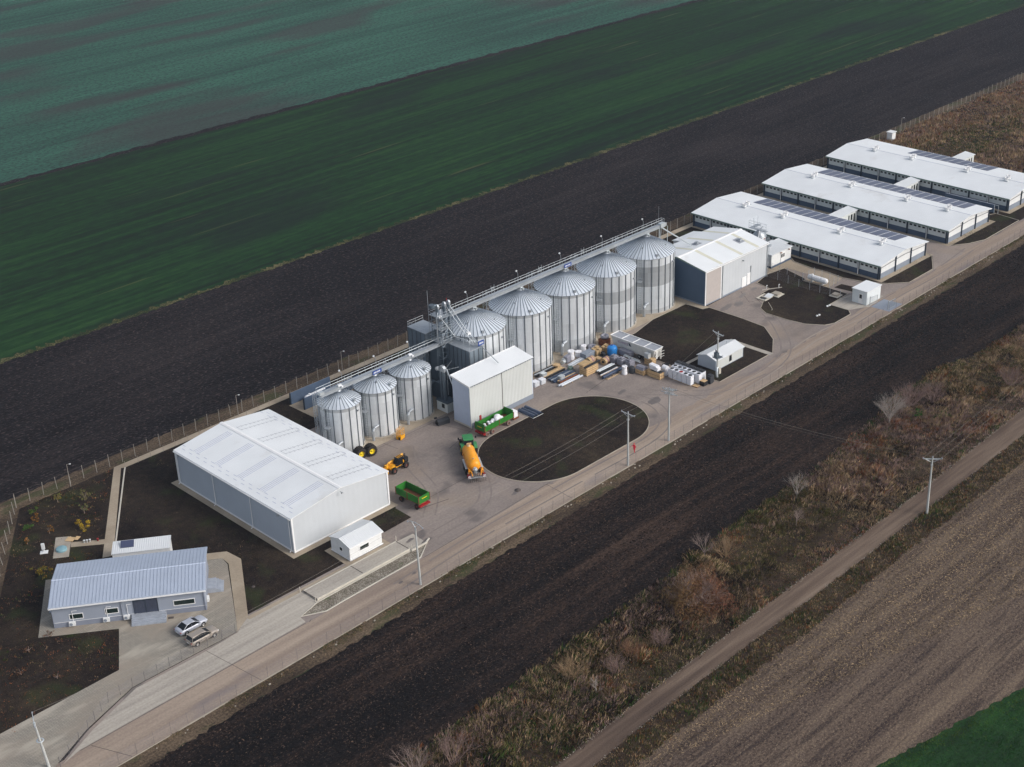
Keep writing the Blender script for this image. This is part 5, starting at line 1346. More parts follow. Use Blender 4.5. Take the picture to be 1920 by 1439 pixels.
# spare dual wheels
for x, y, lab in ((133.0, 177.3, 'tall pair of tractor tyres with yellow rim touching the small silo'), (134.9, 176.75, 'tall pair of tractor tyres with yellow rim standing farther from the hall')):
    dw = thing('dual_wheel', lab, 'wheel', (x, y, .03), rad(-10), 'spare tractor wheels')
    for yy in (-.42, .38): wheel(dw, 0, yy, 1.0, .62, 'tyre', 'rim_yellow', 18, .52)
# man basket
mb_ = thing('work_basket', 'small yellow steel work basket standing in front of the silos', 'basket', (142.2, 177.3, .03), rad(15))
b = B(); b.bx(-.65, .65, -.5, .5, .05, .35); b.bx(-.65, .65, -.52, -.45, .35, .75); b.bx(-.65, -.58, -.45, .5, .35, .75); b.make('base', 'yellow_machine', mb_)
b = B()
for x in (-.6, 0, .6):
    for y in (-.47, .47): b.tube((x, y, .3), (x, y, 2.0), .03, 4)
for z in (.9, 1.3, 1.7, 2.0): b.path([(-.6, -.47, z), (.6, -.47, z), (.6, .47, z), (-.6, .47, z), (-.6, -.47, z)], .025, 4)
for k in range(9): b.tube((-.6+k*.15, .47, .4), (-.6+k*.15, .47, 2), .012, 3); b.tube((-.6, -.47+k*.117, .4), (-.6, -.47+k*.117, 2), .012, 3)
b.make('guard_rails', 'yellow_machine', mb_)
for s in (-1, 1):
    b = B(); b.cb((.67*s, -.2, .3), (.06, .3, .5)); b.make('fork_pocket', 'black', mb_)
bk_ = thing('loader_bucket', 'black loader bucket lying on the yard beside the loading building', 'bucket', (150.9, 175.9, .03), rad(-14))
b = B(); pr = [(-.65, .05), (.5, .02), (.62, .1), (.1, .14), (-.45, .3), (-.5, .75), (.1, 1.05), (-.2, 1.1), (-.65, .8)]
b.prof(pr, -1.15, 1.15, 'x'); b.make('shell', 'rubber_black', bk_)
for s in (-1, 1):
    b = B(); b.prof([(-.65, .05), (.62, .1), (.1, 1.05), (-.2, 1.1), (-.65, .8)], s*1.15-.03, s*1.15+.03, 'x'); b.make('side_plate', 'black', bk_)
b = B(); b.cb((-.9, .9, .95), (.5, .2, .25)); b.make('bracket', 'black', bk_)
# navy pipe sections
for i, (x, w_, lab) in enumerate(((163.35, .5, 'dark navy half pipe nearest the green trailer'), (164.15, .42, 'dark navy half pipe between two others by the oval lawn'), (164.95, .5, 'dark navy half pipe farthest from the green trailer'))):
    g_ = thing('half_pipe', lab, 'pipe', (x, 166.9, .03), 0, 'navy half pipes on the yard')
    b = B(); pr = []
    for k in range(9):
        t = PI*k/8; pr.append((w_*math.cos(t)*.85, .12+w_*math.sin(t)*.9))
    for k in range(8, -1, -1):
        t = PI*k/8; pr.append((w_*math.cos(t)*.78, .12+w_*math.sin(t)*.8))
    b.prof(pr, -2.0, 2.0, 'y'); b.make('shell', 'navy_pipe', g_)
    b = B()
    for k in range(8): b.cb((-w_*.85+k*w_*.24, -2.05, .12), (.06, .08, .1)); 
    for k in range(12): b.cb((-w_*.9, -1.9+k*.34, .1), (.08, .08, .1))
    b.make('lugs', 'lamp_white', g_)

# ---------------------------------------------------------------- person in red coveralls
pe = thing('person', 'person in red coveralls walking on the road beside a concrete pole', 'person', (165.7, 143.4, .04), rad(190))
def skin(name, verts, edges, radii, mat, parent, root=0, sub=1):
    me = bpy.data.meshes.new(name); me.from_pydata(verts, edges, []); o = bpy.data.objects.new(name, me); COL.objects.link(o); o.parent = parent
    me.materials.append(M(mat))
    md = o.modifiers.new('skin', 'SKIN')
    if not me.skin_vertices:
        bm = bmesh.new(); bm.from_mesh(me); bm.verts.layers.skin.verify(); bm.to_mesh(me); bm.free()
    for i, r in enumerate(radii):
        sv = me.skin_vertices[0].data[i]; sv.radius = (r, r) if not isinstance(r, tuple) else r; sv.use_root = (i == root)
    if sub: s = o.modifiers.new('sub', 'SUBSURF'); s.levels = sub; s.render_levels = sub
    return o
V = [(0, 0, .95), (0, 0, 1.15), (0, 0, 1.38), (.01, 0, 1.47), (.02, 0, 1.54),
     (0, .10, .90), (.12, .11, .48), (.02, .12, .08), (.17, .12, .05),
     (0, -.10, .90), (-.08, -.11, .48), (-.28, -.11, .12), (-.14, -.12, .05),
     (0, .19, 1.38), (-.06, .26, 1.12), (.06, .27, .88),
     (0, -.19, 1.38), (.22, -.27, 1.22), (.44, -.22, 1.32)]
Ed = [(0, 1), (1, 2), (2, 3), (3, 4), (0, 5), (5, 6), (6, 7), (7, 8), (0, 9), (9, 10), (10, 11), (11, 12), (2, 13), (13, 14), (14, 15), (2, 16), (16, 17), (17, 18)]
Rd = [(.15, .12), (.15, .12), (.16, .12), .065, .055, .105, .075, .055, .05, .105, .075, .055, .05, .075, .055, .042, .075, .055, .042]
skin('body', V, Ed, Rd, 'coverall', pe)
skin('head', [(.02, 0, 1.55), (.03, 0, 1.62), (.04, 0, 1.70)], [(0, 1), (1, 2)], [.055, .095, .085], 'skin', pe, 1, 2)
b = B(); b.cb((.135, 0, 1.62), (.03, .025, .04)); b.cb((.128, 0, 1.575), (.01, .05, .01)); b.cb((.12, .035, 1.65), (.012, .02, .012)); b.cb((.12, -.035, 1.65), (.012, .02, .012)); b.cb((.02, .1, 1.63), (.03, .015, .05)); b.cb((.02, -.1, 1.63), (.03, .015, .05)); b.make('face', 'skin', pe)
b = B(); b.lathe([(.108, -.03), (.115, .03), (.09, .09), (.04, .125), (0, .13)], 12, (.015, 0, 1.665)); b.make('hood', 'coverall', pe)
for (hx, hy, hz, dx, dz) in ((.08, .27, .84, .15, -1), (.48, -.22, 1.335, 1, .2)):
    vv = [(hx, hy, hz), (hx+dx*.05, hy, hz+dz*.05), (hx+dx*.09, hy, hz+dz*.09)]; ee = [(0, 1), (1, 2)]; rr_ = [.028, .034, .03]
    for k, ln in enumerate((.065, .075, .07, .055)):
        oy = (k-1.5)*.02; i = len(vv)
        vv += [(hx+dx*.10, hy+oy, hz+dz*.10), (hx+dx*(.10+ln*.6), hy+oy*1.1, hz+dz*(.10+ln*.6)), (hx+dx*(.09+ln), hy+oy*1.1, hz+dz*(.09+ln)-.01)]; ee += [(2, i), (i, i+1), (i+1, i+2)]; rr_ += [.01, .009, .008]
    i = len(vv); vv += [(hx+dx*.03, hy+.035, hz+dz*.03), (hx+dx*.07, hy+.055, hz+dz*.07)]; ee += [(0, i), (i, i+1)]; rr_ += [.012, .009]
    skin('hand', vv, ee, rr_, 'skin', pe, 0, 0)

# ---------------------------------------------------------------- storage pile
paint('crate_gap', L((86, 62, 44)), .9)
def onething(name, label, cat, mat, fn, loc=(0, 0, 0), rz=0, group=None, bevel=0):
    b = B(); fn(b); o = b.make(name, mat, bevel=bevel); o.location = loc; o.rotation_euler = (0, 0, rz); return tag(o, label, cat, group)
Z = .04
def crate(label, x, y, sx, sy, z0, z1, rz=0, mat='wood', rows=3):
    root = thing('wooden_crate', label, 'crate', (x, y, z0), rz, 'wooden crates in the yard')
    h = z1-z0; b = B()
    b.bx(-sx/2+.06, sx/2-.06, -sy/2+.06, sy/2-.06, .08, h-.04); b.make('box', 'column' if mat == 'rust' else 'crate_gap', root)
    b = B(); n = rows
    for k in range(n):
        za, zb = .08+k*(h-.1)/n+.03, .08+(k+1)*(h-.1)/n-.06
        b.bx(-sx/2, sx/2, -sy/2, -sy/2+.05, za, zb); b.bx(-sx/2, sx/2, sy/2-.05, sy/2, za, zb); b.bx(-sx/2, -sx/2+.05, -sy/2+.055, sy/2-.055, za, zb); b.bx(sx/2-.05, sx/2, -sy/2+.055, sy/2-.055, za, zb)
    k = 0
    while -sx/2+k*.3 < sx/2-.1: b.bx(-sx/2+k*.3+.02, min(sx/2, -sx/2+k*.3+.27), -sy/2, sy/2, h-.035, h); k += 1
    b.make('boards', mat, root)
    b = B()
    for s in (-1, 1):
        for q in (-.45, 0, .45): b.bx(q*sx-.05, q*sx+.05, s*sy/2-(.0 if s > 0 else .04), s*sy/2+(.04 if s > 0 else 0), .05, h)
        for q in (-.42, .42): b.bx(s*sx/2-(0 if s > 0 else .04), s*sx/2+(.04 if s > 0 else 0), q*sy-.05, q*sy+.05, .05, h)
    for q in (-.4, 0, .4): b.bx(q*sx-.06, q*sx+.06, -sy/2, sy/2, 0, .08)
    b.make('battens', mat, root)
    return root
crate('largest wooden crate, carrying cardboard sheets, in the middle of the pile', 183.2, 170.0, 3.2, 1.9, Z, 1.75, rad(-1), rows=4)
crate('wooden crate under the grey covered machine near the black barrel', 189.7, 162.3, 1.5, 2.0, Z, 1.0, 0, rows=2)
crate('long wooden crate under white wrapped sacks beside the white box stacks', 190.2, 159.4, 1.2, 3.1, Z, 1.3, 0, rows=2)
crate('brown wooden crate below the tail of the white trailer', 193.6, 163.6, 1.1, 1.9, Z, 1.5, 0, 'wood', rows=3)
crate('small pale wooden crate near the big silos at the left end', 180.8, 176.2, 1.1, 1.1, Z, .7, rad(20), rows=1)
crate('rusty brown crate behind the blue tank', 194.4, 176.1, 1.8, 1.6, Z, 1.4, 0, 'rust', rows=2)
crate('small light wooden crate between grey blocks and cardboard bales', 188.0, 171.9, 1.0, 1.2, Z, .9, 0, rows=2)
onething('cardboard_sheets', 'flat pink beige cardboard sheets on top of the largest crate', 'cardboard', 'kraft', lambda b: (b.cb((0, 0, .08), (2.4, 1.7, .12)), b.cb((.1, .1, .17), (2.2, 1.4, .06), .06)), (182.9, 170.9, 1.76))
onething('long_duct', 'dark long duct lying across the largest wooden crate', 'duct', 'black', lambda b: b.cb((0, 0, .12), (4.4, .4, .24), 0), (183.6, 169.5, 1.76), rad(2))
def bundle(label, x0, x1, y, n, r_, mat, z0=Z, dy=None, layers=1, rz=0, name='pipe_bundle', cat='pipes', shape='round'):
    root = thing(name, label, cat, ((x0+x1)/2, y, z0), rz, 'long bundles lying in the yard')
    L2 = (x1-x0)/2
    for l in range(layers):
        for i in range(n-l):
            dd = random.uniform(-.25, .25); yy = (i-(n-1-l)/2)*r_*2.05; zz = .12+r_+l*r_*1.8
            b = B()
            if shape == 'round': b.tube((-L2+dd, yy, zz), (L2+dd, yy, zz), r_, 8)
            else: b.cb((dd, yy, zz), (2*L2, r_*1.8, r_*1.6))
            b.make('pipe' if shape == 'round' else 'profile', mat if not isinstance(mat, list) else mat[(i+l) % len(mat)], root)
    b = B()
    for q in (-.7, 0, .7): b.cb((q*L2, 0, .06), (.12, n*r_*2.1+.1, .12))
    b.make('bearer', 'wood', root)
    return root
bundle('bundle of dark profiles along the base of the large silo', 175.2, 180.8, 176.5, 3, .17, ['black', 'galv', 'black'], shape='box')
bundle('bundle of beige and dark profiles second from the silo', 175.3, 181.0, 174.7, 4, .17, ['black', 'kraft', 'wood', 'kraft'], shape='box', layers=1)
bundle('bundle of navy and grey profiles in the middle of the left pile', 175.7, 181.6, 172.6, 5, .18, ['navy_pipe', 'navy_pipe', 'galv'], layers=1, shape='box')
bundle('bundle of rusty and dark profiles under the grey corrugated box', 176.2, 181.0, 171.1, 3, .17, ['rust', 'navy_pipe', 'wood'], shape='box')
bundle('pair of long white plastic pipes at the front edge of the pile', 175.2, 181.0, 169.9, 2, .2, 'pvc_white', layers=1)
bundle('bundle of thin pale pipes in front of the grey crate', 182.4, 187.0, 174.6, 6, .09, ['pvc_white', 'galv', 'pvc_white'], layers=2, rz=rad(4))
bundle('silver rolled sheet bundle right of the largest crate', 184.2, 188.6, 168.6, 2, .22, 'galv_light')
bundle('dark flat profiles beside the silver rolled sheets', 183.9, 188.5, 167.6, 2, .22, 'black', shape='box')
bundle('pale wooden battens between dark pipes', 183.2, 188.0, 166.9, 2, .16, ['wood', 'fabric_white'], shape='box')
o = bundle('thick dark navy pipe at the front of the pile', 182.7, 187.9, 166.0, 1, .36, 'navy_pipe')
onething('plank', 'thin wooden plank on the ground beside the thick navy pipe', 'plank', 'wood', lambda b: b.cb((0, 0, .05), (4.6, .14, .08)), (185.6, 165.4, Z), rad(1))
def slats(b):
    b.cb((0, 0, .35), (1.1, .9, .6))
    for k in range(5): b.cb((-.62, -.36+k*.18, .35), (.1, .05, .6))
onething('grey_box', 'grey finned metal box lying on the navy profile bundle', 'box', 'galv_light', slats, (177.4, 171.7, .42), rad(5))
onething('grey_box', 'grey finned metal box lying on the bundle nearest the loading building', 'box', 'galv_light', slats, (176.0, 175.0, .42), 0)
def whitebin(label, x, y, s):
    r = thing('white_crate', label, 'crate', (x, y, Z), 0, 'white plastic crates by the loading building')
    b = B(); b.cb((0, 0, .5), (s, s*.95, .95)); b.make('box', 'box_white', r)
    b = B()
    for k in range(4): b.cb((-s/2-.02, -s*.36+k*s*.24, .5), (.04, s*.06, .9)); b.cb((-s*.36+k*s*.24, -s*.475-.02, .5), (s*.06, .04, .9))
    b.make('ribs', 'galv_light', r)
whitebin('white ribbed plastic crate touching the corner of the loading building', 172.5, 173.8, 1.2); whitebin('taller white ribbed crate standing free beside the profile bundles', 174.1, 173.6, 1.1)
onething('drum', 'grey plastic drum cluster near the large silo', 'drum', 'galv_light', lambda b: (b.tube((-.5, 0, .45), (.5, 0, .45), .45, 14), b.cb((.1, .1, .95), (.5, .5, .15))), (182.9, 176.3, Z), rad(10))
onething('film_wrapped_unit', 'grey film wrapped unit standing left of the white sack', 'wrapped unit', 'grey_wrap', lambda b: b.cb((0, 0, .7), (1.4, 1.0, 1.35)), (183.9, 176.3, Z), rad(8), bevel=.15)
def sack(label, x, y, s=1.0, h=1.4, z=Z):
    r = thing('bulk_bag', label, 'bag', (x, y, z), random.random(), 'white bulk bags in the yard')
    b = B(); q = .5*s
    b.lathe([(q*.95, 0), (q*1.0, h*.12), (q*.82, h*.45), (q*.78, h*.8), (q*1.0, h*.97), (q*.7, h*.93), (0, h*.88)], 9, (0, 0, 0)); b.make('bag', 'fabric_white', r)
    b = B()
    for k in range(4):
        t = PI/2*k; b.tube((q*.85*math.cos(t), q*.85*math.sin(t), h*.9), (q*.5*math.cos(t), q*.5*math.sin(t), h*1.12), .03, 4)
    b.make('loop', 'fabric_white', r)
sack('largest white bulk bag, leaning beside the grey film wrapped unit', 185.4, 176.7, 1.5, 1.8); sack('low slumped white bulk bag next to the grey crate', 187.3, 176.6, 1.5, 1.0)
sack('narrow waisted white bulk bag at the base of the silo', 189.1, 176.8, 1.2, 1.6); sack('white bulk bag standing at the front beside the black barrel', 187.3, 164.6, 1.15, 1.7)
onething('grey_case', 'long dark grey case behind the pale pipes', 'case', 'plinth_grey', lambda b: b.cb((0, 0, .65), (2.8, 1.5, 1.2)), (188.0, 174.7, Z), rad(2), bevel=.04)
def reel(label, x, y, rz, s=1.0):
    r = thing('wrapped_roll', label, 'roll', (x, y, Z), rz, 'large wrapped rolls')
    b = B(); b.tube((-.8, 0, .75*s), (.8, 0, .75*s), .75*s, 18); b.make('roll', 'kraft', r)
    b = B(); b.lathe([(.76*s, -.1), (.78*s, 0), (.76*s, .1)], 18, (0, 0, .75*s), 'x'); b.lathe([(.76*s, .5), (.78*s, .55), (.76*s, .6)], 18, (0, 0, .75*s), 'x'); b.make('strap', 'purple', r)
    b = B(); b.tube((-.84, 0, .75*s), (-.801, 0, .75*s), .3*s, 12); b.make('core', 'black', r)
reel('brown wrapped roll lying behind the largest wooden crate', 186.2, 172.4, rad(5)); reel('brown wrapped roll lying right of the other roll', 188.2, 170.3, rad(10), .9)
def motor(b):
    b.tube((-.5, 0, .5), (.5, 0, .5), .42, 10); b.cb((0, 0, .15), (.8, .7, .2)); b.cb((-.1, .2, .95), (.4, .3, .2))
    for k in range(5): b.lathe([(.44, -.36+k*.18), (.5, -.33+k*.18), (.44, -.3+k*.18)], 10, (0, 0, .5), 'x')
onething('gear_motor', 'dark green gear motor between the bundles and the largest crate', 'motor', 'gutter_green', motor, (181.4, 173.1, Z), .3)
onething('wrapped_coil', 'dark film wrapped coil behind the narrow bulk bag', 'coil', 'grey_wrap', lambda b: b.lathe([(.35, .1), (.8, .1), (.95, .45), (.8, .85), (.4, .8), (.35, .1)], 14), (191.3, 176.5, Z), 0)
onething('wrapped_coil', 'dark film wrapped coil lying on the rusty brown crate', 'coil', 'grey_wrap', lambda b: b.lathe([(.35, .1), (.8, .1), (.9, .4), (.8, .7), (.4, .7), (.35, .1)], 14), (194.5, 176.1, 1.45), 0)
def bale(label, x, y, pts):
    r = thing('cardboard_bale', label, 'cardboard', (x, y, Z), 0, 'stacks of brown cardboard boxes')
    for (dx, dy, z, s, h) in pts:
        b = B(); b.cb((dx, dy, z+h/2), (s, s*.8, h), random.uniform(-.15, .15)); b.make('box', 'kraft', r)
    b = B(); b.cb((0, 0, .06), (1.5, 1.3, .12)); b.make('pallet', 'wood', r)
bale('stack of brown cardboard boxes above the dark motor, left of the blue tank', 190.0, 174.3, [(-.4, .3, .12, .8, 1.3), (.4, .2, .12, .8, 1.5), (-.3, -.45, .12, .7, 1.0), (.45, -.5, .12, .7, 1.2)])
bale('stack of brown cardboard boxes touching the blue tank', 191.9, 173.6, [(-.35, .25, .12, .7, 1.3), (.35, .2, .12, .8, 1.45), (.1, -.5, .12, .8, 1.1)])
onething('machine_part', 'black and silver machine part in front of the cardboard stacks', 'machine part', 'black', lambda b: (b.cb((0, 0, .3), (1.5, 1.2, .55)), b.tube((-.3, 0, .8), (.5, 0, .8), .35, 10), b.cb((.7, .4, .5), (.5, .5, .9))), (189.7, 172.3, Z), .2)
bt = thing('blue_tank', 'bright blue round plastic tank beside the white trailer', 'tank', (192.0, 171.9, Z))
b = B(); b.lathe([(.95, 0), (.98, .1), (.98, 1.5), (.9, 1.75), (.6, 1.95), (.32, 2.0), (.32, 2.08), (0, 2.08)], 24); b.make('body', 'blue_tank', bt)
b = B(); b.lathe([(.26, 2.085), (.26, 2.14), (0, 2.14)], 14); b.make('lid', 'sign_blue', bt)
b = B(); b.lathe([(1.0, .5), (1.02, .55), (1.0, .6)], 24); b.lathe([(1.0, 1.2), (1.02, 1.25), (1.0, 1.3)], 24); b.make('band', 'blue_tank', bt)
for i, (x, y, lab) in enumerate(((189.7, 169.4, 'grey wrapped pallet of blocks nearest the blue tank'), (189.9, 167.6, 'grey wrapped pallet of blocks in the middle of the three'), (190.2, 165.8, 'grey wrapped pallet of blocks behind the front bulk bag'))):
    r = thing('block_pallet', lab, 'pallet', (x, y, Z), 0, 'grey wrapped block pallets')
    b = B(); b.cb((0, 0, .75), (1.45, 1.35, 1.2)); b.cb((0, 0, 1.5), (1.0, .9, .25)); b.make('blocks', 'grey_wrap', r, bevel=.08)
    b = B(); b.cb((0, 0, .07), (1.4, 1.3, .13)); b.make('pallet', 'wood_dark', r)
    b = B()
    for q in (-.3, .3): b.cb((q, q*.3, 1.64), (.22, .22, .04))
    b.make('opening', 'black', r)
r = thing('long_grey_pack', 'long grey wrapped pack on a pallet in front of the white trailer', 'wrapped pack', (193.3, 169.4, Z))
b = B(); b.cb((0, 0, .75), (1.2, 2.9, 1.1)); b.make('pack', 'grey_wrap', r, bevel=.08)
b = B(); b.cb((0, 0, .08), (1.1, 2.8, .15)); b.make('pallet', 'wood_dark', r)
onething('tube_lengths', 'pale flat lengths leaning between grey blocks and the long pack', 'profiles', 'galv_light', lambda b: (b.cb((0, 0, .9), (.25, 4.4, .12)), b.cb((.35, .3, .95), (.2, 4.0, .1))), (191.7, 166.6, Z), rad(-3))
onething('black_barrel', 'black plastic barrel beside the front bulk bag', 'barrel', 'rubber_black', lambda b: b.lathe([(0, 0), (.55, 0), (.62, .2), (.55, .4), (.64, .6), (.55, .8), (.62, 1.0), (.4, 1.3), (0, 1.35)], 16), (188.6, 163.9, Z))
onething('covered_machine', 'grey tarpaulin covered machine on the small wooden crate', 'machine', 'grey_wrap', lambda b: (b.prof([(-.75, 0), (.75, 0), (.6, .4), (.1, .65), (-.5, .5)], -.95, .9, 'y'),), (189.7, 162.4, 1.02), 0)
onething('white_sack_pile', 'white sacks stacked on the long wooden crate', 'sacks', 'fabric_white', lambda b: [b.cb((random.uniform(-.08, .08), random.uniform(-.15, .15), .12+k*.2), (1.0, 1.9, .18), random.uniform(-.08, .08)) for k in range(5)], (190.4, 159.8, 1.36), 0, bevel=.05)
onething('black_sheet', 'black sheet on the long wooden crate under the white sacks', 'sheet', 'black', lambda b: b.cb((0, 0, .02), (1.1, 2.4, .04)), (190.3, 159.1, 1.31))
onething('silver_cube', 'silver metal cube on the brown crate below the trailer tail', 'box', 'galv_light', lambda b: (b.cb((0, 0, .45), (.9, 1.0, .9)), b.cb((0, 0, .93), (.98, 1.08, .06))), (193.2, 163.9, 1.55))
onething('white_roll', 'white round wrapped roll between crate and white stacks', 'roll', 'fabric_white', lambda b: b.tube((0, -.5, .55), (0, .5, .55), .55, 14), (192.1, 158.6, .9))
onething('white_block', 'white carton under the white round roll', 'carton', 'box_white', lambda b: b.cb((0, 0, .45), (.9, 1.1, .85)), (192.1, 158.6, Z))
onething('scrap_machine', 'small dark machine lying on the soil behind the white roll', 'machine', 'black', lambda b: (b.cb((0, 0, .3), (.8, 1.0, .5)), b.tube((-.4, .5, .5), (.5, -.4, .8), .12)), (194.6, 160.6, .1))
# white box stacks
def stack(label, x, y, h, lid='black', n=8):
    r = thing('box_stack', label, 'stack', (x, y, Z), random.uniform(-.04, .04), 'stacks of white boxes by the transformer pole')
    b = B()
    for k in range(n):
        z0 = .12+k*(h-.12)/n; q = random.uniform(-.015, .015); b.cb((q, -q, z0+(h-.12)/n*.45), (1.0, .98, (h-.12)/n*.88))
    b.bx(-.47, .47, -.46, .46, .1, h-.05); b.make('boxes', 'box_white', r)
    b = B()
    for q in (-.4, 0, .4): b.cb((q, 0, .06), (.1, 1.0, .12))
    b.make('pallet', 'wood', r)
    b = B(); b.prism([(.38*math.cos(2*PI*k/10+.3)*(1.1 if k % 2 else .9), .36*math.sin(2*PI*k/10+.3)) for k in range(10)], h, h+.03); b.make('top_sheet', lid, r)
    return r
ords = ['first', 'second', 'third', 'fourth', 'fifth', 'sixth', 'seventh', 'eighth', 'ninth', 'tenth']
for i in range(5):
    lab = ('front white box stack with a red top sheet' if i == 2 else ords[i]+' white box stack of the front row, counted from the wooden crates')
    stack(lab, 192.0, 156.9-i*1.1, 1.95, 'red' if i == 2 else 'black', 8)
for i in range(6):
    stack(ords[i]+' white box stack of the middle row, counted from the wooden crates', 193.6, 157.4-i*1.12, 1.95 if i > 1 else 1.8, 'black', 8)
for i in range(6):
    stack(ords[i]+' white box stack of the back row, counted from the wooden crates', 195.0, 157.8-i*1.14, 1.8, 'black', 7)
for i in range(6):
    onething('black_tray', 'flat dark tray lying on the '+ords[i]+' white box stack of the back row', 'tray', 'rubber_black', lambda b: (b.cb((0, 0, .05), (1.02, 1.0, .1)), b.cb((.05, 0, .13), (.7, .7, .06))), (195.0, 157.8-i*1.14, 1.88), random.uniform(-.05, .05), 'dark trays on the back row stacks')
r = thing('black_crate', 'black crate with plywood lid beside the white box stacks', 'crate', (193.5, 150.5, Z))
b = B(); b.cb((0, 0, .45), (1.1, 1.0, .85)); b.make('box', 'black', r)
b = B(); b.cb((0, 0, .92), (1.1, 1.0, .07)); b.cb((0, 0, .99), (.3, .1, .05)); b.make('lid', 'wood', r)
onething('black_cabinet', 'tall black wrapped cabinet at the foot of the transformer pole', 'cabinet', 'rubber_black', lambda b: (b.cb((0, 0, .75), (1.3, 1.0, 1.45)), b.cb((.1, .1, 1.55), (.9, .8, .18))), (195.0, 150.2, Z), .1, bevel=.06)
r = thing('wooden_pallet', 'empty wooden pallet lying in front of the white box stacks', 'pallet', (192.2, 151.2, Z), .1)
b = B()
for k in range(6): b.cb((0, -.5+k*.2, .15), (1.1, .12, .03))
b.make('deck_boards', 'wood', r)
b = B()
for q in (-.5, 0, .5): b.cb((q, 0, .07), (.1, 1.2, .12))
b.make('bearers', 'wood_dark', r)
# white open-top semi trailer on the soil
st = thing('bulk_trailer', 'long white bulk semitrailer body with mesh top standing on the soil plot', 'trailer', (195.0, 168.3, .08), 0)
b = B()
yA, yB = -5.6, 5.6
pr0 = [(-.85, .9), (.85, .9), (1.22, 3.0), (-1.22, 3.0)]
pr1 = [(-.85, .9), (.85, .9), (1.22, 3.0), (-1.22, 3.0)]
b.add([(-1.0, yA+.6, .9), (-1.22, yA, 3.0), (-1.22, yB, 3.0), (-1.0, yB-.9, .9)], [(0, 1, 2, 3)]); b.add([(1.0, yA+.6, .9), (1.22, yA, 3.0), (1.22, yB, 3.0), (1.0, yB-.9, .9)], [(0, 3, 2, 1)])
b.add([(-1.0, yA+.6, .9), (1.0, yA+.6, .9), (1.22, yA, 3.0), (-1.22, yA, 3.0)], [(0, 1, 2, 3)]); b.add([(-1.0, yB-.9, .9), (1.0, yB-.9, .9), (1.22, yB, 3.0), (-1.22, yB, 3.0)], [(0, 3, 2, 1)])
b.add([(-1.0, yA+.6, .9), (1.0, yA+.6, .9), (1.0, yB-.9, .9), (-1.0, yB-.9, .9)], [(0, 3, 2, 1)])
b.make('body', 'trailer_white', st)
b = B()
for x in (-1.22, 1.22): b.cb((x, 0, 3.03), (.14, 11.3, .12))
for k in range(5): b.cb((0, yA+k*(yB-yA)/4, 3.03), (2.5, .12, .11))
b.make('top_frame', 'white_trim', st)
b = B(); b.bx(-1.15, 1.15, yA+.07, yB-.07, 2.9, 2.94); b.make('cover', 'tarp_grey', st)
b = B(); b.bx(-.5, .5, -4.8, 4.6, .55, .88); b.make('chassis', 'galv_dark', st)
for y in (-4.2, -2.9, -1.6):
    for s in (-1, 1): wheel(st, s*.85, y, .48, .34, 'tyre', 'rim_alloy', 0, .5, 'x')
b = B(); b.tube((-.5, 3.4, .02), (-.5, 3.4, .9), .08); b.tube((.5, 3.4, .02), (.5, 3.4, .9), .08); b.make('landing_leg', 'galv_dark', st)
b = B()
for z in (1.2, 1.7, 2.3): b.tube((.4, yA-.1, z), (1.25, yA-.35, z+.1), .05); b.tube((-1.1, yA-.02, z), (-.3, yA-.05, z), .05)
b.cb((-.5, yA+.1, 1.9), (.5, .2, 1.4)); b.cb((.55, yA-.05, 1.6), (.2, .2, 1.6)); b.make('rear_gear', 'trailer_white', st)
tx = bpy.data.curves.new('lettering', 'FONT'); tx.body = 'SCHMITZ'; tx.size = .62; tx.extrude = .004; tx.align_x = 'CENTER'; tx.space_character = 1.05
to = bpy.data.objects.new('lettering', tx); COL.objects.link(to); to.parent = st; tx.materials.append(M('purple'))
COL.objects.unlink(to); tm = bpy.data.meshes.new_from_object(to); bpy.data.objects.remove(to); to = bpy.data.objects.new('lettering', tm); COL.objects.link(to); to.parent = st
to.matrix_local = Matrix(((0, 0, -1, -1.235), (-1, 0, 0, 2.4), (0, 1, 0, 2.05), (0, 0, 0, 1))); to.rotation_mode = 'XYZ'
b = B(); b.add([(-1.2, .95, 2.7), (-1.2, .75, 2.72), (-1.2, .5, 2.5), (-1.2, .35, 2.2), (-1.16, .25, 1.95), (-1.17, .5, 2.1), (-1.18, .8, 2.15)], [(0, 1, 2, 3, 4, 5, 6)])
for v in range(len(b.v)): b.v[v] = (-1.245, b.v[v][1], b.v[v][2])
b.make('emblem', 'column', st, normals=False)

# ---------------------------------------------------------------- gas tanks, walls, hatches
def gastank(label, loc, rz, ln, r_, hz=.6):
    root = thing('gas_tank', label, 'gas tank', loc, rz, None)
    h = ln/2; b = B(); b.lathe([(0, -h), (r_*.6, -h+.1), (r_*.92, -h+.3), (r_, -h+.55), (r_, h-.55), (r_*.92, h-.3), (r_*.6, h-.1), (0, h)], 22, (0, 0, hz+r_), 'x'); b.make('shell', 'tank_white', root)
    for s in (-1, 1):
        b = B(); b.bx(s*h*.55-.12, s*h*.55+.12, -r_*.6, r_*.6, 0, hz+.2); b.make('saddle', 'tank_white', root)
    b = B(); b.lathe([(.22, 0), (.22, .2), (0, .22)], 10, (-h*.55, 0, hz+2*r_-.02)); b.make('valve_cover', 'tank_white', root)
gastank('white horizontal gas tank on the fenced slab near the barns', (247.0, 162.3, .1), rad(-90), 5.0, .62, .35)
gastank('long white gas tank between two blue screen walls behind the small silos', (141.6, 200.7, .08), rad(2), 5.0, .6, .3)
gastank('lower white gas tank partly hidden behind the smallest silo', (143.4, 196.9, .08), rad(2), 4.0, .6, .2)
flat('tank_slab', [(136.6, 202.3), (136.8, 194.9), (152, 194.8), (152, 203)], .07, 'm_path')
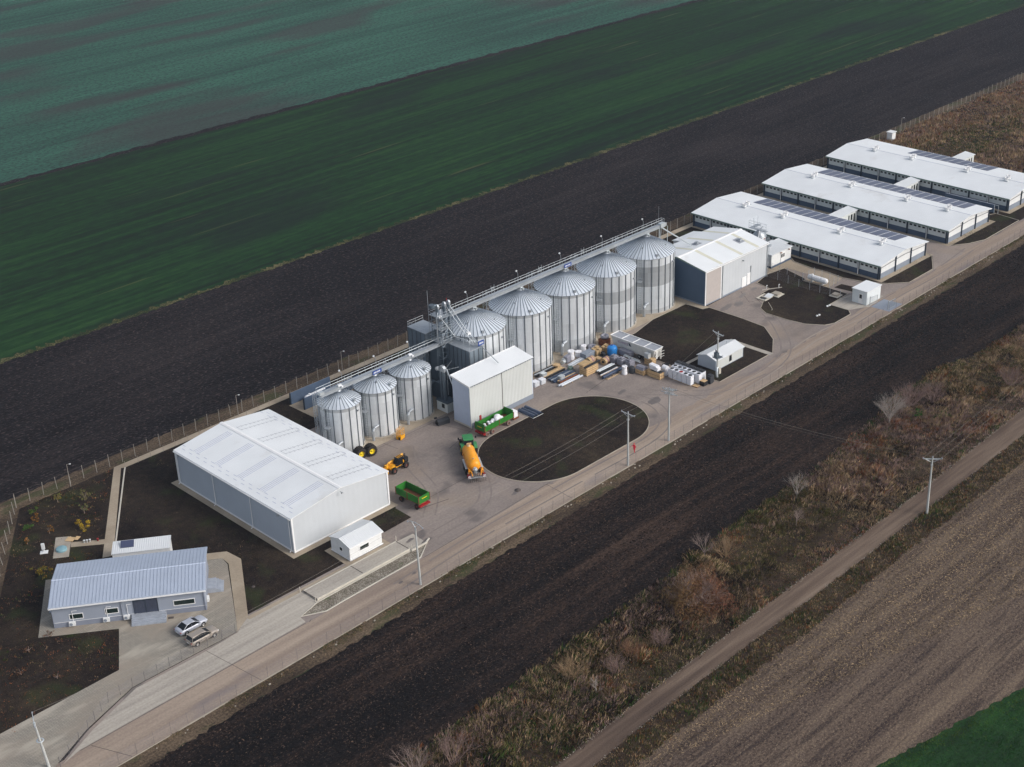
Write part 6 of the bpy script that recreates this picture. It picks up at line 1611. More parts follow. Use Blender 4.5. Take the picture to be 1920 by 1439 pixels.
flat('tank_slab', [(246.1, 165.5), (246.5, 159.3), (249.9, 159.3), (249.6, 165.6)], .082, 'm_path')
for (x0, x1, y, lab) in ((137.2, 146.4, 202.4, 'rear blue screen wall behind the long white gas tank'), (137.6, 150.5, 198.8, 'front blue screen wall between the two white gas tanks')):
    w_ = thing('screen_wall', lab, 'wall')
    b = B(); b.bx(x0, x1, y-.12, y+.12, .05, 2.35); b.make('panel', 'lpg_wall', w_)
    b = B(); b.bx(x0-.15, x0-.003, y-.16, y+.16, .05, 2.4); b.make('end_post', 'column', w_)
for x, y, s, lab in ((243.9, 155.6, 1.3, 'concrete hatch box on the plot beside the kiosk'), (236.3, 165.2, 1.5, 'concrete hatch box with grey slab beside the white lid')):
    hb_ = thing('hatch_box', lab, 'hatch', (x, y, .08), .05)
    b = B(); b.cb((0, 0, .12), (s*1.6, s*1.6, .1)); b.make('slab', 'lightconc', hb_)
    b = B(); b.cb((0, 0, .35), (s, s, .35)); b.make('box', 'concrete', hb_)
hb_ = thing('open_pit', 'open square pit with a tilted white lid beside the yard', 'pit', (233.5, 166.2, .08), .05)
b = B()
for (x, y, sx, sy) in ((0, 1.0, 3.0, .3), (0, -1.0, 3.0, .3), (-1.4, 0, .3, 1.7), (1.4, 0, .3, 1.7), (0, 0, .2, 1.7)): b.cb((x, y, .1), (sx, sy, .2))
b.make('rim', 'lightconc', hb_)
b = B(); b.cb((-.7, 0, .03), (1.1, 1.6, .04)); b.make('pit_floor', 'win_dark', hb_)
b = B(); b.cb((.9, -.5, .3), (1.6, 1.5, .05), 0, rad(-10)); b.make('lid', 'lamp_white', hb_)
b = B(); b.path([(231.7, 163.9, .3), (231.0, 162.9, .12), (229.8, 161.5, .1), (229.2, 161.2, .1)], .05, 6); o = b.make('hose', 'lightconc'); tag(o, 'pale hose trailing from the open pit to the road', 'hose')
for (x, y, lab) in ((232.8, 152.6, 'two white caps in the dark plot nearest the road bend'), (238.2, 153.8, 'two white caps in the dark plot near the kiosk apron')):
    b = B(); b.lathe([(.22, 0), (.22, .22), (0, .28)], 10, (x, y, .08)); r = b.make('white_stub', 'lamp_white'); 
    b2 = B(); b2.lathe([(.22, 0), (.22, .22), (0, .28)], 10, (x+.65, y-.1, .08)); q = b2.make('white_stub', 'lamp_white')
    tag(r, lab+', left cap', 'stub', 'white pipe stubs'); tag(q, lab+', right cap', 'stub', 'white pipe stubs')
for x, y, lab in ((237.4, 168.6, 'white standpipe beside the slab path, nearer the mill hall'), (239.6, 167.0, 'white standpipe at the end of the slab path')):
    onething('standpipe', lab, 'pipe', 'lamp_white', lambda b: (b.tube((0, 0, 0), (0, 0, .8), .07), b.cb((.1, 0, .8), (.3, .14, .14))), (x, y, .08), 0, 'standpipes')
flat('slab_path', [(236.2, 168.9), (240.3, 166.6), (240.5, 166.9), (236.6, 169.2)], .09, 'm_weigh')
# garden slab with pool-like tank lid
flat('garden_slab', [(84.0, 193.7), (85.9, 192.2), (82.6, 187.1), (80.6, 188.5)], .07, 'concrete')
onething('tank_lid', 'round pale blue tank lid on the concrete slab in the garden', 'lid', 'pool_lid', lambda b: b.lathe([(.85, 0), (.85, .3), (.75, .38), (0, .42)], 24), (82.8, 189.7, .07))
onething('plywood_panel', 'square plywood panel lying on the garden slab', 'panel', 'wood', lambda b: b.cb((0, 0, .05), (1.2, 1.3, .06), .6), (85.3, 191.4, .09)); onething('plywood_panel', 'smaller plywood panel beside the square one', 'panel', 'wood', lambda b: b.cb((0, 0, .05), (1.0, .7, .06), .5), (86.2, 190.9, .09))
onething('meter_cabinet', 'white meter cabinet standing left of the garden slab', 'cabinet', 'white', lambda b: (b.cb((0, 0, 1.1), (.5, .3, 1.0)), b.cb((-.1, 0, .3), (.08, .08, .6)), b.cb((.1, 0, .3), (.08, .08, .6)), b.cb((0, 0, .03), (1.2, .9, .08))), (80.6, 191.2, .03), -.6)
for i, (x, y, m_, lab) in enumerate(((86.35, 188.95, 'lamp_white', 'white bucket nearest the slab on the garden path'), (86.7, 188.7, 'lamp_white', 'white bucket in the middle on the garden path'), (87.1, 188.5, 'lamp_white', 'white bucket farthest from the slab on the garden path'), (88.1, 187.8, 'red', 'red lidded bucket on the garden path'))):
    onething('bucket', lab, 'bucket', m_, lambda b: b.lathe([(.12, 0), (.17, .4), (.18, .4), (.18, .44), (0, .44)], 12), (x, y, .06), 0, 'buckets on the garden path')
onething('outhouse', 'small white hut with flat roof at the far field fence', 'hut', 'white', lambda b: (b.bx(-.9, .9, -.8, .8, 0, 2.2), b.bx(-1.1, 1.1, -1.0, 1.0, 2.22, 2.35), b.bx(-.96, -.9, -.3, .4, .1, 1.9)), (343.0, 204.9, 0))
for x, y in ((145.0, 145.4),): pass
for k, (x, y, r_, lab) in enumerate(((143.5, 149.4, .55, 'round manhole cover in the yard near the oval lawn'), (97.3, 159.0, .3, 'small round manhole in the soil beside the tan path'))):
    onething('manhole_cover', lab, 'manhole cover', 'joint', lambda b: b.lathe([(r_, 0), (r_, .02), (0, .025)], 18), (x, y, .045))

# ---------------------------------------------------------------- power line
def pole(label, x, y, h, lean=(0, 0), kind='y', rz=0):
    root = thing('utility_pole', label, 'utility pole', (x, y, 0), rz, 'concrete utility poles')
    t = Vector((lean[0]*h, lean[1]*h, h)); b = B(); b.tube((0, 0, 0), t, .2, 12, .11); b.make('pole', 'pole_conc', root)
    T = t; b = B(); ins = B()
    if kind == 'y':
        b.path([T+Vector((0, -1.5, .55)), T+Vector((0, -.75, .85)), T+Vector((0, 0, .9)), T+Vector((0, .75, .85)), T+Vector((0, 1.5, .55))], .045, 5)
        b.tube(T, T+Vector((0, -.7, .85)), .045, 5); b.tube(T, T+Vector((0, .7, .85)), .045, 5); b.tube(T-Vector((0, 0, .4)), T+Vector((0, 0, .05)), .16, 8)
        pts = [(-1.5, .55), (0, .9), (1.5, .55)]
    elif kind == 't':
        b.cb(T+Vector((0, 0, -.25)), (.1, 2.9, .1)); b.tube(T+Vector((0, -1.2, -.25)), T+Vector((0, 0, -.9)), .03, 4); b.tube(T+Vector((0, 1.2, -.25)), T+Vector((0, 0, -.9)), .03, 4); b.cb(T+Vector((.25, 0, -.5)), (.1, 1.9, .08)); b.cb(T+Vector((0, 0, -1.3)), (.3, .3, .3))
        pts = [(-1.4, -.1), (0, .15), (1.4, -.1)]
    else:
        for dz in (0, -.75): b.cb(T+Vector((0, 0, dz)), (.1, 2.6-dz*.9, .1), .3*dz); b.cb(T+Vector((.35, 0, dz)), (.08, 1.8, .08)); b.cb(T+Vector((-.35, 0, dz)), (.08, 1.8, .08)); b.cb(T+Vector((0, .6, dz)), (.8, .08, .08)); b.cb(T+Vector((0, -.6, dz)), (.8, .08, .08))
        b.tube(T+Vector((0, -1, 0)), T+Vector((0, 0, -.7)), .03, 4); b.tube(T+Vector((0, 1, 0)), T+Vector((0, 0, -.7)), .03, 4)
        pts = [(-1.2, .15), (0, .3), (1.2, .15)]
    b.make('crossarm', 'galv_light', root)
    for yy, zz_ in pts:
        i_ = B(); i_.lathe([(.05, -.22), (.11, -.16), (.06, -.1), (.11, -.04), (.06, .02), (0, .04)], 8, tuple(T+Vector((0, yy, zz_+.05)))); i_.make('insulator', 'step_grey', root)
    ends = []
    for yy, zz_ in pts:
        v = T+Vector((0, yy, zz_)); ends.append(Vector((x, y, 0))+Vector((v.x*math.cos(rz)-v.y*math.sin(rz), v.x*math.sin(rz)+v.y*math.cos(rz), v.z)))
    return root, ends
pA, eA = pole('utility pole with bowed crossarm standing in the block paving', 56.2, 145.5, 7.0, (-.08, .05), 'y', rad(-22))
b = B(); b.lathe([(.45, 4.2), (.5, 4.25), (.5, 4.3), (.3, 4.3)], 12, (-.33, .2, 0)); b.make('pole_ring', 'galv_light', pA)
pB, eB = pole('utility pole with bowed crossarm beside the weighbridge gravel', 114.6, 140.9, 10.0, (-.01, .01), 'y', rad(5))
pC, eC = pole('utility pole beside the person and the oval lawn', 161.7, 141.3, 10.1, (0, 0), 't', rad(0))
pD, eD = pole('utility pole with clustered crossarms near the white box stacks', 172.8, 141.7, 10.0, (0, 0), 'd', rad(20))
pE, eE = pole('utility pole beside the dirt track at the right', 181.6, 96.5, 10.0, (.02, .0), 't', rad(40))
pF, eF = pole('transformer pole in front of the cream shed', 197.7, 150.7, 9.3, (0, 0), 't', rad(-10))
b = B(); b.cb((.0, -.0, 4.2), (1.5, 1.3, .1)); b.cb((0, -.62, 4.5), (1.5, .05, .05)); b.cb((0, .62, 4.5), (1.5, .05, .05)); b.make('transformer_platform', 'galv_dark', pF)
b = B(); b.cb((-.35, -.1, 4.8), (.6, .8, 1.0)); b.make('transformer', 'galv_dark', pF)
b = B()
for q in (-.3, 0, .3): b.tube((-.35+q*.3, q, 5.3), (-.35+q*.3, q, 5.75), .06)
b.make('bushing', 'column', pF)
b = B(); b.cb((.35, -.25, 1.4), (.45, .4, 1.2)); b.make('meter_box', 'lightconc', pF)
b = B(); b.lathe([(.24, .0), (.24, 2.2), (.22, 2.2)], 10, (0, 0, 0)); b.make('pole_sleeve', 'galv_light', pF)
def span(e0, e1, sag, what):
    for i in range(3):
        b = B(); pts = []
        for k in range(15):
            t = k/14; p = e0[i].lerp(e1[i], t); p.z -= sag*4*t*(1-t); pts.append(p)
        b.path(pts, .012, 4); o = b.make('power_line', 'wire'); tag(o, what, 'power line', what)
span(eA, eB, 1.4, 'thin power line wires over the paved lane by the office')
span(eB, eC, 1.0, 'thin power line wires crossing over the oval lawn')
span(eC, eD, .2, 'short power line wires between the two poles near the oval lawn')
span(eD, eE, 1.2, 'thin power line wires crossing the dark ploughed strip')
span(eE, [Vector((x_+130, 110+y_, 10)) for x_, y_ in ((181, -1), (181, 0), (181, 1))], 2.0, 'thin power line wires above the dirt track to the right')
b = B()
for q in (-.9, .9): b.tube((197.7+q*.2, 150.7+q, 9.0), (190.5+q, 156.5+q, .6), .02, 4)
o = b.make('stay_wires', 'wire'); tag(o, 'two slanting stay wires from the transformer pole', 'stay wires')

# ---------------------------------------------------------------- fences
def fence(label, pts, h, sp, r_, mat, wires, net=None, lean=0, name='fence', group=None, z=0, rnd=.03):
    root = thing(name, label, 'fence', (0, 0, 0), 0, group)
    base = None; posts = []
    for a, c in zip(pts, pts[1:]):
        a, c = Vector(a), Vector(c); n = max(1, round((c-a).length/sp))
        for i in range(n): posts.append(a.lerp(c, i/n))
    posts.append(Vector(pts[-1]))
    for p in posts[:100]:
        q = Vector((p.x, p.y, z))
        if base is None:
            b = B(); b.tube((0, 0, 0), (0, 0, h), r_, 5); base = b.make('post', mat, root); base.location = q
        else:
            o = base.copy(); COL.objects.link(o); o.location = q; o.rotation_euler = (random.gauss(0, rnd), random.gauss(0, rnd), 0)
    if wires:
        b = B()
        for a, c in zip(pts, pts[1:]):
            for k in range(wires): zz_ = z+h*(.18+.78*k/max(1, wires-1)); b.tube((a[0], a[1], zz_), (c[0], c[1], zz_), .006, 3)
        b.make('wires', 'wire', root)
    if net:
        b = B()
        for a, c in zip(pts, pts[1:]): b.sheet((a[0], a[1], z+.08), (c[0], c[1], z+.08), (c[0], c[1], z+h*.95), (a[0], a[1], z+h*.95))
        b.make('wire_netting', 'netting', root, normals=False)
    return root
fence('west part of the far field fence, behind the storage hall', [(84.4, 207.4), (157, 206.8)], 2.45, 2.5, .05, 'post_conc', 3)
fence('part of the far field fence behind the large silos', [(159.5, 206.8), (256, 206.3)], 2.45, 2.5, .05, 'post_conc', 3)
fence('part of the far field fence behind the barns', [(258.5, 206.3), (345, 206.6)], 2.3, 2.6, .05, 'post_conc', 3)
fence('east part of the far field fence along the brown grass', [(347.6, 206.6), (430, 207.6)], 2.2, 2.6, .055, 'post_conc', 4)
fence('low inner fence along the far concrete path', [(103.6, 205.0), (205, 204.6)], 1.35, 2.55, .03, 'post_conc', 3)
fence('leaning post fence at the far left edge beyond the garden', [(84.2, 207.0), (83.0, 205.3), (72.7, 190.3), (60, 171.9)], 2.4, 2.9, .055, 'post_conc', 5, rnd=.05)
fence('west part of the thin wire fence along the road edge', [(60, yn(60)+.15), (148, yn(148)+.15)], 1.9, 2.6, .017, 'post_steel', 3, True)
fence('middle part of the thin wire fence along the road edge', [(150.6, yn(150.6)+.15), (243.5, yn(243.5)+.15)], 1.9, 2.6, .017, 'post_steel', 3, True)
fence('east part of the thin wire fence along the road edge', [(246.1, yn(246.1)+.15), (320, yn(320)+.15)], 1.9, 2.6, .017, 'post_steel', 3, True)
fence('dark post fence between the block paving and the concrete lane', [(57.2, 144.4), (63.3, 148.1), (68.1, 151.2), (72.0, 151.5), (82, 151.8), (88.8, 151.45)], 1.7, 2.2, .028, 'post_steel', 3, True)
fence('frame fence across the dark plot towards the kiosk', [(243.0, 172.6), (242.9, 161.5), (243.6, 151.8)], 1.9, 2.6, .045, 'galv', 2, True)
fence('frame fence around the gas tank slab', [(246.2, 165.6), (250.2, 165.4), (249.9, 159.2), (246.7, 159.1), (246.2, 165.6)], 1.9, 2.1, .04, 'galv', 2, True)
fence('short grey fence behind the mill annex plot', [(246.9, 174.2), (246.8, 166)], 1.7, 2.0, .04, 'galv', 2, True)
for (x, y, rz, lab) in ((244.3, 147.6, rad(-5), 'grey steel gate leaf at the kiosk wall'), (244.9, 143.7, rad(-3), 'open grey steel gate leaf at the road edge')):
    g_ = thing('gate', lab, 'gate', (x, y, .04), rz, 'road gate leaves')
    b = B(); b.path([(0, 0, .1), (2.4, 0, .1), (2.4, 0, 1.7), (0, 0, 1.7), (0, 0, .1)], .045, 5); b.tube((0, 0, .0), (0, 0, 2.0), .08, 6); b.make('frame', 'galv', g_)
    b = B()
    for k in range(9): b.tube((.24+k*.24, 0, .1), (.24+k*.24, 0, 1.7), .018, 4)
    b.make('bars', 'galv', g_)
def lamp_post(label, x, y, h, z=0):
    r = thing('lamp_post', label, 'lamp post', (x, y, z), 0, 'lamp posts along the fence')
    b = B(); b.tube((0, 0, 0), (0, 0, h), .06, 6, .04); b.tube((0, 0, h), (.3, -.3, h+.1), .035, 5); b.make('pole', 'post_conc', r)
    b = B(); b.cb((.4, -.4, h+.08), (.28, .18, .1), rad(-45)); b.make('lamp_head', 'lamp_white', r)
lamp_post('white headed lamp post on the far fence at the left', 93.9, 206.4, 4.3)
for i, x in enumerate((128.0, 152.4, 350.0)): lamp_post(('lamp post behind the storage hall', 'lamp post behind the small silos', 'lamp post at the far fence beyond the outhouse')[i], x, 206.2, 4.2)

# ---------------------------------------------------------------- vegetation
def lin(c): return np.array(s2l(c))
PAL = {k: lin(v) for k, v in dict(straw=(158, 136, 106), tan=(134, 112, 88), rose=(132, 110, 102), olive=(84, 80, 44), green=(56, 76, 34), rust=(126, 80, 52), dark=(50, 40, 34), pale=(176, 156, 122)).items()}
def pick(w):
    """w: list of (name, weight array) -> colour per tuft"""
    names = [a for a, _ in w]; W_ = np.stack([np.clip(b_, 0, None) for _, b_ in w], 1)+1e-6; W_ /= W_.sum(1, keepdims=True)
    c = W_.cumsum(1); u = rng.random(len(c))[:, None]; idx = (u > c).sum(1).clip(0, len(names)-1)
    return np.stack([PAL[n] for n in names])[idx]
# weed strip between the ploughed strip and the dirt track
n = 30000; x = rng.uniform(72, 268, n); e1 = np.array([edge1(v) for v in x]); rh = np.array([road_hi(v) for v in x])
f = rng.random(n); y = rh+.05+f*(e1-rh+.5)
n1 = noise2(x, y, 7, 1); n2 = noise2(x, y, 3, 2); n3 = noise2(x, y, 14, 3)
hg = .15+1.25*n2*n2*(.3+n1)+.3*(f > .3)*n3
left = np.clip((150-x)/60, 0, 1)
n4 = noise2(x, y, 5, 17)
col = pick([('straw', .15+2.2*(n1 > .58)*(1-left)), ('tan', .5+.5*n2), ('rose', .2+2.2*(n3 > .58)*(1-.5*left)), ('olive', .2+1.6*(n3 < .45)+left*1.0), ('green', .05+1.2*((f > .9) | (f < .07))+left*.7*(n1 > .5)+.8*(n1 > .9)), ('rust', .1+1.5*(n4 > .7)), ('dark', .25+2.0*(n4 < .3))])
tufts('weeds', np.stack([x, y], 1), hg*.9, col*1.1, 6, .055, .95, 'tall dry weeds and grass on the strip beside the dirt track', 'weeds', spread=.22)
# verges of the dirt track and the road
n = 6500; x = rng.uniform(80, 240, n); rl = np.array([road_lo(v) for v in x]); sh = np.array([stub_hi(v) for v in x])
f = rng.random(n); y = sh-.2+f*(rl-sh+.1); n1 = noise2(x, y, 5, 4)
col = pick([('tan', np.full(n, .6)), ('olive', .4+n1), ('green', .2+.9*(n1 > .6)), ('straw', .4+.4*(n1 < .4)), ('rust', np.full(n, .2))])
tufts('verge_grass', np.stack([x, y], 1), .12+.4*n1, col, 5, .06, .6, 'mixed grass verge between the dirt track and the stubble field', 'grass')
n = 5200; x = rng.uniform(60, 310, n); y = yn(x)-.15-np.abs(rng.normal(0, .75, n)); n1 = noise2(x, y, 4, 5); k = n1 > .42
x, y, n1 = x[k], y[k], n1[k]
col = pick([('tan', .5+0*x), ('green', .2+1.0*(n1 > .62)), ('olive', .5+0*x), ('straw', .35+0*x)])
tufts('roadside_grass', np.stack([x, y], 1), .06+.2*n1, col, 5, .05, .6, 'short grass along the outer kerb of the site road', 'grass')
# brown field east of the barns
n = 24000; x = rng.uniform(320, 432, n); y = 150+rng.random(n)*56.5
n1 = noise2(x, y, 9, 6); n2 = noise2(x, y, 22, 7)
gr = np.exp(-(((y-188)/7)**2+((x-352)/28)**2))
hg = (.25+.9*n1)*(1-.75*gr)
col = pick([('straw', .5+1.4*(n1 > .55)), ('tan', .9+.3*n1), ('rose', .9+0*x), ('rust', .12+.3*(n2 > .6)), ('olive', .1+2.6*gr), ('green', .02+2.2*gr*(n1 > .5)), ('dark', .12+.3*(n1 < .3))])*1.12
tufts('brown_grass', np.stack([x, y], 1), hg, col, 5, .16, .5, 'tall brown dry grass on the rough field beyond the barns', 'grass', spread=.35)
# garden and soil plots
def scatter(poly, dens):
    xs = [p[0] for p in poly]; ys = [p[1] for p in poly]; n = int(dens*(max(xs)-min(xs))*(max(ys)-min(ys)))
    P_ = np.stack([rng.uniform(min(xs), max(xs), n), rng.uniform(min(ys), max(ys), n)], 1); ins = np.zeros(n, bool)
    for i in range(len(poly)):
        (x0, y0), (x1, y1) = poly[i], poly[i-1]
        c = ((y0 > P_[:, 1]) != (y1 > P_[:, 1])) & (P_[:, 0] < (x1-x0)*(P_[:, 1]-y0)/(y1-y0+1e-12)+x0); ins ^= c
    return P_[ins]
P_ = scatter([(61, 172), (72.8, 156.5), (77.8, 164.7), (68.6, 171.4), (76.8, 184.2), (85.8, 183.2), (102, 206.5), (85, 206.5)], 3.2)
n1 = noise2(P_[:, 0], P_[:, 1], 3.5, 8); k = n1+rng.random(len(P_))*.5 > .62; P_, n1 = P_[k], n1[k]; q = rng.random(len(P_))
col = pick([('olive', .5+0*n1), ('green', .2+.8*(n1 > .75)), ('tan', .4+0*n1), ('rust', .35+.5*(P_[:, 1] < 172)), ('dark', .8+0*n1)])
tufts('garden_plants', P_, .06+.28*n1*q, col, 5, .08, .9, 'low autumn plants and leaf litter in the garden by the office', 'plants', spread=.2)
P_ = scatter([(20, 150), (66, 156.2), (72.6, 156.5), (61, 171.5), (30, 150)], 2.0); n1 = noise2(P_[:, 0], P_[:, 1], 3, 9)
col = pick([('rust', .9+0*n1), ('tan', .4+0*n1), ('dark', .8+0*n1), ('olive', .3+0*n1)])
tufts('leaf_litter', P_, .05+.15*n1, col, 5, .09, 1.0, 'rusty leaf litter on the dark plot at the left edge', 'leaf litter')
allp = []
for poly, d in (([(89, 184.5), (103.4, 204.8), (156, 204), (156, 191), (128, 190), (128, 194.8), (105.5, 195), (105.5, 160.2), (92.2, 154), (100.4, 167), (97.8, 172)], .9), (oval, 1.6),
                ([(202.6, 175), (220, 176.3), (221.8, 163), (218, 153), (213, 149.5), (212.3, 158), (196, 159.2), (196, 174.5)], .7), ([(229, 150), (238, 148.4), (239, 154.2), (246, 154.5), (246, 165), (249, 172.4), (239.2, 172), (235, 167), (228, 160)], .8),
                ([(285, 152), (292, 148.6), (308, 149), (309, 155), (304, 156.8), (284, 157)], 4.0), ([(257, 152), (260, 148.3), (269, 148.4), (276, 152.5), (277, 157.5)], 1.0), ([(120.8, 160), (126, 160), (126, 156.2), (120, 156)], 3.0)):
    allp.append(scatter(poly, d))
P_ = np.concatenate(allp); n1 = noise2(P_[:, 0], P_[:, 1], 5, 12); k = n1+rng.random(len(P_))*.4 > .55; P_, n1 = P_[k], n1[k]
col = pick([('olive', .5+0*n1), ('green', .3+.8*(n1 > .7)+.8*(P_[:, 0] > 283)), ('tan', .25+0*n1), ('dark', 1.0+0*n1)])
tufts('plot_weeds', P_, .03+.08*n1, col, 5, .05, 1.0, 'sparse low weeds growing on the dark soil plots', 'weeds', z=.07)
# leafy autumn clumps
def leafy(name, label, cat, x, y, r_, h, cols, n, base=.15, trunk=True, group=None, flatk=.8):
    root = thing(name, label, cat, (x, y, 0), 0, group)
    P3 = rng.normal(0, 1, (n, 3)); P3 /= np.linalg.norm(P3, axis=1)[:, None]; P3 *= rng.uniform(.35, 1.0, (n, 1))**.6
    nc = 9; cc_ = rng.normal(0, .5, (nc, 3)); cs_ = rng.uniform(.18, .5, nc); ci_ = rng.integers(0, nc, n)
    P3 = cc_[ci_]+P3*cs_[ci_][:, None]*rng.uniform(.5, 1.2, (n, 1))
    P3 = P3*np.array([r_, r_, h*(1-base)/2]); P3[:, 2] += h*(base+(1-base)/2)
    s = .10+.05*rng.random(n) if r_ < 2 else .10+.09*rng.random(n)
    u = rng.normal(0, 1, (n, 3)); u /= np.linalg.norm(u, axis=1)[:, None]; w = np.cross(u, rng.normal(0, 1, (n, 3))); w /= np.linalg.norm(w, axis=1)[:, None]
    v = np.stack([P3-u*s[:, None], P3+w*s[:, None]*.5, P3+u*s[:, None], P3-w*s[:, None]*.5], 1).reshape(-1, 3)
    me = bpy.data.meshes.new('crown'); me.from_pydata(v.tolist(), [], [(4*i, 4*i+1, 4*i+2, 4*i+3) for i in range(n)])
    ca = me.color_attributes.new('tint', 'FLOAT_COLOR', 'CORNER'); cc = np.ones((n, 4, 4)); ci = rng.integers(0, len(cols), n)
    cc[:, :, :3] = (np.stack([lin(c) for c in cols])[ci]*rng.uniform(.7, 1.3, (n, 1)))[:, None, :]; ca.data.foreach_set('color', cc.reshape(-1))
    me.materials.append(M('plant')); o = bpy.data.objects.new('crown', me); COL.objects.link(o); o.parent = root
    if trunk:
        b = B(); b.tube((0, 0, 0), (0, 0, h*.55), .05+.02*r_, 6, .03)
        for k in range(5):
            t = 2*PI*k/5+x; b.tube((0, 0, h*.25), (r_*.6*math.cos(t), r_*.6*math.sin(t), h*.7), .035, 5, .015)
        b.make('trunk', 'bark', root)
    return root
Y_ = [(184, 156, 40), (160, 132, 40), (120, 104, 46)]; O_ = [(140, 94, 44), (112, 80, 44), (90, 76, 44)]; G_ = [(70, 92, 44), (54, 76, 38), (96, 104, 52)]
leafy('sapling', 'bright yellow leaved sapling beside the far garden panels', 'sapling', 88.2, 192.2, .9, 1.3, Y_, 420)
leafy('sapling', 'small yellow sapling just above the bright one in the garden', 'sapling', 88.4, 194.3, .55, 1.2, Y_, 160)
leafy('sapling', 'orange leaved sapling left of the garden slab', 'sapling', 84.0, 195.6, .5, 1.4, O_, 140)
leafy('shrub', 'yellow green shrub at the corner of the office roof', 'shrub', 77.7, 185.3, 1.5, 1.5, Y_[1:]+G_[:1]+O_[1:], 700, trunk=False)
leafy('shrub', 'green shrub at the left fence corner', 'shrub', 85.2, 202.8, .9, 1.2, G_, 350, trunk=False)
leafy('shrub', 'orange tinted shrub beside the left fence corner', 'shrub', 84.3, 200.8, .7, 1.0, O_, 220, trunk=False)
leafy('shrub', 'dark green shrub lower down the left fence', 'shrub', 82.2, 199.2, .9, 1.1, G_[:2], 350, trunk=False)
leafy('sapling', 'orange sapling low at the left fence', 'sapling', 80.0, 195.4, .5, 1.3, O_, 140)
leafy('sapling', 'grey green sapling near the top of the garden path', 'sapling', 93.2, 200.6, .9, 1.9, [(96, 98, 62), (120, 112, 74)], 240)
leafy('sapling', 'grey green sapling in the middle of the garden', 'sapling', 91.0, 196.9, .8, 1.7, [(88, 96, 62), (110, 104, 70)], 200)
leafy('sapling', 'olive sapling under the far fence', 'sapling', 89.8, 203.4, .8, 1.8, [(92, 96, 56), (130, 112, 50)], 200)
for i, (x, y, lab) in enumerate(((71.5, 170.6, 'rusty leaved sapling left of the office corner'), (66.3, 169.5, 'orange leaved sapling at the left picture edge above the plot'), (66.0, 161.0, 'rusty sapling low on the dark plot'), (63.0, 165.5, 'rusty sapling at the left edge of the dark plot'))):
    leafy('sapling', lab, 'sapling', x-1.5*(i == 0), y, .8, .8, [(108, 74, 50), (84, 58, 46), (70, 62, 42)], 70)
# bare shrubs: many thin forking stems
def bare(name, label, x, y, r_, h, n, mat, thick=.035, forks=3, leaves=None, upright=.6, multi=True, cat='shrub'):
    root = thing(name, label, cat, (x, y, 0), 0)
    b = B(); tw = B(); R_ = random.Random(int(x*7+y*3)); thick *= 1.15
    def grow(p, d, l, t, depth, bb):
        steps = 3
        for k in range(steps):
            d = (d+Vector((R_.gauss(0, .12), R_.gauss(0, .12), R_.gauss(0, .06)+.02))).normalized(); q = p+d*l/steps
            bb.tube(p, q, t, 3 if depth > 0 else 5, t*.8, caps=False, smooth=False); t *= .8; p = q
            if depth < forks and k >= (0 if depth else 1):
                for _ in range(1 if depth else 2):
                    e = (d+Vector((R_.gauss(0, .5), R_.gauss(0, .5), R_.gauss(.1, .3)))).normalized(); grow(p, e, l*.62, t*.75, depth+1, tw)
        if depth < forks: grow(p, d, l*.6, t*.8, depth+1, tw)
    for i in range(n):
        a = 2*PI*i/n+R_.uniform(-.3, .3); tilt = R_.uniform(.15, 1.0)*(1-upright)*2.0
        d = Vector((math.cos(a)*tilt*r_/h*1.2, math.sin(a)*tilt*r_/h*1.2, 1)).normalized()
        p0 = Vector((math.cos(a)*.25*r_*R_.random(), math.sin(a)*.25*r_*R_.random(), -.05)) if multi else Vector((0, 0, h*.12))
        grow(p0, d, h*.52, thick, 0, b)
    if not multi: b.tube((0, 0, 0), (0, 0, h*.14), thick*1.8, 6, thick*1.4)
    b.make('trunk', mat, root, normals=False); tw.make('crown', mat, root, normals=False)
    return root
bs_ = [('bare pinkish shrub, largest of those at the right of the ploughed strip', 211.0, 118.0, 3.4, 4.6, 26, 'twig_rose', .05, .45),
       ('bare grey rose shrub just beyond the largest pinkish one', 215.5, 116.0, 2.6, 3.6, 20, 'twig_rose', .04, .45),
       ('bare shrub at the right picture edge above the dirt track', 230.0, 108.5, 2.6, 3.8, 20, 'twig_rose', .04, .5),
       ('bare straw coloured fan shaped shrub at the edge of the ploughed strip', 113.5, 109.3, 2.3, 3.4, 26, 'twig_straw', .035, .5),
       ('bare rosy shrub right of the straw fan shaped shrub', 118.4, 105.9, 2.0, 3.0, 22, 'twig_rose', .035, .6),
       ('bare brown shrub left of the dirt track, below the large rust shrub', 127.3, 105.2, 2.2, 3.0, 22, 'twig_rose', .035, .55),
       ('bare dry shrub above the large rust shrub', 151.0, 112.5, 2.6, 3.4, 22, 'twig_straw', .035, .5),
       ('thin dry shrub beside the rosy shrub at the track', 122.6, 106.6, 1.7, 2.5, 18, 'twig_brown', .03, .6),
       ('tall bare dark shrub at the bottom edge, right one', 91.6, 108.8, 2.6, 4.2, 9, 'twig_rose', .05, .3),
       ('tall bare pale shrub at the bottom edge, left one', 87.0, 111.0, 2.3, 3.6, 8, 'bark', .05, .3)]
for lab, x, y, r_, h, n, mt, th, up in bs_: bare('bare_shrub', lab, x, y, r_, h, n, mt, th, 2 if n > 20 else 3, upright=up)
bare('bare_tree', 'pale bare rounded tree at the edge of the ploughed strip', 203.6, 117.2, 3.0, 4.4, 9, 'bark_pale', .075, 4, upright=.35, multi=False, cat='tree')
bare('bare_tree', 'small pale bare tree alone on the weed strip', 171.8, 114.2, 1.8, 3.8, 4, 'bark_pale', .07, 3, upright=.45, multi=False, cat='tree')
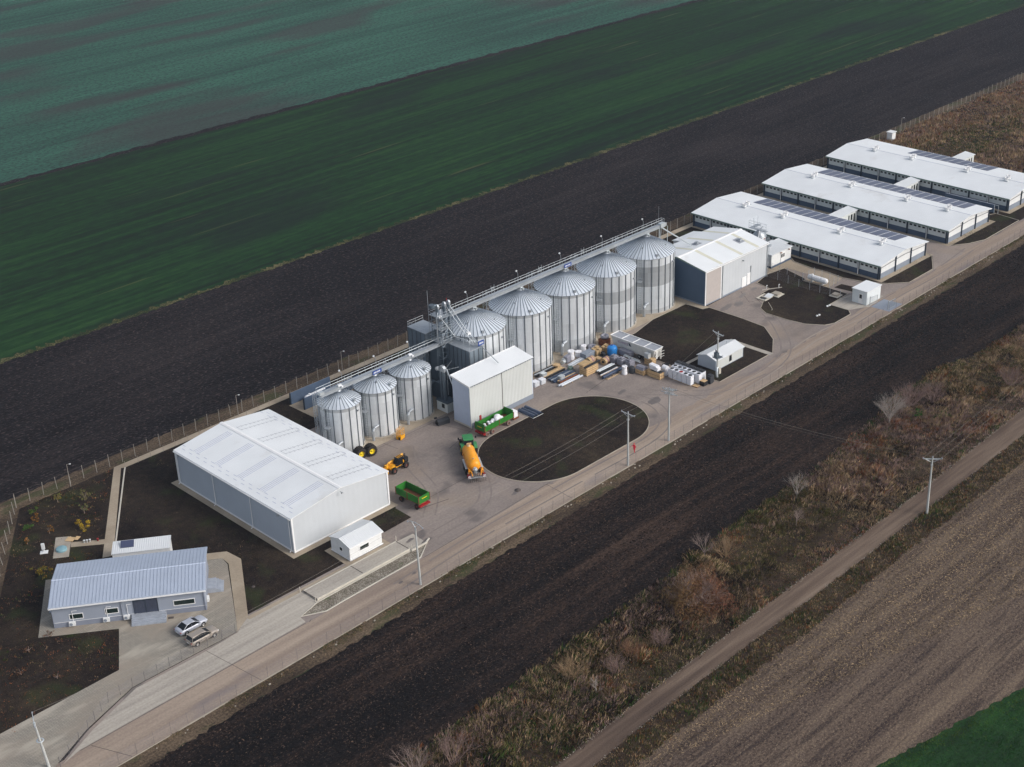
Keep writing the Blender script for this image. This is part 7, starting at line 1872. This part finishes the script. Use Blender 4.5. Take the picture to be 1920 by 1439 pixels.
bare('bare_tree', 'thin grey bare sapling below the small pale tree', 164.9, 109.4, 1.2, 2.8, 4, 'bark', .04, 3, upright=.6, multi=False, cat='tree')
bare('bare_tree', 'tiny white bare tree between two rosy shrubs', 113.4, 104.6, 1.1, 2.4, 4, 'bark_pale', .06, 2, upright=.45, multi=False, cat='tree')
bare('bare_tree', 'pinkish bare tree leaning over the ploughed strip above the rust shrub', 148.9, 114.8, 2.0, 3.2, 5, 'bark', .05, 3, upright=.2, multi=False, cat='tree')
rs_ = bare('rust_shrub', 'largest shrub, round and rusty orange, beside the dirt track', 138.6, 107.6, 4.6, 5.0, 26, 'bark', .07, 2, upright=.25)
n = 10500
P3 = rng.normal(0, 1, (n, 3)); P3[:, 2] = np.abs(P3[:, 2]); P3 /= np.linalg.norm(P3, axis=1)[:, None]; P3 *= rng.uniform(.2, 1.0, (n, 1))**.45
P3 *= (1+.2*np.sin(P3[:, 0]*7)+.18*np.sin(P3[:, 1]*8+2)+.1*np.sin(P3[:, 2]*9))[:, None]*np.array([4.6, 4.4, 4.9]); s = .055+.05*rng.random(n)
u = rng.normal(0, 1, (n, 3)); u[:, 2] += 1; u /= np.linalg.norm(u, axis=1)[:, None]; w = np.cross(u, rng.normal(0, 1, (n, 3))); w /= np.linalg.norm(w, axis=1)[:, None]
v = np.stack([P3-u*s[:, None]*2.4, P3+w*s[:, None]*.4, P3+u*s[:, None]*2.4, P3-w*s[:, None]*.4], 1).reshape(-1, 3)
me = bpy.data.meshes.new('foliage'); me.from_pydata(v.tolist(), [], [(4*i, 4*i+1, 4*i+2, 4*i+3) for i in range(n)])
ca = me.color_attributes.new('tint', 'FLOAT_COLOR', 'CORNER'); cc = np.ones((n, 4, 4)); tt = np.clip((P3[:, 0]*.72-P3[:, 1]*.69)/9+.5+rng.normal(0, .25, n), 0, 1)[:, None]
cc[:, :, :3] = ((lin((124, 100, 66))*(1-tt)+lin((116, 74, 58))*tt)*rng.uniform(.6, 1.35, (n, 1)))[:, None, :]; ca.data.foreach_set('color', cc.reshape(-1))
me.materials.append(M('plant')); o = bpy.data.objects.new('foliage', me); COL.objects.link(o); o.parent = rs_
leafy('shrub', 'bright green low shrub under the pinkish bare shrubs', 'shrub', 209.0, 115.0, 1.5, .7, [(52, 92, 38), (60, 100, 44)], 500, trunk=False)
leafy('shrub', 'bright green grass clump right of the low green shrub', 'shrub', 211.2, 111.2, 1.6, .5, [(72, 100, 44), (88, 104, 50)], 400, trunk=False)
leafy('shrub', 'yellow leaved shrub at the bottom edge between bare shrubs', 'shrub', 88.0, 107.2, .8, 1.0, [(190, 160, 40), (120, 110, 40)], 200, trunk=False)
leafy('shrub', 'dark round shrub on the weed strip near the pale bare tree', 'shrub', 190.5, 112.6, 1.3, 1.2, [(74, 66, 56), (88, 78, 60)], 400, trunk=False)
leafy('shrub', 'grey brown shrub beside the dirt track near the utility pole', 'shrub', 180.0, 102.9, 2.2, .9, [(84, 74, 66), (104, 88, 72)], 600, trunk=False)

P_ = np.stack([rng.uniform(112, 160, 9000), rng.uniform(56, 74, 9000)], 1); k = P_[:, 1] < green_hi(P_[:, 0])-.1; P_ = P_[k]; d_ = green_hi(P_[:, 0])-P_[:, 1]; n1 = noise2(P_[:, 0], P_[:, 1], 4, 41)
C_ = np.where(rng.random(len(P_))[:, None] < np.clip(1.1-d_/4, .12, 1)[:, None], lin((84, 104, 44))[None], lin((40, 84, 34))[None])
tufts('crop', P_, .08+.14*n1, C_, 5, .045, .6, 'fresh green crop in the field corner beside the stubble', 'crop')

# ---------------------------------------------------------------- air
hb = B(); hb.bx(-1600, 2700, -1600, 2700, -1.1, 126)
m = bpy.data.materials.new('air'); m.use_nodes = True; nt = m.node_tree
for n in list(nt.nodes): nt.nodes.remove(n)
out = nt.nodes.new('ShaderNodeOutputMaterial'); vol = nt.nodes.new('ShaderNodeVolumePrincipled')
vol.inputs['Color'].default_value = (.62, .78, 1.0, 1); vol.inputs['Density'].default_value = .00008
vol.inputs['Anisotropy'].default_value = 0.1
nt.links.new(vol.outputs[0], out.inputs['Volume'])
h = hb.make('haze', m); h['kind'] = 'stuff'
